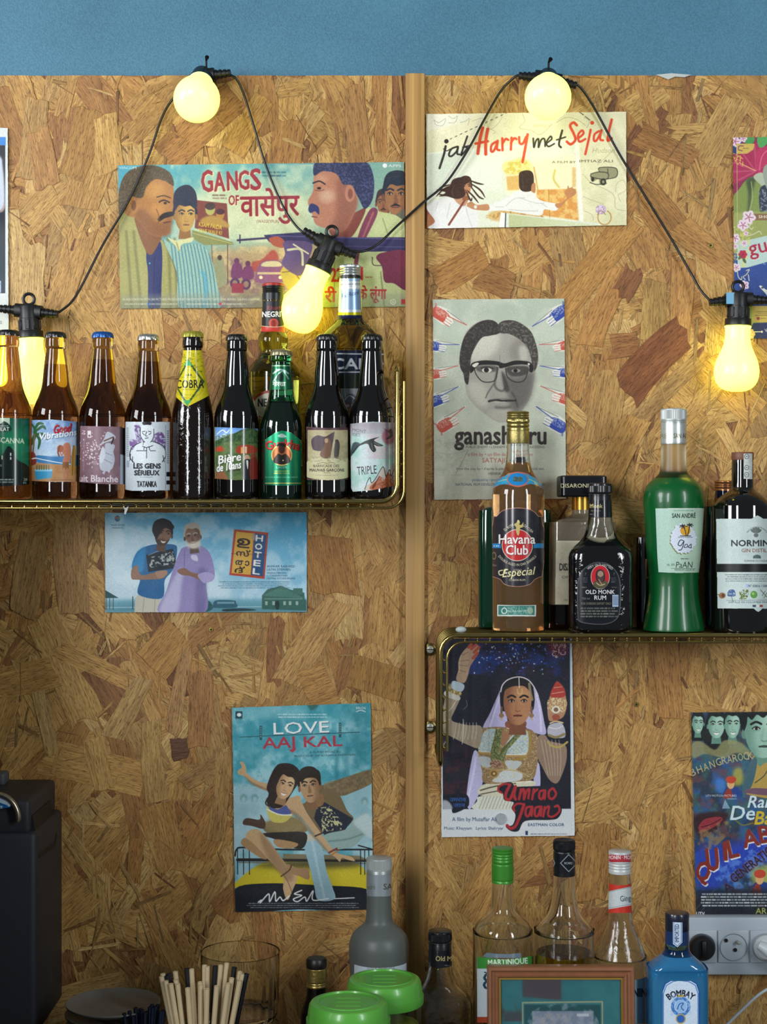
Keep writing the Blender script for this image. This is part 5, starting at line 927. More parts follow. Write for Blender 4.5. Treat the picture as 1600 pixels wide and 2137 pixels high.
# ---- b3
s = beer('brown beer bottle with a mauve label and blue cap', 214.5, 693, [G_BRNL, G_BRN], [756], CAPBL)
A = Art(163, 884, 262, 1014, '7d5f68', 2, VA); A.noise('8d707a', 60, .5, 3); A.rect(910, 1180, 960, 1500, '33262a', 1, 4); A.poly([(912, 1410), (950, 1420), (950, 1640), (912, 1640)], '9aa2ae', 0)
g = random.Random(3)
for i in range(110): x, y = g.gauss(700, 50), g.gauss(1390, 60); A.ell(x, y, g.uniform(2, 7), g.uniform(2, 7), 'd8ccd4', a=.9)
for l, c in (('815,1240 872,1270 866,1300 800,1322 768,1338 790,1290', 'b9bcc8'), ('800,1330 850,1330 872,1350 860,1390 870,1450 850,1520 800,1540 760,1520 755,1440 790,1380', 'b4b8c4'), ('780,1350 752,1440 770,1480 800,1420', 'c8ccd6'), ('836,1530 826,1552 812,1530', 'b4b8c4'), ('800,1535 790,1562 776,1550', 'b4b8c4')): A.poly(l, c)
A.line('790,1310 860,1280', 10, '6a4a34'); A.line('862,1290 846,1330', 12, '2a1c20'); A.line('800,1400 850,1420', 4, '6f7484'); A.line('790,1450 850,1480', 4, '6f7484')
A.rect(664, 1232, 690, 1286, 'd8d0d6'); A.ell(678, 1270, 8, 9, '7d5f68'); A.rect(706, 1460, 738, 1490, '9a8088'); A.text('Z', 618, 1256, 30, 'd8ccd4', rot=12); A.text('NANOBRASSERIE', 640, 1530, 16, 'a88a94', w=240, rot=-88)
A.text('Nuit Blanche', 548, 1616, 52, 'd4c8cf', w=346, bold=.04, rot=1); cut(A, [(608, 1196), (910, 1202), (952, 1214), (948, 1640), (760, 1636), (604, 1622)]); wrap(s, 'label', A, s.prof, LP, 163, 264, 882, 1016)
# ---- b4
s = beer('brown beer bottle with a white line drawn warrior label and silver cap', 309.4, 698, [G_BRNL, G_BRN], [756], CAPS)
A = Art(258, 876, 360, 1028, 'c2ccd2', 2, VA); A.poly('1020,1190 1060,1190 1080,1260 1100,1330 1060,1350 1030,1270', '5c3f78', soft=2); A.poly('985,1300 1060,1320 1080,1400 1000,1380', '7a5c96', soft=2); A.poly('1150,1280 1220,1240 1256,1300 1250,1370 1190,1330', '6a4c86', soft=2); A.noise('c2ccd2', 16, .8, 5, [(980, 1180), (1260, 1180), (1260, 1420), (980, 1420)], .52, 8, 0)
K = '191a20'; A.poly('1082,1166 1146,1166 1140,1190 1090,1190', K); A.poly('1066,1210 1090,1190 1140,1190 1166,1220 1166,1270 1150,1310 1120,1330 1090,1310 1066,1270', 'd3dbdf'); A.line('1066,1210 1066,1270 1090,1310 1120,1330 1150,1310 1166,1270 1166,1220', 5, K); A.poly('1060,1325 1180,1325 1240,1370 1256,1430 1230,1480 1180,1484 1000,1480 985,1430 1010,1370', 'd3dbdf'); A.line('1150,1310 1240,1350 1256,1420 1230,1470', 6, K); A.line('1066,1320 1000,1360 985,1430 1020,1480', 6, K); A.line('1090,1310 1085,1340', 4, K)
for l in ('1036,1384 1110,1384', '1140,1384 1180,1384', '1080,1350 1110,1360 1160,1345', '1112,1360 1112,1440', '1096,1352 1090,1376', '1130,1352 1136,1378', '1080,1240 1100,1236', '1125,1236 1145,1240', '1112,1240 1104,1270 1118,1272', '1100,1290 1124,1286', '1080,1250 1095,1264', '1130,1262 1146,1250', '990,1410 985,1460', '1006,1430 1004,1470', '1236,1420 1246,1470'): A.line(l, 5, K)
A.text('LES GENS', 1014, 1518, 38, K, w=204, bold=.09); A.text('SÉRIEUX', 1020, 1570, 38, K, w=188, bold=.09); A.fine(1060, 1580, 1166, 1588, '55585c', 1, 3); A.text('TATANKA', 1040, 1658, 44, K, w=148, bold=.07)
for i in range(16): A.rect(960, 1210 + i * 14, 976, 1217 + i * 14, '6a7076', .7); A.rect(1266, 1230 + i * 16, 1282, 1240 + i * 16, '6a7076', .7)
A.line([(1256, 1190), (1256, 1680)], 4, '8a9096', 0); A.rect(1262, 1545, 1290, 1580, K); A.rect(1262, 1610, 1290, 1640, K); A.rect(960, 1460, 980, 1510, '7a8aa0', .6)
cut(A, [(950, 1164), (1290, 1166), (1290, 1684), (1000, 1688), (950, 1678)]); wrap(s, 'label', A, s.prof, LP, 258, 360, 874, 1030)
# ---- b5 embossed bottle with a diamond neck label
CB = [(1042, 38), (1038, 42), (1030, 43.5), (900, 43.5), (875, 43), (858, 41.5), (842, 38.2), (825, 34.5), (800, 29.5), (770, 25), (740, 20.2), (727, 19.3), (727, 19.3), (724, 21.5), (715, 21.8), (706, 20.6), (703, 20)]
s = beer('dark embossed beer bottle with yellow diamond neck label', 402, 692, [G_COB], None, CAPG, prof=CB)
A = Art(362, 722, 442, 850, 'c9bb22', 2, VA); A.noise('b0a218', 20, .5, 3)
g = random.Random(8)
for i in range(80): x, y = g.uniform(1340, 1590), g.uniform(630, 790); A.line([(x, y), (x + g.uniform(6, 16), y + g.uniform(-8, 8)), (x + g.uniform(8, 20), y + g.uniform(-8, 8))], 4, '5a6a20', a=.7)
A.poly([(1428, 690), (1552, 860), (1420, 1046), (1322, 880)], '2a4a24', 0); A.poly([(1428, 716), (1536, 862), (1420, 1020), (1336, 878)], 'c8bb1f', 0); A.poly([(1428, 694), (1462, 738), (1392, 738)], '3a9a5a', 0); A.poly([(1420, 1042), (1456, 1000), (1384, 1000)], '3a9a5a', 0)
for rr in (118, 96): A.line([(1434 + rr * math.cos(t), 866 + rr * math.sin(t)) for t in np.linspace(0, 6.3, 30)], 3, '8f8a1c')
A.text('COBRA', 1338, 910, 64, '14181a', w=208, bold=.025, rot=-1); A.fine(1384, 914, 1500, 926, '6a7020', 1, 3); A.line([(1372, 826), (1490, 826)], 3, '6a7020', 0)
for x in (1412, 1430, 1448): A.poly([(x, 796), (x + 9, 816), (x - 9, 816)], '3a4a1c', 0)
A.alpha = np.maximum(A.shape([(1388, 622), (1536, 622), (1596, 960), (1520, 1000), (1420, 1050), (1336, 978), (1330, 940)], 0), 0); wrap(s, 'neck_label', A, CB, LG, 362, 442, 722, 850)
# ---- b6
s = beer('black beer bottle with a country scene label, between the diamond label and the green bottle', 493.5, 698, [G_BLK], None, CAPB, hw=46.5)
A = Art(442, 886, 542, 1004, '4f6a4a', 2, VB); A.grad([(100, 1280), (440, 1280), (440, 1400), (100, 1400)], '5f8fce', 'a8c4e0', 90); A.line('120,1330 160,1300 190,1320 210,1300', 8, 'd8e4ee'); A.line('130,1360 180,1330', 7, 'd8e4ee')
A.poly('100,1390 180,1350 260,1320 330,1290 420,1300 440,1420 100,1440', '2f4a2c'); A.noise('4a6a3a', 14, .8, 3, [(100, 1350), (440, 1290), (440, 1430), (100, 1430)], .5, 6, 0); A.poly([(100, 1420), (440, 1410), (440, 1680), (100, 1680)], '4a6238', 0); A.noise('6a7a44', 30, .6, 5, [(100, 1420), (440, 1410), (440, 1680), (100, 1680)])
A.poly('110,1440 140,1420 170,1440 160,1462 112,1460', 'b5452c'); A.poly('270,1430 320,1412 400,1420 420,1470 280,1478', '9a3a26'); A.rect(300, 1430, 316, 1476, 'd8a04a'); A.rect(330, 1425, 346, 1476, 'd8c08a')
A.ell(346, 1510, 22, 24, 'c49a7c'); A.poly('318,1540 372,1530 380,1660 320,1670', '1f2226'); A.poly('340,1535 356,1535 352,1600', 'd8d4cc'); A.ell(396, 1500, 20, 24, '8a3a2c'); A.poly('370,1530 420,1520 430,1670 372,1670', '7a2820'); A.poly('110,1620 160,1600 200,1680 110,1680', '8a5a3a', soft=4)
for d, c in ((4, '23301f'), (0, 'e6e6e0')): A.text('Bière', 130 + d, 1556 + d, 62, c, w=172, shear=.2, rot=-9, bold=.05); A.text('de 10ans', 116 + d, 1618 + d, 60, c, w=186, shear=.2, rot=-9, bold=.05)
A.text('SESSION IPA', 200, 1618, 18, '20261c', w=96, bold=.05, rot=-5); A.rect(98, 1278, 108, 1680, 'c9c4b4', .5); cut(A, [(98, 1276), (260, 1284), (430, 1290), (430, 1672), (260, 1680), (102, 1668)]); wrap(s, 'label', A, s.prof, LG, 442, 542, 884, 1006)
# ---- b7 green bottle
GK = [(1042, 40), (1038, 43), (1030, 44), (905, 44), (890, 43.5), (876, 41), (860, 36), (845, 30.5), (830, 26.8), (800, 23.2), (765, 19.6), (756, 19), (756, 19), (753, 21.2), (746, 21.4), (741, 20.4), (739, 20)]
s = beer('short green beer bottle with a green and gold label and tan cap', 586.5, 730, [G_GRNL, G_GRN], [842], CAPT, prof=GK)
A = Art(540, 890, 634, 1020, '1a7a55', 2, VB); A.grad([(480, 1300), (760, 1300), (760, 1720), (480, 1720)], '1c8a60', '14694a', 90); A.rect(480, 1700, 770, 1706, 'b9a85a'); A.line('480,1390 500,1340 560,1320 610,1300 680,1318 740,1350 760,1400', 5, 'c9b060')
for dx, c, w in ((4, '5a1a1c', .06), (0, 'b8322c', .03)): A.text('Gurkha', 496 + dx, 1432 + dx, 66, c, w=244, bold=w, arc=330)
A.poly('580,1345 610,1326 646,1350 610,1358', 'd0d8d0', soft=2, a=.8); A.ell(610, 1490, 80, 82, 'c7ae62'); A.ell(610, 1490, 72, 74, '9a5a34'); A.ell(610, 1444, 26, 34, '4a2c24'); A.poly('545,1530 580,1480 610,1490 644,1482 676,1530 650,1556 570,1556', '2c2624'); A.poly('570,1424 590,1400 636,1404 640,1430 606,1420', '23201e'); A.ell(620, 1530, 5, 6, 'd8c890')
A.text('LAGER', 570, 1590, 16, '8fc0a4', w=80); A.fine(550, 1604, 670, 1636, 'b9a04a', 2, 7); A.fine(470, 1650, 750, 1666, '6fa88a', 1, 3); cut(A, '482,1380 500,1340 560,1322 610,1300 680,1318 740,1350 762,1400 762,1716 620,1724 482,1716'); A.alpha = np.maximum(A.shape([(484, 1372), (560, 1320), (610, 1304), (680, 1318), (760, 1380), (760, 1716), (620, 1722), (484, 1716)], 0), 0); wrap(s, 'label', A, GK, LF, 540, 634, 888, 1022)
A = Art(560, 760, 612, 816, '1c5a3c', 2.4, VB); A.line('545,870 600,840 660,870', 12, 'a8c0b8'); A.line('545,930 600,860 640,850', 10, '8fb0a4'); A.line('660,910 620,850 570,840', 10, '8fb0a4'); A.ell(600, 900, 26, 30, '1a2c26'); A.text('गोरखा', 540, 966, 34, 'c9d4c0', w=98, bold=.03); A.line([(530, 812), (690, 812)], 6, 'a8c8a4', 0); A.line([(530, 1000), (690, 996)], 6, 'b9c48a', 0); wrap(s, 'neck_label', A, GK, LF, 562, 611, 762, 815)
# ---- b8
s = beer('black beer bottle with a sepia label of a figure carrying a flag', 682, 698, [G_BLK], None, CAPB, hw=46)
A = Art(632, 888, 732, 1004, 'b5ac84', 2, VB); A.grad(None, 'a89c78', 'bdb68c', 90); A.rect(798, 1278, 1124, 1300, '4a2c30'); A.rect(798, 1655, 1124, 1676, '4a2c30'); A.rect(798, 1280, 806, 1676, '4a2c30'); A.rect(1112, 1280, 1124, 1676, '4a2c30'); A.noise('8c8262', 50, .5, 3, [(810, 1305), (1110, 1305), (1110, 1530), (810, 1530)], .5, 4, 0)
A.poly('836,1372 880,1340 940,1350 1005,1318 990,1400 978,1470 920,1460 860,1455 840,1430', '4a3a40'); A.line([(1008, 1316), (974, 1510)], 6, '3a2c2c', 0); A.poly('930,1420 950,1360 975,1370 985,1440 970,1510 920,1510 900,1480', '6d4f3c'); A.ell(948, 1380, 14, 18, 'a88a6a'); A.poly('1010,1420 1024,1376 1040,1378 1050,1420 1036,1516 1008,1516', '3f3a32'); A.ell(1026, 1384, 12, 14, '3a2c26')
A.poly('806,1530 860,1500 920,1520 1000,1510 1060,1525 1114,1515 1114,1660 806,1660', 'bdb88f'); A.noise('8a8466', 14, .6, 7, [(806, 1500), (1112, 1500), (1112, 1540), (806, 1540)], .5, 7, 0)
A.text('BARRICADE DES', 850, 1582, 21, '4a4034', w=196, bold=.02); A.text('MAUVAIS GARÇONS', 822, 1614, 22, '3a3028', w=262, bold=.05); A.fine(918, 1620, 986, 1628, '5a5040', 1, 2); A.fine(860, 1640, 1040, 1646, '6a6048', 1, 4); A.line('880,1556 920,1546 950,1552 990,1546 1016,1556', 4, '6a6048')
cut(A, [(797, 1276), (960, 1284), (1122, 1280), (1122, 1674), (960, 1680), (800, 1676)]); wrap(s, 'label', A, s.prof, LP, 632, 732, 886, 1006)
# ---- b9
s = beer('black beer bottle with a pale mountain and bird label, ending the row', 775.5, 698, [G_BLK], None, CAPB, hw=47)
A = Art(726, 876, 828, 1030, 'b6c4c4', 2, VB); A.noise('8ab8a8', 70, .7, 3, None, .5, 4); A.noise('b89aa0', 60, .6, 6, [(1230, 1240), (1480, 1240), (1480, 1520), (1230, 1520)], .5, 4, 0); A.grad([(1120, 1240), (1480, 1240), (1480, 1340), (1120, 1340)], '8f7c86', 'aab0b4', 90, a=.8, soft=10)
for i in range(9): A.line([(1180, 1256 + i * 9), (1300, 1250 + i * 9), (1440, 1258 + i * 9)], 3, '6a6a72', a=.5)
A.poly('1130,1500 1150,1400 1200,1400 1180,1440', '3a4a4e', soft=2); A.line('1150,1470 1190,1420 1230,1400', 14, '2a3438'); A.poly('1200,1410 1260,1376 1350,1352 1310,1380 1380,1416 1340,1424 1310,1412 1326,1450 1306,1468 1280,1440 1260,1404', '2c3230'); A.line('1290,1400 1300,1450', 4, '6a7a70'); A.line('1310,1395 1350,1415', 4, '6a7a70'); A.ell(1420, 1350, 50, 60, '8a4a58', a=.8, soft=6); A.poly('1376,1280 1410,1310 1440,1290 1450,1350 1400,1370 1430,1330', '3a3034')
A.text('MONT', 1144, 1310, 26, '5a5a60', rot=8); A.text('FORTS', 1144, 1344, 26, '5a5a60', w=60, rot=6); A.text('TRIPLE', 1184, 1642, 66, '24282a', w=148, sq=.8, rot=-5)
A.poly('1236,1756 1300,1690 1330,1660 1380,1580 1420,1640 1430,1600 1470,1560 1490,1760', 'b0a89c'); A.poly('1280,1750 1330,1680 1360,1650 1380,1690 1420,1620 1450,1700 1480,1640 1490,1760', 'a85c38'); A.noise('6a3424', 12, .7, 4, '1300,1750 1340,1670 1400,1640 1480,1640 1490,1760', .55, 8); A.line('1240,1750 1260,1690 1280,1660 1290,1700 1320,1670 1378,1578 1400,1650 1428,1600 1440,1650 1476,1560', 5, '2a2424'); A.line('1300,1740 1350,1650', 6, '2a2424')
cut(A, [(1128, 1252), (1300, 1236), (1462, 1244), (1470, 1720), (1300, 1756), (1150, 1768), (1136, 1740)]); wrap(s, 'label', A, s.prof, LP, 726, 828, 874, 1032)

# ================================================================== tall bottles behind the beers
OLV = glass('olive_green_rum_glass', (.30, .34, .04), .02); OLVL = glass('olive_green_rum_glass_filled', (.40, .43, .07), .03)
BLKP = mat('black_plastic_cap', '101114', .35); REDP = mat('red_plastic_cap', 'a8281e', .4)
NG = [(1042, 54), (1036, 57), (1020, 57.5), (800, 57.5), (785, 57), (772, 53), (760, 45), (750, 36), (742, 30), (735, 28.2), (726, 29.5), (714, 31.8), (704, 30.8), (696, 27), (692, 24.6), (680, 23.2), (640, 21.8), (627, 21.4)]
s = start('rum_bottle', 'olive green rum bottle with red and black cap, behind the beers', 569.5, -.045, ZL); s.prof = NG; lathe(s, 'glass_body', NG, [OLVL, OLV], splits=[752])
ridged(s, 'screw_cap', 628, 597, 22.6, BLKP, (603, 607, 611)); o = lathe(s, 'cap_top', [(598, 22.4), (594, 22.4), (592, 20), (591.5, 10)], REDP, sub=1); o['label'] = 'red top of the cap'
A = Art(540, 625, 600, 696, '17161a', 2.2, VB); A.text('Rhum', 496, 392, 36, '8a2026', w=110, shear=.25, rot=-4, bold=.02); A.text('NEGRITA', 462, 442, 42, 'e4e2d8', w=206, bold=.05, rot=-1); A.ell(548, 490, 38, 38, 'b8402c'); A.ell(548, 490, 22, 26, '8a2c22'); A.poly([(440, 512), (560, 520), (650, 508), (650, 556), (560, 564), (440, 550)], 'b5342a', 0); A.line('440,508 560,518 650,504', 4, 'd8c8a0'); A.alpha = np.maximum(A.shape([(440, 318), (650, 318), (650, 560), (550, 566), (440, 556)], 0), 0); wrap(s, 'neck_label', A, NG, LP, 542, 597, 626, 695)
A = Art(520, 812, 622, 960, 'd6cdb8', 2, VB); A.ell(545, 1110, 170, 118, 'a83a26'); A.ell(545, 1118, 152, 104, 'd9d0bc'); A.text('NEGRITA', 430, 1120, 60, '1c1a1e', w=230, bold=.05); A.alpha = A.cov(np.array([(545 + 170 * math.cos(t), 1115 + 120 * math.sin(t)) for t in np.linspace(0, 6.28, 40)])); wrap(s, 'label', A, NG, LP, 520, 622, 812, 905)
RC = [(1042, 66), (1036, 70), (1020, 71), (760, 71), (735, 70), (716, 66), (700, 58), (688, 48), (678, 38), (670, 30.5), (664, 27), (650, 25), (620, 23.5), (584, 22.5), (580, 22)]
YEL = glass('yellow_anise_glass', (.60, .56, .06), .02); YELL = glass('yellow_anise_glass_filled', (.56, .53, .09), .03); SIL = mat('brushed_silver_cap', 'c0c6c6', .28, .85); NAVY = mat('navy_band', '141a34', .35)
s = start('aniseed_bottle', 'tall yellow liqueur bottle with silver cap, behind the beers', 730, -.044, ZL, flat=.84); s.prof = RC; lathe(s, 'glass_body', RC, [YELL, YEL], splits=[705])
ridged(s, 'screw_cap', 576, 554, 22.5, SIL, (562, 567, 572), (555, 560)); lathe(s, 'cap_ring', [(582, 23), (576, 23), (576, 23), (575.5, 20)], BLKP, sub=1)
A = Art(700, 580, 760, 670, '7d9ac0', 2.2, VB); A.grad(None, 'a9bccc', '7f9ec4', 0)
for i in range(26): A.line([(1046 + i * 7, 250), (1046 + i * 7, 400)], 2.5, '5a7aa8', a=.6)
A.rect(1040, 170, 1220, 230, 'c9cfcf'); A.line([(1040, 196), (1210, 190)], 8, '8a9298', 0); A.line([(1040, 226), (1210, 212)], 8, 'e4e8e4', 0); A.text('Paul Ricard', 1066, 300, 32, '232a40', w=130, shear=.3, rot=-14); A.rect(1040, 386, 1220, 404, 'b9c4cc'); A.rect(1030, 406, 1230, 430, 'a8a41c'); A.rect(1030, 428, 1230, 470, '1c2140'); wrap(s, 'neck_label', A, RC, LF, 703, 757, 582, 668)
A = Art(660, 730, 804, 860, '1c2438', 1.6, VB); A.line([(900, 718), (1420, 726)], 10, 'b9c0c4', 0); A.line([(900, 862), (1420, 858)], 10, 'b9c0c4', 0); A.text('RICARD', 868, 836, 82, 'c6ccd0', w=512, bold=.06); A.rect(900, 876, 1420, 984, '20281c'); A.rect(900, 984, 1420, 1200, '8f9498'); A.poly('1080,1080 1110,1030 1160,1030 1170,1080 1130,1110', '5a6068'); A.line('1070,1090 1120,1040 1160,1060', 6, 'd8dce0'); A.ell(1112, 1115, 26, 26, '7a2a2c'); A.ell(1112, 1115, 12, 12, 'c9b0a8'); wrap(s, 'label', A, RC, LG, 662, 802, 732, 858)
# ================================================================== spirits on the right shelf
GOLD = mat('pale_gold_cap', '9c8f58', .3, .85); GOLDB = mat('gold_foil_band', '8f8350', .35, .8, bump=(700, .5, .0006)); DKG = mat('dark_green_spirit_glass', '04301c', .04, coat=.6)
YB = -.088
# ---- green flat bottle behind the rum
s = start('herb_liqueur_bottle', 'dark green flat sided bottle, mostly hidden behind the amber rum', 1073, -.034, ZR, flat=.42, expo=5)
s.prof = [(1316, 72), (1312, 75), (1300, 76), (1085, 76), (1070, 73), (1061, 64), (1056, 50), (1050, 30), (1046, 17), (1040, 14), (1000, 13.5), (985, 13.5)]
lathe(s, 'glass_body', s.prof, [DKG], flat=lambda y: .42 if y > 1056 else min(1, .42 + (1056 - y) / 10 * .58), expo=lambda y: 5 if y > 1056 else 2.0); lathe(s, 'cap', [(985, 14), (985, 14), (962, 14), (962, 14), (961, 5)], BLKP, sub=1)
# ---- amber rum
HV = [(1318, 48), (1314, 52), (1306, 53.5), (1200, 53.8), (1050, 54.5), (1030, 54), (1016, 51), (1004, 45), (994, 37.5), (984, 31.5), (972, 27), (960, 25), (945, 23.6), (926, 22.8), (926, 22.8), (900, 21), (896, 20)]
RUM = glass('clear_rum_bottle_glass', (.93, .95, .94), 0); RUML = mat('clear_rum_bottle_with_amber_rum', (.76, .43, .19), .02, trans=.9, ior=1.35, coat=.5)
s = start('rum_bottle', 'amber rum bottle with gold cap and dark oval label, on the right shelf', 1080.5, YB, ZR); s.prof = HV; lathe(s, 'glass_body', HV, [RUML, RUM], splits=[967])
ridged(s, 'screw_cap', 898, 859, 23.6, GOLD, (864, 869, 874, 884, 892), (874, 880)); lathe(s, 'cap_band', [(926, 22.9), (926, 22.9), (922, 23.6), (902, 23.6), (898, 22.5)], GOLDB, sub=1)
A = Art(1020, 982, 1142, 1020, '1f7fb0', 2, VC); A.poly([(600, 830), (700, 720), (740, 700), (920, 700), (990, 740), (1050, 830), (1000, 800), (920, 770), (740, 770), (660, 790)], '2f8fb4', 0); A.line('600,826 660,795 740,788 820,804 920,786 1000,796 1050,826', 9, 'b0604a'); A.line('640,745 700,712 750,690 825,680 900,690 960,715 1020,770', 9, 'b0604a'); A.line('650,760 740,740 910,740 1000,780', 5, 'b9b070'); A.ell(822, 742, 92, 62, 'b0604a'); A.ell(822, 740, 84, 54, '1c78b4'); A.rect(784, 720, 862, 760, '5a6a5c'); A.noise('3a4a44', 9, .8, 3, [(784, 720), (862, 720), (862, 760), (784, 760)], .5, 8, 0)
A.alpha = np.maximum(A.shape('596,830 650,740 720,706 740,690 825,676 905,690 930,710 1000,745 1060,835 1000,802 930,782 825,808 730,785 660,792', 1), 0); wrap(s, 'neck_band', A, HV, LG, 1022, 1140, 982, 1020)
A = Art(1020, 1058, 1142, 1228, '26252a', 2, VC); A.noise('302e34', 40, .5, 3); A.line([(590, 1310), (1045, 1310)], 40, '2a7cb4', 0); A.ell(818, 1305, 142, 142, '26252a'); A.ell(818, 1305, 134, 138, 'c8c0ac'); A.ell(818, 1305, 128, 132, 'b0282a')
A.poly('812,1110 826,1092 840,1106 836,1130 856,1128 870,1108 866,1150 842,1160 834,1210 822,1222 808,1190 806,1150 790,1130', 'b7a868'); A.ell(826, 1100, 10, 12, 'cbbd82')
A.text('EL RON', 712, 1186, 24, 'c8bfa0', w=88, rot=-34, bold=.02); A.text('DE CUBA', 870, 1144, 24, 'c8bfa0', w=96, rot=38, bold=.02)
for d, c, b in ((3, '3a1214', .05), (0, 'dcd8d2', .035)): A.text('Havana', 660 + d, 1292 + d, 82, c, w=312, bold=b); A.text('Club', 722 + d, 1386 + d, 84, c, w=188, bold=b)
A.text('DOUBLE AGED IN OAK BARRELS', 818, 1484, 22, 'c8bfa0', w=380, al='c', arc=-205, bold=.02)
for x in (620, 640, 655): A.ell(x, 1312, 6, 6, 'a8d0e4')
A.ell(618, 1396, 20, 34, '8a8262', a=.7); A.ell(618, 1396, 12, 22, '26252a'); A.text('70cl', 600, 1486, 18, 'a09a80'); A.text('AÑEJO', 782, 1526, 16, 'c8bfa0', w=74); A.text('CUBAN RUM', 746, 1612, 18, 'c8bfa0', w=140, bold=.02)
A.line('690,1520 660,1530 668,1560 700,1552 720,1510', 9, 'd8cf9a'); A.text('Especial', 690, 1580, 70, 'd8cf9a', w=270, shear=.3, rot=-5, bold=.02)
lab = '590,1180 606,1130 616,1060 640,1056 680,1015 740,992 820,985 900,992 960,1015 1000,1056 1026,1060 1036,1130 1050,1180 1050,1400 1034,1560 1010,1580 970,1600 930,1640 880,1656 820,1662 750,1656 700,1636 670,1600 620,1580 596,1560 585,1400'
A.line(lab, 10, 'a8504a', closed=True); A.line(lab, 4, 'b9b09a', closed=True); A.alpha = A.shape(lab); wrap(s, 'label', A, HV, LG, 1024, 1138, 1058, 1228)
A = Art(1030, 1258, 1126, 1292, '2f6f64', 2, VC); A.rect(640, 1812, 990, 1824, 'c9d0c8'); A.rect(640, 1904, 990, 1920, 'c9d0c8'); A.rect(640, 1812, 656, 1920, 'c9d0c8'); A.rect(966, 1812, 986, 1920, 'c9d0c8'); A.noise('8fb0a4', 9, .6, 3, [(660, 1830), (962, 1830), (962, 1900), (660, 1900)], .55, 7, 0); A.ell(706, 1868, 26, 28, 'c0ccc2'); A.ell(706, 1868, 17, 19, '2f6f64'); A.ell(928, 1866, 26, 30, '8fa890'); A.text('GUARANTEE', 738, 1880, 20, 'b9ccc0', w=160); A.alpha = A.shape([(645, 1816), (980, 1816), (978, 1916), (645, 1914)], 0); wrap(s, 'guarantee_seal', A, HV, LP, 1032, 1124, 1260, 1290)
# ---- square almond liqueur
AM = mat('smoky_square_bottle_glass', (.50, .44, .32), .04, trans=.7, coat=.3, bump=(70, .15, .002)); AML = glass('smoky_square_bottle_dregs', (.10, .05, .04), .03)
s = start('almond_liqueur_bottle', 'square bottle with wide black cap and cream label, behind the dark round rum', 1213, -.046, ZR, flat=.62, expo=6)
s.prof = [(1316, 64), (1312, 68), (1300, 69), (1106, 68), (1096, 66), (1088, 58), (1083, 44), (1078, 28), (1074, 21), (1066, 19.5), (1040, 19), (1036, 19)]
fl = lambda y: .62 if y > 1086 else min(1, .62 + (1086 - y) / 10 * .38); ex = lambda y: 6 if y > 1086 else max(2, 6 - (1086 - y) * .4)
lathe(s, 'glass_body', s.prof, [AML, AM], splits=[1268], flat=fl, expo=ex); lathe(s, 'neck_foil', [(1064, 20.3), (1064, 20.3), (1037, 20), (1037, 20)], mat('gold_neck_foil', 'b0893c', .3, .9), flat=1, expo=2, sub=1)
lathe(s, 'cap', [(1037, 46), (1037, 46), (1034, 48.5), (998, 48.5), (994, 47), (993, 44)], BLKP, flat=.9, expo=9, sub=1)
A = Art(1160, 990, 1268, 1040, '101116', 2, VC); A.text('DISARONNO', 1190, 812, 36, 'd0c59a', w=310, bold=.02); wrap(s, 'cap_print', A, [(1038, 48.6), (992, 48.6)], LG, 1164, 1262, 996, 1034, flat=.9, expo=9)
A = Art(1150, 1120, 1290, 1266, 'b9b39a', 1.6, VC); A.noise('a8a28a', 50, .5, 4); A.rect(1150, 1265, 1500, 1280, 'c8c2aa'); A.text('DISARONNO', 1180, 1522, 62, '15151a', w=270, bold=.035); A.text('ORIGINALE', 1200, 1590, 24, '3a3a38', w=230); A.text('28%', 1215, 1784, 18, '5a5648'); A.alpha = A.shape([(1150, 1268), (1550, 1268), (1550, 1815), (1142, 1812)], 0); wrap(s, 'label', A, s.prof, LP, 1150, 1278, 1120, 1266, flat=fl, expo=ex)
# ---- round dark rum
OMG = glass('clear_dimpled_glass', (.86, .86, .82), .02, bump=(90, .3, .002)); OML = mat('dark_rum_filled_glass', '0a0809', .06, coat=.7, bump=(110, .35, .0025)); FOIL = mat('black_neck_foil', '15161a', .3, coat=.2)
OM = [(1318, 58), (1312, 64), (1300, 66.5), (1180, 67), (1160, 66.5), (1148, 62), (1139, 53), (1131, 43.5), (1122, 36.5), (1110, 31), (1095, 27), (1080, 24.5), (1080, 24.5), (1040, 22.5), (1034, 22)]
def dark_rum(label, cx, y, base, prof, dy, filled):
    s = start('rum_bottle', label, cx, y, base, flat=.62, expo=3.2); pr = [(q + dy, h) for q, h in prof]; s.prof = pr
    f_ = lambda q: .62 if q > 1136 + dy else min(1, .62 + (1136 + dy - q) / 40 * .38); e_ = lambda q: 3.2 if q > 1150 + dy else max(2, 3.2 - (1150 + dy - q) * .04); s.f_, s.e_ = f_, e_
    if filled: lathe(s, 'glass_body', pr, [OML, OMG], splits=[1139 + dy], flat=f_, expo=e_)
    else: lathe(s, 'glass_body', pr, [OMG], flat=f_, expo=e_, hollow=.0028)
    lathe(s, 'neck_foil', [(1080 + dy, 24.6), (1080 + dy, 24.6), (1060 + dy, 24.2), (1035 + dy, 23.4), (1034 + dy, 23)], FOIL, flat=1, expo=2, sub=1); ridged(s, 'screw_cap', 1034 + dy, 1008 + dy, 24.3, FOIL, (1030 + dy,), flat_knurl(dy)); return s
def flat_knurl(dy): return (1014 + dy, 1028 + dy)
s = dark_rum('squat dark rum bottle with arched black label and red oval portrait, on the right shelf', 1252, -.112, ZR, OM, 0, True)
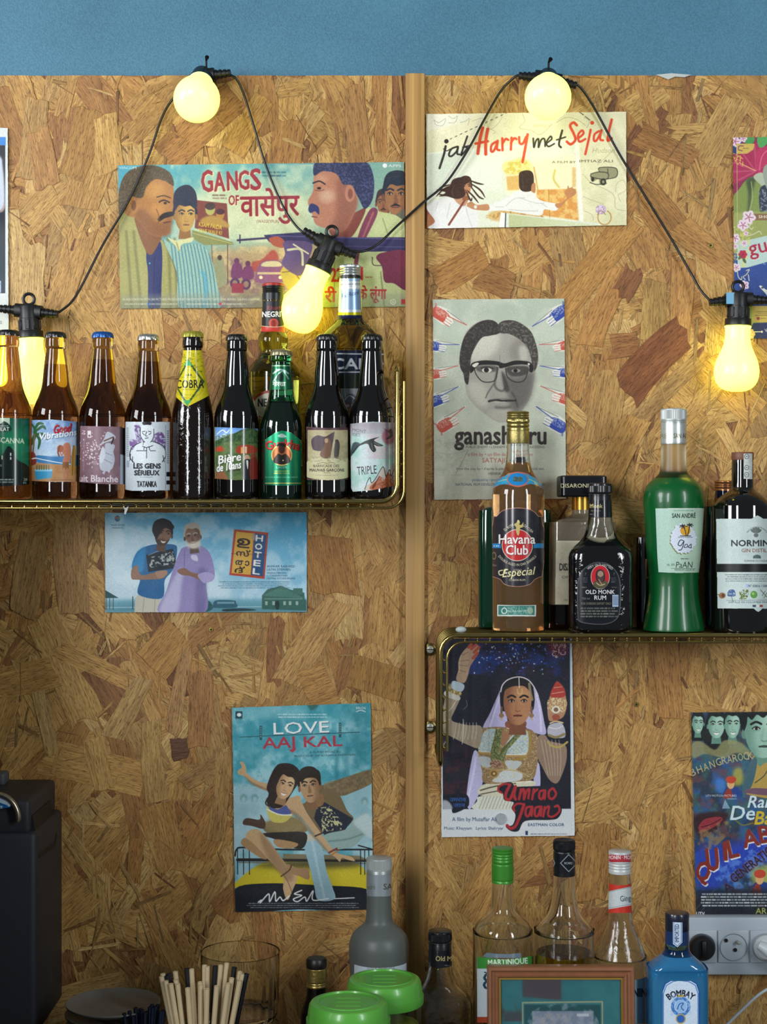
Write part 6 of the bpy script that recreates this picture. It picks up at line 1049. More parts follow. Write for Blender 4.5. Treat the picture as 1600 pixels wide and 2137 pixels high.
A = Art(1222, 1034, 1284, 1082, '15161a', 2.2, VD); A.text('Old', 0, 984, 30, 'a89c62', bold=.03); A.text('Monk', 42, 986, 36, 'b0a468', w=110, bold=.03); A.fine(50, 1004, 140, 1020, '8a8464', 1, 3); A.fine(44, 1036, 74, 1046, 'b9b9a8', 1, 3); wrap(s, 'foil_print', A, s.prof, LG, 1229, 1276, 1044, 1078, flat=1, expo=2, eps=.0006)
A = Art(1200, 1168, 1310, 1306, '16181d', 2, (1220, 820, 4.11)); lab = [(-48, 1960), (-62, 1900), (-66, 1720), (-56, 1600), (-20, 1520), (60, 1462), (130, 1452), (200, 1466), (270, 1530), (302, 1610), (308, 1720), (300, 1880), (262, 1950), (180, 1984), (60, 1984)]
A.poly(lab, '14161b'); A.line(lab, 14, '4a4f56', closed=True); A.line(lab, 7, '16181d', closed=True); A.line(lab, 3, '8a8e90', closed=True)
A.text('VERY OLD VATTED', 130, 1484, 22, 'c8c4b8', w=220, al='c', arc=170, bold=.02); A.ell(132, 1580, 82, 104, 'b9b0a0'); A.ell(132, 1580, 77, 99, 'b0242c'); A.poly('92,1580 100,1530 132,1512 166,1534 174,1590 160,1620 110,1620', '3a2a2c'); A.ell(134, 1556, 26, 30, '8f7a64'); A.poly('108,1566 134,1580 160,1566 156,1606 134,1622 112,1606', '4a3a38'); A.poly('70,1650 90,1610 134,1630 180,1610 200,1640 170,1670 130,1680 90,1668', '4f4a38'); A.line('100,1630 130,1650 170,1640', 7, 'b0a078'); A.line('120,1600 150,1650', 6, 'a09070')
A.text('OLD MONK', 6, 1724, 36, 'dcdcdc', w=250, bold=.02); A.text('RUM', 82, 1774, 38, 'dcdcdc', w=100, bold=.02); A.text('7', 0, 1564, 22, '6f7478'); A.text('7', 244, 1564, 22, '6f7478'); A.fine(-16, 1580, 24, 1630, '5a5f64', 3, 3); A.fine(224, 1580, 270, 1630, '5a5f64', 3, 4); A.fine(-30, 1660, 20, 1676, '6f7058', 1, 5); A.fine(226, 1660, 280, 1676, '6f7058', 1, 6); A.text('750 ml', -26, 1772, 18, '8a8c84'); A.text('FOR OVERSEAS EXPORT ONLY', -30, 1816, 20, '8f9070', w=258); A.fine(-40, 1836, 290, 1930, '7a7d70', 4, 8)
A.rect(236, 1732, 288, 1834, '9fb4c8'); 
for i in range(14): A.line([(240, 1742 + i * 6), (284, 1742 + i * 6)], 2.4, '2a3a5a', 0)
A.alpha = A.shape(lab); wrap(s, 'label', A, s.prof, LG, 1200, 1308, 1166, 1308, flat=s.f_, expo=s.e_)
# ---- black square bottle half hidden, with an orange edged label
s = start('square_black_bottle', 'black square bottle with an orange edged label, half hidden behind the green liqueur', 1388, -.036, ZR, flat=.48, expo=7)
s.prof = [(1316, 60), (1312, 63), (1300, 64), (1136, 64), (1126, 62), (1120, 54), (1115, 40), (1110, 22), (1105, 15), (1060, 14), (1050, 14)]; lathe(s, 'glass_body', s.prof, [G_BLK], flat=lambda y: .48 if y > 1118 else 1 - .0 if y < 1108 else .48 + (1118 - y) * .052, expo=lambda y: 7 if y > 1118 else 2); lathe(s, 'cap', [(1052, 15), (1052, 15), (1028, 15), (1028, 15), (1027, 6)], BLKP, flat=1, expo=2, sub=1)
A = Art(1340, 1160, 1440, 1212, '1a1512', 1.6, VD); A.line([(524, 1430), (900, 1430), (900, 1585), (524, 1585)], 12, 'b8763c', 0, closed=True); A.rect(540, 1450, 890, 1570, '241a14'); A.alpha = A.shape([(518, 1424), (900, 1424), (900, 1592), (518, 1592)], 0); wrap(s, 'label', A, s.prof, LP, 1341, 1438, 1160, 1212, flat=.48, expo=7)
# ---- green liqueur, tapered bottle
FRO = glass('frosted_clear_glass', (.80, .80, .62), .38); FROG = mat('frosted_glass_with_green_liqueur', '0d7a3a', .3, trans=.6, coat=.25, ior=1.4)
SA = [(1321, 58), (1317, 62), (1308, 62.5), (1280, 57.5), (1255, 53), (1230, 51), (1200, 51), (1160, 55.5), (1110, 59), (1070, 61.5), (1045, 62.6), (1030, 61.5), (1015, 56.5), (1004, 47), (996, 37), (989, 30.5), (980, 27.8), (960, 26.3), (927, 25.6), (920, 25)]
def tapered(label, dx, dy, y, base, full):
    s = start('liqueur_bottle', label, 1405 + dx, y, base); pr = [(q + dy, h) for q, h in SA]; s.prof = pr
    if full: lathe(s, 'glass_body', pr, [FROG, FRO], splits=[998 + dy])
    else: lathe(s, 'glass_body', pr, [mat('frosted_empty_glass', '87908c', .42, trans=.6)], hollow=.003)
    lathe(s, 'neck_sleeve', [(927 + dy, 26.4), (927 + dy, 26.4), (880 + dy, 26.4), (878 + dy, 25.6)], mat('silver_neck_sleeve', 'a2a8a6', .38, .5), sub=1); ridged(s, 'screw_cap', 878 + dy, 853 + dy, 26.3, mat('pale_silver_cap', 'aeb2b0', .42, .3), (), (856 + dy, 876 + dy)); return s
s = tapered('tall tapered bottle of green liqueur with silver cap, on the right shelf', 0, 0, YB - .006, ZR, True)
A = Art(1376, 880, 1432, 926, 'b4bab6', 2.2, VD); A.rect(716, 262, 722, 420, '8a908e'); A.rect(728, 270, 840, 420, 'c2c8c4'); A.text('SAN ANDRE', 762, 388, 44, '5f5a3c', w=190, bold=.02); A.text('RE', 650, 388, 40, '8a8a64'); A.rect(640, 250, 870, 256, '9aa09c'); wrap(s, 'sleeve_print', A, [(930, 26.5), (876, 26.5)], LF, 1378, 1430, 881, 925)
A = Art(1360, 1054, 1472, 1198, 'a3c8b4', 2, VD); A.grad([(580, 980), (1030, 980), (1000, 1545), (620, 1545)], 'a8c4b8', 'a3b9a2', 0); A.rect(580, 980, 1030, 994, 'c2cfc4'); A.fine(760, 1004, 940, 1016, '5a7a60', 1, 3); A.text('SAN ANDRÉ', 748, 1072, 40, '1f2a24', w=202, bold=.03, sq=.9)
g = random.Random(4); C_ = [(846 + (112 + g.uniform(-10, 8)) * math.cos(t), 1250 + (130 + g.uniform(-12, 8)) * math.sin(t)) for t in np.linspace(0, 6.28, 60)]
A.poly([(x * 1.0 - 6, y + 8) for x, y in C_], '6f7a4a', 0); A.poly(C_, 'c6cdd8', 0); A.ell(862, 1180, 44, 44, 'c9962c'); A.rect(816, 1224, 910, 1230, '23241c'); A.line('868,1224 860,1180 838,1140', 7, '23241c'); A.line('880,1224 892,1180 900,1130', 7, '23241c')
for px, py in ((840, 1138), (900, 1130)):
    for t in range(0, 360, 52): A.line([(px, py), (px + 28 * math.cos(R(t)), py + 18 * math.sin(R(t)) + 6)], 7, '23241c', taper=.8)
A.fine(798, 1232, 930, 1244, '4a505a', 1, 3); A.line('850,1270 820,1262 800,1300 822,1310 850,1275 830,1340 805,1348', 7, '23303c'); A.line('862,1300 850,1325 880,1320 878,1300 862,1300', 6, '23303c'); A.line('905,1300 888,1322 910,1326 912,1296 912,1330', 6, '23303c'); A.fine(820, 1416, 900, 1430, '3a4a40', 1, 5); A.text('PaAN', 780, 1500, 54, '2a3a30', w=140, shear=.1); A.text('Alc. 20%', 704, 1482, 18, '2a3a30', w=66); A.line([(740, 1505), (950, 1508)], 3, '3a4a40', 0); A.text('PREMIUM LIQUEUR', 770, 1526, 16, '3a4a40', w=170)
A.alpha = A.shape([(592, 992), (800, 988), (1030, 990), (986, 1540), (800, 1544), (628, 1538)], 0); wrap(s, 'label', A, s.prof, LG, 1360, 1470, 1054, 1198)
# ---- dark blue bottle with copper cap behind the gin
COP = mat('copper_screw_cap', 'a3704a', .28, .85); s = start('square_blue_bottle', 'dark blue square bottle with copper cap, behind the black gin bottle', 1511, -.032, ZR, flat=.62, expo=6)
s.prof = [(1316, 40), (1312, 42.5), (1300, 43), (1075, 43), (1066, 41), (1060, 35), (1056, 27), (1052, 21), (1046, 19.5), (1026, 19), (1024, 19)]; lathe(s, 'glass_body', s.prof, [mat('dark_navy_glass', '0c1430', .06, coat=.6)], flat=lambda y: .62 if y > 1056 else 1, expo=lambda y: 6 if y > 1056 else 2); ridged(s, 'screw_cap', 1024, 1003, 20.5, COP, (1009, 1014, 1019)); lathe(s, 'cap_ring', [(1046, 20.4), (1046, 20.4), (1039, 20.4), (1039, 20.4)], COP, flat=1, expo=2, sub=1)
# ---- black gin bottle
NM = [(1318, 56), (1312, 60.5), (1300, 62), (1075, 62), (1062, 61), (1050, 56.5), (1040, 49), (1032, 40), (1026, 31), (1020, 25), (1012, 22.8), (965, 22), (960, 21.5)]
s = start('gin_bottle', 'black gin bottle with pale label and wooden stopper, at the right picture edge', 1549, -.104, ZR); s.prof = NM; lathe(s, 'glass_body', NM, [G_BLK]); lathe(s, 'stopper', [(960, 22.4), (960, 22.4), (958, 23), (946, 23), (944, 22), (943.5, 12)], mat('brown_wood_stopper', '6f4430', .5, vary=.2), sub=1)
A = Art(1545, 942, 1574, 1002, 'b9bcb6', 2.2, VD); A.noise('9aa09c', 9, .5, 3)
for y in (545, 640, 702): A.ell(1388, y, 20, 22, '4a4f54'); A.ell(1388, y, 14, 16, 'c2c5c0'); A.ell(1388, y, 6, 7, '4a4f54')
A.alpha = A.shape([(1346, 520), (1436, 520), (1436, 740), (1352, 736)], 0); wrap(s, 'tax_strip', A, [(q, h + .6) for q, h in NM[8:]] + [(944, 22.9)], LP, 1546, 1571, 945, 1001, eps=.0006)
A = Art(1490, 1070, 1628, 1278, 'aebcb8', 2, VD); A.noise('bac6c2', 60, .5, 3); A.text('PRODUIT DE FRANCE', 1478, 1158, 14, '4a5250', w=190, al='c', arc=96)
for r_ in (0, 30, -30, 62, -62): A.ell(1468 + 26 * math.sin(R(r_)), 1196 - 22 * math.cos(R(r_)), 13, 26, '5a625e', r_)
A.ell(1468, 1220, 20, 18, '5a625e'); A.text('NORMINDIA', 1256, 1314, 54, '1f2624', w=470, bold=.05); A.text('GIN DISTILLÉ', 1344, 1366, 32, '7a4a44', w=260, bold=.02); A.poly([(1440, 1420), (1446, 1396), (1476, 1386), (1506, 1396), (1512, 1420)], '4a5a58', 0); A.text('DOMAINE DU COQUEREL', 1368, 1448, 16, '2a3230', w=230, bold=.02)
A.rect(1100, 1466, 1900, 1536, '0d0e10'); A.fine(1196, 1552, 1620, 1624, '4a5452', 4, 4, .8, .45); A.rect(1378, 1640, 1404, 1668, '9fb0d0'); A.text('N° 03816 / 10000', 1404, 1666, 22, '2a3648', w=180, bold=.02)
A.ell(1178, 1738, 30, 26, '8a6a4c'); A.ell(1186, 1738, 14, 16, '5a3a2c'); A.line('1150,1732 1120,1726', 6, '6a5038'); A.noise('2c5080', 10, 1, 5, '1220,1720 1240,1690 1280,1690 1290,1740 1230,1744', .35, 9); A.line('1255,1740 1270,1790', 5, '3a5a3a'); A.noise('5a6a2c', 8, 1, 6, '1330,1700 1400,1690 1390,1760 1330,1770', .48, 9); A.line('1330,1770 1400,1700', 4, '4a5a2c'); A.ell(1450, 1730, 30, 32, '4f8a34'); A.ell(1442, 1722, 12, 12, '8ab05a'); A.line('1506,1690 1560,1750', 5, '3a4a34'); A.line('1520,1740 1545,1700', 4, '3a4a34'); A.line('1535,1760 1560,1715', 4, '3a4a34')
A.line([(1216, 1780), (1700, 1776)], 3, '4a5a60', 0); A.text('DISTILLÉ EN COLOMBIE FRANÇAISE', 1234, 1802, 15, '2a3a48', w=420); A.rect(1438, 1818, 1468, 1836, '2a3a50'); A.rect(1498, 1818, 1526, 1836, '8a3a38'); A.rect(1468, 1818, 1498, 1836, 'c8cccc')
A.alpha = np.maximum(A.shape([(1126, 1080), (1430, 1080), (1450, 1066), (1480, 1050), (1510, 1066), (1530, 1080), (1900, 1080), (1900, 1850), (1520, 1850), (1506, 1866), (1486, 1878), (1466, 1866), (1450, 1850), (1138, 1848)], 0), 0); wrap(s, 'label', A, NM, LP, 1490, 1626, 1070, 1278)

# ================================================================== empties standing on the back counter
CT = .905
CLR = glass('clear_bottle_glass', (.93, .95, .93), 0); GCAP = mat('green_screw_cap', '3f8a2e', .35, .2)
BASE = lambda y: 1068.5 + (ZC - CT) / MM(y)
s = tapered('frosted empty bottle with silver cap, in front of the batten foot', 790.6 - 1405, 936, -.105, CT, False)
s_ = 936
A = Art(738, 2004, 850, 2060, 'b9c6cc', 1.8, VF); A.text('SAN ANDRÉ', 690, 1032, 22, '6a7a84', w=190); A.alpha = A.shape([(606, 984), (780, 1006), (954, 980), (960, 1200), (600, 1200)], 0); wrap(s, 'label', A, s.prof, LP, 738, 850, 2002, 2062)
A = Art(764, 1818, 818, 1872, 'aab2b8', 2, VF); A.text('SAN', 800, 500, 40, '5a5a44', bold=.02); A.text('ndré', 694, 500, 36, '7a7a5c', w=50); A.rect(690, 396, 860, 402, '8f979c'); wrap(s, 'sleeve_print', A, [(927 + s_, 26.5), (878 + s_, 26.5)], LF, 766, 816, 1820, 1866)
y = -.14; b0 = BASE(y)
s = start('small_dark_bottle', 'small dark bottle with black stopper and gold collar, left of the frosted bottle', 660, y, CT); s.prof = [(b0, 30), (b0 - 6, 33), (2125, 33), (2105, 30), (2085, 23), (2070, 20), (2056, 19.5), (2030, 19)]
lathe(s, 'glass_body', s.prof, [mat('smoked_bottle_glass', '1a1512', .05, trans=.5)]); ridged(s, 'collar', 2058, 2018, 21, mat('embossed_gold_collar', 'a08a4c', .32, .8, bump=(300, .6, .001)), (2049, 2053)); lathe(s, 'stopper', [(2020, 20), (2020, 20), (2016, 21.5), (2003, 21.5), (1999, 19), (1998, 8)], mat('black_stopper', '17130f', .4), sub=1)
s = dark_rum('small dark rum bottle with black cap and gold lettering, right of the frosted bottle', 918, -.15, CT, [(1400, 58), (1394, 64)] + OM[2:], 933, False)
A = Art(890, 1960, 946, 2026, '15161c', 2, VF); A.text('Old Monk', 1148, 978, 34, 'b0a468', w=176, bold=.03); A.fine(1208, 1000, 1252, 1032, '6a6a6a', 2, 3); wrap(s, 'foil_print', A, s.prof, LG, 894, 942, 1978, 2012, flat=1, expo=2, eps=.0006)
def empty_bottle(name, label, cx, y, prof, gl=None, th=.0025):
    s = start(name, label, cx, y, CT); b = BASE(y); s.prof = [(b, prof[0][1] - 4), (b - 5, prof[0][1])] + prof; lathe(s, 'glass_body', s.prof, [gl or CLR], hollow=th); return s
MQ = [(2190, 62.5), (1962, 62.5), (1945, 61.5), (1932, 57), (1922, 49), (1913, 38), (1905, 30), (1896, 26), (1880, 24), (1842, 22), (1838, 21.5)]
s = empty_bottle('rum_bottle', 'empty clear rum bottle with green screw cap, behind the picture frame', 1048.5, -.165, MQ); ridged(s, 'screw_cap', 1841, 1769, 22.8, GCAP, (1774, 1780, 1786, 1792, 1800, 1836))
A = Art(990, 1976, 1118, 2137, 'c3ced2', 1.8, VE); A.rect(100, 676, 420, 742, '3f8a3a'); A.text('MARTINIQUE', 168, 726, 30, 'dfe6dc', w=204, bold=.04, rot=-3); A.text('8', 140, 850, 90, '2a3f52', w=60); A.line('150,760 180,780 175,830', 6, '2a3f52'); A.line([(108, 680), (112, 1000)], 5, '9aa8b0', 0); A.rect(100, 990, 420, 1030, 'a8452c'); A.alpha = A.shape([(110, 680), (250, 696), (400, 676), (400, 1020), (112, 1020)], 0); wrap(s, 'label', A, s.prof, LP, 992, 1116, 1984, 2130)
A = Art(994, 1974, 1112, 2000, '8fa4b4', 1.5, VE); A.alpha = A.shape([(140, 680), (180, 642), (250, 630), (330, 640), (340, 690), (250, 700)], 0); wrap(s, 'back_label', A, s.prof, LP, 1000, 1096, 1974, 2000, eps=-.0012)
RH = [(2190, 63), (1958, 63), (1945, 62), (1934, 57), (1926, 50), (1918, 42), (1908, 35), (1895, 30), (1875, 26), (1850, 23.5), (1828, 22.5), (1822, 22)]
s = empty_bottle('aniseed_bottle', 'clear bottle with black cap and olive dregs, between the green and white capped bottles', 1177, -.17, RH); ridged(s, 'screw_cap', 1826, 1752, 22.8, BLKP, (1774,), (1757, 1772))
A = Art(1150, 1776, 1204, 1824, '14171c', 2, VE); A.line([(582, 156), (626, 200), (582, 244), (540, 200)], 4, '8f9498', 0, closed=True); A.text('RICARD', 560, 206, 12, 'b9bcc0', w=40, bold=.02); A.line([(498, 170), (510, 200), (498, 225)], 4, '8f9498', 0); wrap(s, 'cap_print', A, [(1826, 22.8), (1776, 22.8)], LG, 1154, 1200, 1778, 1822)
lq = [(BASE(-.17) - 8, 58.5), (1986, 58.8)]; lathe(s, 'liquid', lq, glass('olive_dregs', (.52, .50, .08), 0, 1.33), sub=1)
A = Art(1116, 2008, 1240, 2090, 'c8ccc4', 1.6, VE); A.alpha = A.shape([(432, 722), (560, 735), (700, 722), (700, 900), (430, 900)], 0); wrap(s, 'label', A, s.prof, LP, 1118, 1238, 2010, 2088)
MO = [(2190, 56), (2010, 56), (1996, 54), (1980, 49), (1962, 41.5), (1944, 33.5), (1926, 27.5), (1908, 24.5), (1860, 23), (1826, 22), (1822, 21.5)]
MOG = glass('seeded_clear_glass', (.92, .94, .92), .015, bump=(220, .3, .0015)); s = empty_bottle('syrup_bottle', 'clear syrup bottle with white cap and red striped neck label', 1293, -.165, MO, MOG)
ridged(s, 'screw_cap', 1821, 1775, 23.4, mat('white_metal_cap', 'c2c4c2', .35, .2), (1800, 1806, 1812))
A = Art(1262, 1778, 1320, 1800, 'a03038', 2, VE); A.rect(770, 148, 910, 156, 'c9c4c0'); A.text('MONIN · MONIN', 782, 180, 20, 'd8cfcc', w=150, bold=.04); wrap(s, 'cap_print', A, [(1800, 23.6), (1776, 23.6)], LG, 1267, 1314, 1780, 1796)
A = Art(1262, 1838, 1322, 1906, 'b5bcbc', 2, VE); A.poly([(770, 296), (910, 296), (910, 318), (770, 348)], 'b53024', 0); A.poly([(770, 440), (910, 416), (910, 460), (770, 460)], 'b53024', 0); A.line([(770, 352), (910, 322)], 4, '8f9a9c', 0); A.line([(770, 434), (910, 410)], 4, '8f9a9c', 0); A.text('Gingembre', 848, 398, 30, '23383c', w=130, bold=.01, rot=-6); wrap(s, 'neck_label', A, [(q, h + .3) for q, h in s.prof], LP, 1267, 1320, 1842, 1903)
A = Art(1236, 2026, 1352, 2137, '7f9aa4', 1.6, VE); A.text('MONIN', 850, 886, 44, '16202a', w=130, bold=.05); A.text('SIROP', 850, 990, 60, '1a2a38', w=130, bold=.03, rot=-60); A.alpha = A.shape([(720, 765), (980, 765), (985, 1026), (720, 1026)], 0); wrap(s, 'label', A, s.prof, LP, 1240, 1350, 2030, 2132)
# ---- blue gin
BLU = glass('sapphire_blue_glass', (.22, .58, .86), .01); BLUN = mat('blue_glass_filled', '3f98d2', .05, trans=.6, coat=.4)
s = start('gin_bottle', 'bright blue gin bottle with dark cap, in front of the power sockets', 1412.5, -.2, CT, flat=.6, expo=4.5); b = BASE(-.2)
s.prof = [(b, 56), (b - 5, 61), (b - 20, 62), (2040, 62), (2022, 60.5), (2012, 54), (2002, 43), (1993, 33), (1986, 27.5), (1975, 25), (1950, 24.2), (1938, 24)]
fb = lambda q: .6 if q > 2022 else min(1, .6 + (2022 - q) / 36 * .4); eb = lambda q: 4.5 if q > 2022 else max(2, 4.5 - (2022 - q) * .07)
lathe(s, 'glass_body', s.prof, [BLUN, BLU], splits=[1992], flat=fb, expo=eb); lathe(s, 'screw_cap', [(1942, 24), (1942, 24), (1938, 25), (1922, 24.6), (1921, 24.6), (1918, 24.6), (1907, 25), (1904, 23.5), (1903, 15)], mat('dark_navy_cap', '151a2c', .3, coat=.3), flat=1, expo=2, sub=1); lathe(s, 'neck_sleeve', [(1968, 25.2), (1968, 25.2), (1940, 24.6), (1940, 24.6)], mat('navy_neck_sleeve', '17305c', .25, coat=.4), flat=1, expo=2, sub=1)
A = Art(1398, 1916, 1430, 1980, 'b9c8d8', 2.2, VE); A.text('IMPORTED', 1148, 606, 22, '23385a', w=92, rot=-90, bold=.03); A.line([(1122, 500), (1122, 610), (1140, 626), (1160, 606), (1160, 500)], 3, '3a5a8a', 0); A.alpha = A.shape([(1115, 496), (1165, 496), (1165, 608), (1140, 632), (1116, 614)], 0); wrap(s, 'neck_strip', A, [(q, max(h, 25.3) + .4) for q, h in s.prof], LP, 1400, 1428, 1918, 1978, flat=1, expo=2, eps=.0008)
A = Art(1374, 2036, 1466, 2200, 'c2d2e0', 2, VE); lab = [(1060, 1200), (1060, 860), (1076, 818), (1110, 798), (1155, 793), (1205, 798), (1240, 818), (1254, 860), (1254, 1200)]
A.line(lab, 10, '1a4a9a', 0); A.line([(x + (8 if x < 1150 else -8), y + 10) for x, y in lab], 4, '2f62ac', 0); A.text('BOMBAY', 1157, 884, 34, '15182a', w=124, al='c', arc=95, bold=.05); A.text('SAPPHIRE', 1157, 1066, 26, '15182a', w=130, al='c', bold=.04)
A.line([(1157 + 42 * math.cos(t), 936 + 42 * math.sin(t)) for t in np.linspace(0, 6.28, 24)], 16, '3f74b8'); A.noise('a8c4e0', 8, .7, 3, [(1105, 880), (1210, 880), (1210, 985), (1105, 985)], .55, 8, 0); A.ell(1157, 936, 30, 32, '8fb4dc'); A.line('1140,950 1150,925 1170,920 1160,940 1172,956', 5, '2f5a9a'); A.poly([(1140, 888), (1146, 872), (1157, 882), (1168, 872), (1174, 888)], 'b09a4a', 0); A.ell(1157, 1000, 26, 26, 'b09a58'); A.ell(1157, 1000, 20, 20, '2f62b0'); A.alpha = A.shape(lab, 0); wrap(s, 'label', A, s.prof, LP, 1376, 1464, 2036, 2196, flat=fb, expo=eb)
# ================================================================== brass wire shelves
BRASS = mat('polished_brass', 'a8935a', .2, 1.0); BRASSD = mat('dull_brass_wire', '6e6138', .32, 1.0); STEEL = mat('slotted_screw_steel', 'b4b4a8', .45, .35)
def wire_shelf(name, label, cor, far_x, end_y, up, ztop):
    """U shaped rack of parallel brass wires; cor = corner pixel, far end beyond the picture, arm ends at row end_y"""
    o = P(cor[0], cor[1], -.08); root = thing(name, label, 'shelf', o); k0 = MM(-.15); fr = .0031
    zb = ztop - fr; sg = 1 if up else -1; xa = P(cor[0], 0, -.15).x; xf = P(far_x, 0, -.15).x; dx = 1 if xf < xa else -1; ze = P(0, end_y, -.15).z; rc = .022
    def path(y, lift=0.0, cut=0.0, ins=0.0):
        z0 = zb - lift; x0 = xa - dx * ins; p = [(xf, z0), (x0 - dx * rc, z0)]
        for t in (15, 30, 45, 60, 75): p.append((x0 - dx * rc + dx * rc * math.sin(R(t)), z0 + sg * rc * (1 - math.cos(R(t)))))
        p += [(x0, z0 + sg * rc), (x0, ze - sg * cut)]; return [Vector((a - o.x, y - o.y, b - o.z)) for a, b in p]
    ys = [-.15, -.13, -.108, -.086, -.064, -.042, -.02]
    f = path(ys[0]); e = f[-1]; f += [e + Vector((0, .004, sg * .004)), e + Vector((0, .012, sg * .007)), e + Vector((0, .125, sg * .007)), e + Vector((0, .132, sg * .004)), e + Vector((0, .137, 0))]
    obj('front_rail', tube_bm(f, fr, 12), BRASS, root)
    for i, y in enumerate(ys[1:]): obj('wire', tube_bm(path(y, .0008, .002), .0019, 8), BRASSD, root)
    g = path(ys[0], .0085 if up else .0085, .012, -.0085 * (1 if up else -1)); obj('lower_rail', tube_bm([v + Vector((0, .002, 0)) for v in g], .0017, 10), BRASS, root)
    # rungs
    n = int(abs(xf - xa) / (26 * k0)); b = bmesh.new()
    for i in range(1, n):
        x = xa - dx * (rc + (i - .4) * 26 * k0); ball_bm((x - o.x, ys[0] - o.y + .0005, zb - .0042 - o.z), .0016, b, 8)
        tube_bm([(x - o.x, ys[0] - o.y + .001, zb - .0040 - o.z), (x - o.x, ys[-1] - o.y, zb - .0040 - o.z)], .0011, 6, b); tube_bm([(x - o.x, ys[0] - o.y + .0015, zb - .0015 - o.z), (x - o.x, ys[0] - o.y + .0015, zb - .0088 - o.z)], .0009, 6, b)
    m = int((abs(ze - zb) - rc - .008) / (26 * k0))
    for i in range(1, m + 1):
        z = zb + sg * (rc + i * 26 * k0 - .006); x = xa + dx * .0042 * (1 if up else -1)
        ball_bm((x - o.x, ys[0] - o.y + .0005, z - o.z), .0016, b, 8); tube_bm([(x - o.x, ys[0] - o.y + .001, z - o.z), (x - o.x, ys[-1] - o.y, z - o.z)], .0011, 6, b); tube_bm([(xa - o.x, ys[0] - o.y + .0015, z - o.z), (xa + dx * .0085 * (1 if up else -1) - o.x, ys[0] - o.y + .0015, z - o.z)], .0009, 6, b)
    obj('rungs', b, BRASS, root)
    if up:
        for x in np.linspace(xa - .06, xf + .05, 4): obj('wall_bracket', box_bm(x - o.x - .006, x - o.x + .006, -.02 - o.y, -.0030 - o.y, zb - o.z - .004, zb - o.z + .002, .001, 1), BRASSD, root)
    return root, o
sh, so = wire_shelf('wire_shelf', 'brass wire shelf with upturned end, carrying the row of beer bottles', (829, 1047), -120, 776, True, ZL)
sh2, so2 = wire_shelf('wire_shelf', 'brass wire shelf with downturned end, carrying the spirits at the right', (919, 1322), 1860, 1588, False, ZR)
for py in (1355, 1517):                                      # screwed wall lugs of the right shelf
    p = P(897, py, -.003); q = P(912, py, -.02); lug = obj('wall_lug', loft_bm([(0, .008), (.0006, .0086), (.0022, .0086), (.0026, .008)], 24), BRASSD, sh2)
    lug.rotation_euler = (R(90), 0, 0); lug.location = Vector((p.x, -.0026, p.z)) - so2
    bm = loft_bm([(.0024, .0052), (.0034, .005), (.0042, .0035), (.0044, .001)], 20); obj('screw_head', bm, STEEL, lug)
    bm = box_bm(-.0045, .0045, -.0006, .0006, .0040, .0046); obj('screw_slot', bm, mat('dark_slot', '2a2822', .6), lug, False)
    obj('wall_strut', tube_bm([Vector((p.x + .004, -.004, p.z)) - so2, Vector((q.x, -.008, p.z)) - so2, Vector((P(919, 0, -.02).x, -.02, p.z)) - so2], .002, 8), BRASSD, sh2)
p = P(961, 1311, -.13); w = obj('adhesive_blob', ball_bm((0, 0, 0), .006, None, 16, (1.2, .8, .7)), mat('white_putty', 'a9b4b0', .5)); w.location = (p.x, -.138, ZR + .0035); tag(w, 'small white blob of putty on the corner of the right brass shelf', 'putty')

# ================================================================== festoon light string
RUB = mat('black_rubber', '121214', .42); RUBC = mat('black_cable_sheath', '0e0e10', .35, coat=.15)
def bulb_mat():
    m = bpy.data.materials.new('lit_frosted_bulb'); m.use_nodes = True; nt = m.node_tree; b = nt.nodes['Principled BSDF']; N, L = nt.nodes.new, nt.links.new
    tc = N('ShaderNodeTexCoord'); n = N('ShaderNodeTexNoise'); n.inputs['Scale'].default_value = 22; n.inputs['Detail'].default_value = 2; cr = N('ShaderNodeValToRGB')
    cr.color_ramp.elements[0].position = .3; cr.color_ramp.elements[0].color = (3.0, 2.9, .22, 1); cr.color_ramp.elements[1].position = .7; cr.color_ramp.elements[1].color = (3.9, 3.9, .34, 1)
    L(tc.outputs['Object'], n.inputs['Vector']); L(n.outputs['Fac'], cr.inputs[0]); L(cr.outputs[0], b.inputs['Emission Color']); b.inputs['Emission Strength'].default_value = 1.0
    b.inputs['Base Color'].default_value = (.5, .5, .3, 1); b.inputs['Roughness'].default_value = .3; return m
BULB = bulb_mat()
p0 = P(690, 500, -.03); STR = thing('light_string', 'black festoon light string with glowing bulbs, swagged across the boards', 'string light', p0)
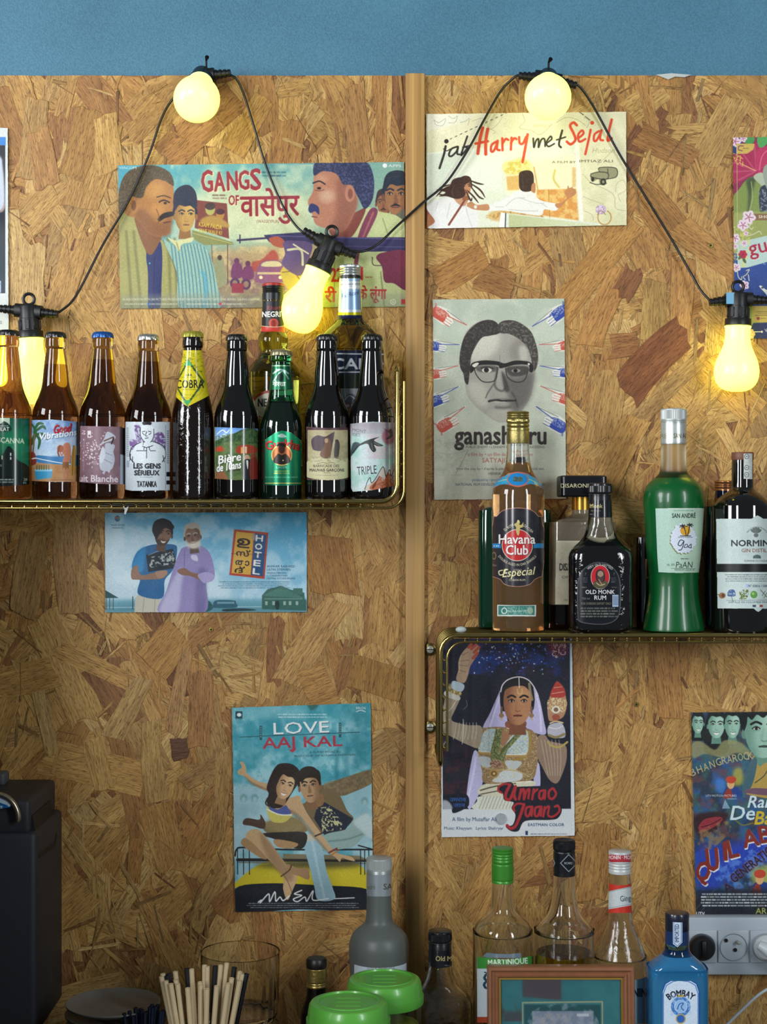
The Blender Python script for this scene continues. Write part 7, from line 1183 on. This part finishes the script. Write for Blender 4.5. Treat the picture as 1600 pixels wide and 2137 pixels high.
def socket(cx, cy, y, axis, arms, ring=None, hook=None, sticker=False, roll=0.0):
    """T shaped rubber lamp holder at pixel (cx,cy); axis = direction the bulb points; arms = cable directions"""
    c = P(cx, cy, y); k = MM(y); axis = (P(*axis) - c) if abs(axis[0]) > 2 else axis; ax = Vector(axis).normalized(); h = bpy.data.objects.new('lamp_holder', None)
    q = ax.to_track_quat('Z', 'Y').to_matrix().to_4x4()
    bm = loft_bm([(-.008 , .0125), (-.006, .0135), (.010, .0135), (.010, .0135), (.0105, .0142), (.0265, .0142), (.027, .0172), (.0275, .0176), (.036, .0178), (.037, .0165)], 28)
    for i in range(8): t = i * math.pi / 4; join(bm, box_bm(.0135, .0152, -.0026, .0026, .012, .0255, .0005, 1), Matrix.Rotation(t, 4, 'Z'))
    bmesh.ops.transform(bm, matrix=q, verts=bm.verts)
    for a in arms:
        d = Vector(a).normalized(); t = d.to_track_quat('Z', 'Y').to_matrix().to_4x4()
        j = loft_bm([(0, .0095, .0095, 3), (.018, .0095, .0095, 3), (.0185, .0068), (.022, .0066), (.022, .0055), (.0245, .0055), (.0245, .0066), (.028, .0063), (.028, .0050), (.0305, .0050), (.0305, .0060), (.034, .0058), (.034, .0045), (.0365, .0045), (.0365, .0054), (.040, .005)], 16); join(bm, j, t)
    ho = obj('lamp_holder', bm, RUB, STR); ho.location = c - p0
    pr = [(.0372, .0178), (.0382, .0180), (.0395, .0172), (.05, .0168), (.062, .0185), (.073, .0228), (.083, .0272), (.092, .0296), (.100, .0303), (.108, .0292), (.115, .0262), (.121, .0208), (.1245, .0135), (.1256, .006), (.1258, .0005)]
    pr = [tuple(v) for v in catmull(pr, 3)]; bb = loft_bm(pr, 40); bmesh.ops.transform(bb, matrix=q, verts=bb.verts); lb = obj('light_bulb', bb, BULB, ho)
    if ring is not None:
        rc_ = Vector(ring); up = (rc_).normalized(); s_ = up.cross(Vector((0, 1, 0))).normalized()
        obj('hook_ring', tube_bm([rc_ + (up * math.cos(t) + s_ * math.sin(t)) * .0075 for t in np.linspace(0, 2 * math.pi, 20, endpoint=False)], .0022, 8, closed=True), RUB, ho)
    if hook: obj('nail', tube_bm([Vector(hook), Vector(hook) + Vector((0, -.004, .012)), Vector(hook) + Vector((.002, -.012, .0145))], [.0014, .0014, .003], 8), mat('dark_nail', '1c1614', .4, .6), ho)
    if sticker: bm = box_bm(-.019, -.0075, -.0102, -.0097, -.008, .0075); o = obj('sticker', bm, mat('blue_sticker', '6fa8c8', .4), ho, False); o['label'] = 'pale blue sticker'
    return c
socket(60, 650, -.03, (.06, 0, -1), [(-1, 0, .1), (1, -.05, -.1)], ring=(0, 0, .0165))
socket(421, 160, -.022, (409, 213, -.117), [(-.8, .3, -.75), (1, -.1, .1)], hook=(.006, .004, .010))
socket(686, 512, -.032, (-.40, -.02, -.92), [(-.85, 0, .5), (.8, 0, -.3)], ring=(.004, 0, .0185))
socket(1143, 164, -.022, (1143, 207, -.117), [(-1, 0, .1), (1, 0, -.25)], hook=(.001, .004, .010))
socket(1541, 624, -.03, (-.03, 0, -1), [(-1, 0, -.12), (1, 0, -.05)], ring=(-.001, 0, .0165), sticker=True)
def cable(lst): return obj('cable', tube_bm([P(*q) - p0 for q in lst], .00165, 10, smooth=7), RUBC, STR)
cable([(-70, 610, -.03), (-20, 640, -.03), (12, 648, -.03)]); cable([(108, 656, -.028), (128, 648, -.025), (160, 615, -.02), (215, 510, -.012), (268, 420, -.010), (310, 325, -.010), (338, 245, -.010), (362, 205, -.011), (390, 182, -.018)])
cable([(478, 156, -.024), (492, 164, -.022), (508, 195, -.016), (530, 265, -.012), (556, 350, -.011), (590, 430, -.013), (618, 472, -.022), (640, 490, -.030)]); cable([(736, 524, -.032), (760, 524, -.028), (790, 508, -.02), (830, 470, -.016), (880, 425, -.0165), (930, 382, -.013), (975, 315, -.012), (1010, 250, -.011), (1045, 190, -.012), (1075, 160, -.018), (1090, 157, -.02)])
cable([(1196, 174, -.022), (1212, 184, -.018), (1240, 226, -.012), (1290, 318, -.010), (1345, 408, -.010), (1400, 498, -.010), (1440, 568, -.014), (1462, 606, -.022), (1482, 628, -.028)]); cable([(1598, 626, -.03), (1618, 612, -.028), (1660, 560, -.02)])

# ================================================================== wall fittings
WP = mat('white_socket_plastic', 'aab4bc', .35)
root = thing('power_socket_strip', 'white triple power socket strip, on the board at the lower right', 'power socket', P(1530, 1975, -.001)); o = P(1530, 1975, -.001)
def L3(px, py, y): return P(px, py, y) - o
a, b = P(1432, 2035, -.02), P(1665, 1914, -.02)
obj('housing', box_bm(a.x - o.x, b.x - o.x, -.020, .0, a.z - o.z, b.z - o.z, .003), WP, root)
for i, cx in enumerate((1463, 1529, 1596)):
    m0, m1 = P(cx - 32, 2008, -.02), P(cx + 32, 1940, -.02); fr = obj('socket_module', box_bm(m0.x - o.x, m1.x - o.x, -.0225, -.0195, m0.z - o.z, m1.z - o.z, .0012), WP, root)
    c = P(cx, 1975, -.02) - o; bm = loft_bm([(0, .0185), (.0022, .0190), (.0030, .0182), (.0030, .0182), (.0008, .0165)], 36); orient(bm, c + Vector((0, -.0018, 0)), (0, -1, 0)); obj('socket_well', bm, mat('grey_socket_well', '8f9aa4', .4), fr)
    if i == 1:
        for hx_, hz in ((-.0105, .0095), (.002, -.0035)): bm = loft_bm([(0, .0026), (.0006, .0026)], 14); orient(bm, c + Vector((hx_, -.0048, hz)), (0, -1, 0)); obj('contact_hole', bm, mat('black_hole', '0a0a0a', .8), fr)
        bm = loft_bm([(0, .0024), (.008, .0024), (.0095, .001)], 14); orient(bm, c + Vector((.0055, -.003, .0075)), (0, -1, 0)); obj('earth_pin', bm, STEEL, fr)
c = P(1463, 1975, -.027); pl = thing('black_plug', 'round black plug pushed into the left power socket', 'plug', c); bm = loft_bm([(0, .0165), (.001, .0172), (.012, .0172), (.016, .015), (.0165, .006)], 36); orient(bm, (0, .0015, 0), (0, -1, 0)); obj('plug_body', bm, mat('black_plug_plastic', '111113', .4), pl)
bm = box_bm(-.003, .003, -.022, -.012, -.012, .012, .002); obj('pull_tab', bm, mat('black_plug_plastic', '111113', .4), pl)
c = P(1596, 1975, -.027); pl = thing('white_plug', 'white angled plug with cable in the right power socket', 'plug', c); bm = loft_bm([(0, .0165), (.001, .0172), (.01, .0172), (.014, .014)], 32); orient(bm, (0, .0015, 0), (0, -1, 0)); WPL = mat('white_plug_plastic', 'c2cacc', .35); obj('plug_body', bm, WPL, pl)
obj('plug_grip', tube_bm([(-.012, -.014, .006), (.002, -.018, -.002), (.014, -.018, -.014), (.026, -.016, -.030)], [.006, .009, .0085, .005], 14, smooth=4), WPL, pl)
obj('cord', tube_bm([Vector((.024, -.016, -.030))] + [P(px, py, y) - c for px, py, y in ((1634, 2052, -.03), (1610, 2060, -.03), (1580, 2078, -.028), (1540, 2115, -.026), (1500, 2155, -.026), (1470, 2188, -.026), (1455, 2203, -.03))], .0022, 10, smooth=6), WPL, pl)
SCR = mat('brass_board_screw', 'a8924a', .35, .9)
for n, (px, py, lab) in enumerate(((440, 1314, 'brass screw head in the board below the sky blue poster'), (1483, 512, 'brass screw head in the board left of the flower bordered poster'), (1328, 1470, 'brass screw head in the board right of the dancer poster'))):
    s = thing('board_screw', lab, 'screw', P(px, py, -.0036), 0, 'screws in the boards'); bm = loft_bm([(0, .0032), (.0006, .0034), (.0010, .003), (.0011, .0008)], 20); orient(bm, (0, .0016, 0), (0, -1, 0)); obj('screw_head', bm, SCR, s)
    bm = box_bm(-.0019, .0019, -.0002, .0005, -.0005, .0005); box_bm(-.0005, .0005, -.0002, .0005, -.0019, .0019, bm=bm); obj('cross_recess', bm, mat('dark_slot', '2a2822', .6), s, False)
st = obj('clear_sticker', loft_bm([(0, .0078), (.0006, .0078), (.0009, .006)], 28), glass('clear_vinyl', (.92, .94, .95), .12)); st.rotation_euler = (R(90), 0, 0); st.location = P(1045, 1709, -.0068); tag(st, 'clear round sticker on the lower edge of the dancer poster', 'sticker')

# ================================================================== back counter and what stands on it
root = thing('back_counter', 'dark back counter below the picture, carrying bottles and jars', 'counter', (0, -.22, 0))
obj('worktop', box_bm(-1.2, 1.2, -.26, .216, CT - .03, CT - .0005, .003), mat('dark_worktop', '2a241f', .4, vary=.2), root); obj('cabinet', box_bm(-1.18, 1.18, -.22, .212, .0, CT - .03, .002), mat('dark_cabinet_front', '2c2825', .5, vary=.1), root)
# coffee machine at the left edge: we look along its right flank
MC = mat('charcoal_plastic', '26282d', .55, vary=.08, bump=(900, .25, .0004)); MCD = mat('dark_recess_plastic', '0b0c10', .6)
y0 = -.17; xs, xu = P(131, 0, -.006).x, P(117, 0, -.006).x; z0, z1, z2 = P(0, 2084, -.006).z, P(0, 1686, -.006).z, P(0, 1625, -.006).z
o = Vector((xs - .2, -.2, CT)); root = thing('coffee_machine', 'charcoal coffee machine with chrome ringed badge, at the lower left edge', 'coffee machine', o)
def mbox(name, x0, x1, ya, yb, za, zb_, bev, m=MC): return obj(name, box_bm(x0 - o.x, x1 - o.x, ya - o.y, yb - o.y, za - CT, zb_ - CT, bev, 3), m, root)
mbox('body', -1.2, xs, y0, -.006, z0, z1, .008); mbox('top_housing', -1.2, xu, y0 + .003, -.008, z1 - .004, z2, .006); mbox('foot', -1.15, xs - .05, y0 + .02, -.03, CT, z0 + .002, .003, MCD); mbox('unseen_shade_block', -1.2, -.565, -.56, y0, CT + .0, 1.50, .02); mbox('unseen_shade_tower', -.75, -.418, -.62, -.505, CT, 1.43, .02); mbox('unseen_shade_top', -1.15, -.585, -.56, -.2, 1.498, 1.80, .03, MCD)  # forward and tall blocks are unseen, added to shade the lower left wall
b = bmesh.new(); vv = [b.verts.new((xu + dx - o.x, yy - o.y, zz - CT)) for dx in (-.004, .0012) for yy, zz in ((-.158, 1.208), (-.158, 1.262), (-.05, 1.262), (-.05, 1.214), (-.065, 1.202))]
b.faces.new(vv[5:]); b.faces.new(list(reversed(vv[:5])))
for i in range(5): b.faces.new((vv[i], vv[(i + 1) % 5], vv[5 + (i + 1) % 5], vv[5 + i]))
bmesh.ops.recalc_face_normals(b, faces=b.faces); bmesh.ops.transform(b, matrix=Matrix.Translation((xs - xu, 0, 0)), verts=[v for v in b.verts if v.co.z < z1 - CT]); obj('side_vent', b, MCD, root, False)
mbox('lid_tab', -.62, P(17, 0, -.04).x, -.06, -.03, z2 - .001, P(0, 1609, -.04).z, .004, mat('grey_tab_plastic', '4a4e50', .5))
yb = y0 - .006; k = MM(yb); cb = P(-8, 1708, yb) - o
obj('badge_ring', tube_bm([cb + Vector((46 * k * math.cos(t), 0, 50 * k * math.sin(t))) for t in np.linspace(-.15, 1.75, 18)], [.0025] + [.0038] * 16 + [.0042], 12), mat('warm_chrome', 'a89a88', .25, .9), root)
A = Art(-60, 1655, 24, 1690, '1d5f9a', 3); A.poly('-60,1664 -20,1662 6,1668 22,1682 -60,1690', 'b8cad6'); A.poly('-60,1672 -20,1670 4,1676 14,1684 -60,1690', '1f5f98'); A.text('CAFÉS', -34, 1683, 7, 'd0dce4', w=40, rot=8, bold=.04); A.alpha = A.shape('-60,1660 -20,1660 8,1666 22,1681 10,1686 -60,1690')
nu, nv = 160, 60; u, v = np.meshgrid(np.linspace(-58, 23, nu), np.linspace(1656, 1689, nv)); d = D + yb
V = np.stack([(u.ravel() - 800) * d / F - o.x, np.full(u.size, yb - .001 - o.y), ZC + (1068.5 - v.ravel()) * d / F - CT], 1); bd = obj('badge', grid_mesh('badge', V, A.sample(u.ravel(), v.ravel()), nu, nv), LG, root); bd['label'] = 'blue and white badge'
mbox('badge_stem', P(-30, 0, yb).x, P(-4, 0, yb).x, yb + .001, y0 + .002, P(0, 1700, yb).z, P(0, 1672, yb).z, .001, MCD)
# plates
PLT = mat('grey_stoneware', '6d6a66', .35, vary=.08); yp = -.185; kp = MM(yp)
def plate_bm():
    q = [(0, .030), (.002, .034), (.004, .046), (.0095, .0575), (.0115, .0592), (.0125, .0590), (.0120, .0575), (.0075, .047), (.0055, .034), (.0052, .001)]
    return loft_bm([tuple(v) for v in catmull(q, 3)], 56, True, True)
pm = None; zr = P(0, 2092, yp).z
for i in range(10):
    top = i == 9; lab = ('top grey plate of the stack beside the straws', 'grey plate second from the top of the stack') [0 if top else 1] if i >= 8 else 'grey plate hidden low in the stack beside the straws'
    z = CT + (zr - .0115 - CT) * i / 9
    if pm is None: pm = obj('plate', plate_bm(), PLT); o_ = pm
    else: o_ = link(pm.copy())
    o_.location = (P(236 + (0 if top else (-1.5 if i == 8 else 1)), 0, yp).x, yp, z); tag(o_, lab, 'plate', 'stacked grey plates')
# cut glass bowls, one on another
JG = glass('cut_clear_glass', (.97, .98, .98), .0, 1.36); yj = -.165; kj = MM(yj); rj = 83 * kj
def bowl_bm(r, h):
    n = 96; b = bmesh.new(); rows = []
    def row(z, rr, fl): rows.append([b.verts.new((rr * (1 + fl * .012 * math.cos(24 * t)) * math.cos(t), rr * (1 + fl * .012 * math.cos(24 * t)) * math.sin(t), z)) for t in np.linspace(0, 2 * math.pi, n, endpoint=False)])
    for z, rr, fl in ((0, .62, 0), (.02, .72, 0), (.06, .86, .5), (.14, .93, 1), (.30, .955, 1), (.34, .97, .2), (.40, .962, 1), (.68, .975, 1), (.74, .985, 0), (.97, .995, 0), (1.0, .99, 0), (.99, .965, 0), (.70, .945, 0), (.3, .915, 0), (.16, .86, 0), (.12, .70, 0), (.115, .01, 0)): row(z * h, rr * r, fl)
    for r0, r1 in zip(rows[:-1], rows[1:]):
        for i in range(n): b.faces.new((r0[i], r0[(i + 1) % n], r1[(i + 1) % n], r1[i]))
    b.faces.new(list(reversed(rows[0]))); b.faces.new(rows[-1]); return b
zt = P(0, 1984, yj).z; hb = (zt - CT) / 2 - .0008; jb = obj('glass_bowl', bowl_bm(rj, hb), JG); jb.location = (P(501, 0, yj).x, yj, CT); tag(jb, 'lower cut glass bowl, mostly below the picture, under the upper bowl', 'glass bowl', 'cut glass bowls')
j2 = link(jb.copy()); j2.location = (jb.location.x, yj, CT + hb + .0012); tag(j2, 'upper clear cut glass bowl behind the straws', 'glass bowl', 'cut glass bowls')
# cups of straws
KR = mat('kraft_paper_straw', 'c4b08a', .6, vary=.12); BK = mat('black_paper_straw', '15161c', .45); NB = mat('navy_black_plastic_straw', '131a2a', .3); WI = mat('pale_straw_lining', 'c8c4b8', .7); DI = mat('dark_straw_lining', '0c0c0e', .7)
def cup(label, cx, y, r0, r1, h, col):
    c = obj('straw_cup', loft_bm([tuple(v) for v in ((0, r0 * .9), (.001, r0), (h, r1), (h + .001, r1 - .001), (h, r1 - .002), (.006, r0 - .002), (.0055, .001))], 40), col); c.location = (P(cx, 0, y).x, y, CT); return tag(c, label, 'cup')
def straw_bm(v, r, wall):
    v = Vector(v); L_ = v.length; b = loft_bm([(0, r), (L_, r), (L_, r), (L_, r - wall), (L_ - .02, r - wall)], 14, True, True); return orient(b, (0, 0, 0), v)
def straws(tops, cx, y, rc, ln, r, wall, name, group, lab):
    base0 = P(cx, 0, y); g = random.Random(12); dark = {0: BK, 1: KR, 2: NB}
    for i, (zx, zy, kd) in enumerate(tops):
        px, py = zx / 2.667, 1900 + zy / 2.667; depth = y + (zy - tops_mid(tops)) / -2.667 * .00055 * 1.2; t = P(px, py, depth)
        fx = (px - cx) / 90.0; b_ = Vector((base0.x + max(-1, min(1, fx)) * rc * .8, y + (depth - y) * .5, CT + .007)); s_ = link(bpy.data.objects.new(name, None)); s_.location = b_; s_.empty_display_size = .01
        me = straw_bm(t - b_, r, wall); obj('tube', me, [dark[kd]], s_); tag(s_, lab[kd], 'straw', group[kd] if isinstance(group, dict) else group)
def tops_mid(t): return sum(q[1] for q in t) / len(t)
c1 = cup('grey cup below the picture holding the kraft straws', 424, -.235, .026, .036, .09, mat('grey_cup', '5a5a58', .5))
KT = [(898, 368, 1), (905, 352, 1), (922, 392, 1), (938, 352, 0), (930, 362, 0), (975, 340, 1), (950, 408, 1), (988, 408, 1), (978, 385, 1), (1040, 322, 0), (1066, 326, 1), (1044, 432, 1), (1114, 398, 1), (1118, 412, 1), (1152, 436, 1), (1138, 304, 1), (1154, 312, 1), (1198, 308, 0), (1206, 420, 1), (1228, 304, 1), (1262, 292, 1), (1304, 316, 0), (1290, 376, 1), (1270, 406, 1), (1336, 340, 1), (1350, 352, 1), (1372, 352, 0), (1334, 390, 1)]
straws(KT, 424, -.235, .022, .2, .0032, .0006, 'paper_straw', {1: 'kraft straws in the cup', 0: 'black straws among the kraft ones'}, {1: 'kraft paper straw standing in the cup beside the plates', 0: 'black paper straw standing among the kraft straws'})
c2 = cup('dark cup below the picture holding the short black straws', 300, -.232, .027, .034, .07, mat('dark_cup', '1c1c20', .4))
BT = [(690, 572, 2), (738, 588, 2), (754, 540, 2), (780, 545, 2), (790, 552, 2), (806, 570, 2), (834, 536, 2), (850, 540, 2), (878, 524, 2), (868, 532, 2), (846, 522, 2), (912, 556, 2), (896, 560, 2), (720, 560, 2)]
straws(BT, 300, -.232, .022, .14, .0026, .0005, 'cocktail_straw', 'short black straws in the dark cup', {2: 'short black cocktail straw standing in front of the plates'})
# tubs with green lids
LID = mat('green_lid_plastic', '5cab40', .3, coat=.2); TUB = glass('clear_tub_plastic', (.93, .96, .92), .05, 1.4); FIL = mat('yellow_green_contents', '8f9a2a', .6, vary=.25, bump=(120, .6, .004))
def tub(label, cx, top_y, rx, y):
    k = MM(y); r = rx * k; z = P(0, top_y, y).z; h = z - CT; t = thing('lidded_tub', label, 'food container', (P(cx, 0, y).x, y, CT), 0, 'tubs with green lids')
    obj('tub_body', loft_bm([(.0005, r * .82), (.003, r * .86), (h * .55, r * .93), (h - .030, r * .955), (h - .0225, r * .985), (h - .0225, r * .94), (h - .034, r * .915), (h * .5, r * .89), (.004, r * .83), (.0035, .001)], 56), TUB, t)
    obj('contents', loft_bm([(.0045, r * .8), (h * .45, r * .85), (h - .055, r * .88), (h - .050, r * .6), (h - .052, .002)], 40), FIL, t)
    q = [(h - .030, r * 1.0), (h - .030, r * 1.0), (h - .0285, r * 1.015), (h - .020, r * 1.01), (h - .020, r * .985), (h - .013, r * .97), (h - .004, r * .94), (h - .001, r * .90), (h, r * .84), (h, r * .76), (h + .0012, r * .745), (h + .0012, r * .72), (h - .001, r * .705), (h - .0012, r * .4), (h - .0012, .001)]
    l = obj('lid', loft_bm(q, 72), LID, t); b = bmesh.new()
    for a_ in (-.3, 0, .3): box_bm(-r * .3, r * .3, r * a_ - .0012, r * a_ + .0012, h - .0016, h - .0006, .0003, 1, b)
    obj('embossed_bars', b, LID, l); return t
tub('green lidded tub at the back, in front of the frosted bottle', 802, 2041, 81, -.228); tub('green lidded tub nearest the picture edge, in front of the other tub', 726.5, 2089, 87, -.318)
# worktop shelf edge in front for the nearer things
root = bpy.data.objects['back_counter']; obj('front_edge', box_bm(-1.2, 1.2, -.22, -.039, CT - .03, CT - .0005, .002), mat('dark_worktop', '2a241f', .4), root)
# picture frame
yf = -.238; WD = mat('mahogany_frame_wood', '84563a', .35, coat=.25, vary=.25); GI = mat('gilt_frame_lip', 'a8843c', .35, .7); o = P(1172, 0, yf); o.z = CT; root = thing('picture_frame', 'wooden picture frame with teal mount, standing before the empty bottles', 'picture frame', o)
X0, X1, Z1 = P(1018, 0, yf).x - o.x, P(1327, 0, yf).x - o.x, P(0, 2023, yf).z - CT; tl = Matrix.Rotation(R(-5), 4, 'X')
def ring_frame(x0, x1, z0, z1, prof_):
    b = bmesh.new(); loops = []
    for ins, dep in prof_: loops.append([b.verts.new((x, dep, z)) for x, z in ((x0 + ins, z0 + ins), (x1 - ins, z0 + ins), (x1 - ins, z1 - ins), (x0 + ins, z1 - ins))])
    for a_, c_ in zip(loops, loops[1:] + loops[:1]):
        for i in range(4): b.faces.new((a_[i], a_[(i + 1) % 4], c_[(i + 1) % 4], c_[i]))
    bmesh.ops.recalc_face_normals(b, faces=b.faces); return b
w_ = .0148
fo = obj('frame', ring_frame(X0, X1, 0, Z1, [(0, .012), (0, -.001), (.0012, -.0035), (.0045, -.0042), (.006, -.0015), (.0085, -.0005), (.0105, -.0028), (.0125, -.0022), (w_, .002), (w_, .012)]), WD, root, False)
obj('gilt_lip', ring_frame(X0 + w_ - .0005, X1 - w_ + .0005, w_ - .0005, Z1 - w_ + .0005, [(0, .004), (0, .0012), (.0022, .0008), (.003, .004)]), GI, fo, False)
A = Art(1040, 2040, 1308, 2260, '38838a', 1.0, VE); A.noise('2f737c', 90, .6, 3); A.poly([(350, 800), (550, 800), (550, 920), (520, 920), (350, 905)], '5a4048', 0, .85, 4); A.noise('6a2c2a', 60, .5, 8, [(235, 920), (345, 920), (345, 1030), (235, 1030)], .55, 4, 0); A.line([(350, 1300), (350, 935), (762, 930), (762, 1300)], 7, 'b9b98a', 0); A.rect(360, 945, 752, 1300, '1f5a5e'); A.rect(400, 978, 716, 1300, '8a98ac'); A.noise('b9bcc8', 30, .6, 6, [(400, 978), (716, 978), (716, 1300), (400, 1300)]); A.rect(630, 990, 692, 1004, 'd8dce0'); A.noise('c8b8b0', 20, .5, 9, [(440, 990), (600, 990), (600, 1100), (440, 1100)], .5, 5, 0)
nu, nv = 240, 200; u, v = np.meshgrid(np.linspace(X0 + w_ - .001, X1 - w_ + .001, nu), np.linspace(Z1 - w_ + .001, w_ - .001, nv)); u, v = u.ravel(), v.ravel(); px = 800 + (o.x + u) / MM(yf); py = 1068.5 - (v + CT - ZC) / MM(yf)
pm_ = obj('mounted_print', grid_mesh('mounted_print', np.stack([u, np.full(u.size, .0045), v], 1), A.sample(px, py)[:, :3], nu, nv), LP, root); pm_['label'] = 'teal mount around a small pale print'
obj('glazing', box_bm(X0 + w_ - .001, X1 - w_ + .001, .0022, .0034, w_ - .001, Z1 - w_ + .001), glass('picture_glass', (.97, .98, .98), 0), root, False); obj('backing', box_bm(X0 + .004, X1 - .004, .0062, .011, .003, Z1 - .004), mat('backing_board', '6a5238', .8), root, False)
root.rotation_euler = (R(-4), 0, 0); root.location.z = CT + .0006
obj('easel_strut', box_bm(-.02, .02, .011, .014, .005, Z1 * .75, .001), mat('backing_board', '6a5238', .8), root, False)
# scraps of paper and tape
def scrap(name, label, cat, pxs, y, bend):
    o_ = P(pxs[0][0], pxs[0][1], y); b = bmesh.new(); f = [b.verts.new(P(px, py, y) - o_ + Vector((0, -bend * math.sin(i * 1.7), 0))) for i, (px, py) in enumerate(pxs)]; k = [b.verts.new(v.co + Vector((0, .0003, 0))) for v in f]; n = len(f)
    b.faces.new(f); b.faces.new(list(reversed(k)))
    for i in range(n): b.faces.new((f[i], k[i], k[(i + 1) % n], f[(i + 1) % n]))
    bmesh.ops.recalc_face_normals(b, faces=b.faces); q = obj(name, b, mat('white_scrap_paper', 'b9beba', .6), None, False); q.location = o_; return tag(q, label, cat)
scrap('paper_scrap', 'torn white paper scrap on the top edge of the right board', 'paper scrap', [(1368, 156), (1400, 153), (1442, 156), (1428, 161), (1408, 160), (1394, 166), (1380, 160)], -.0035, .0006)
scrap('tape_scrap', 'wisp of torn white tape hanging from the left brass shelf', 'tape scrap', [(256, 1056), (262, 1060), (268, 1056), (266, 1064), (262, 1074), (259, 1072), (260, 1064)], -.1545, .0004)
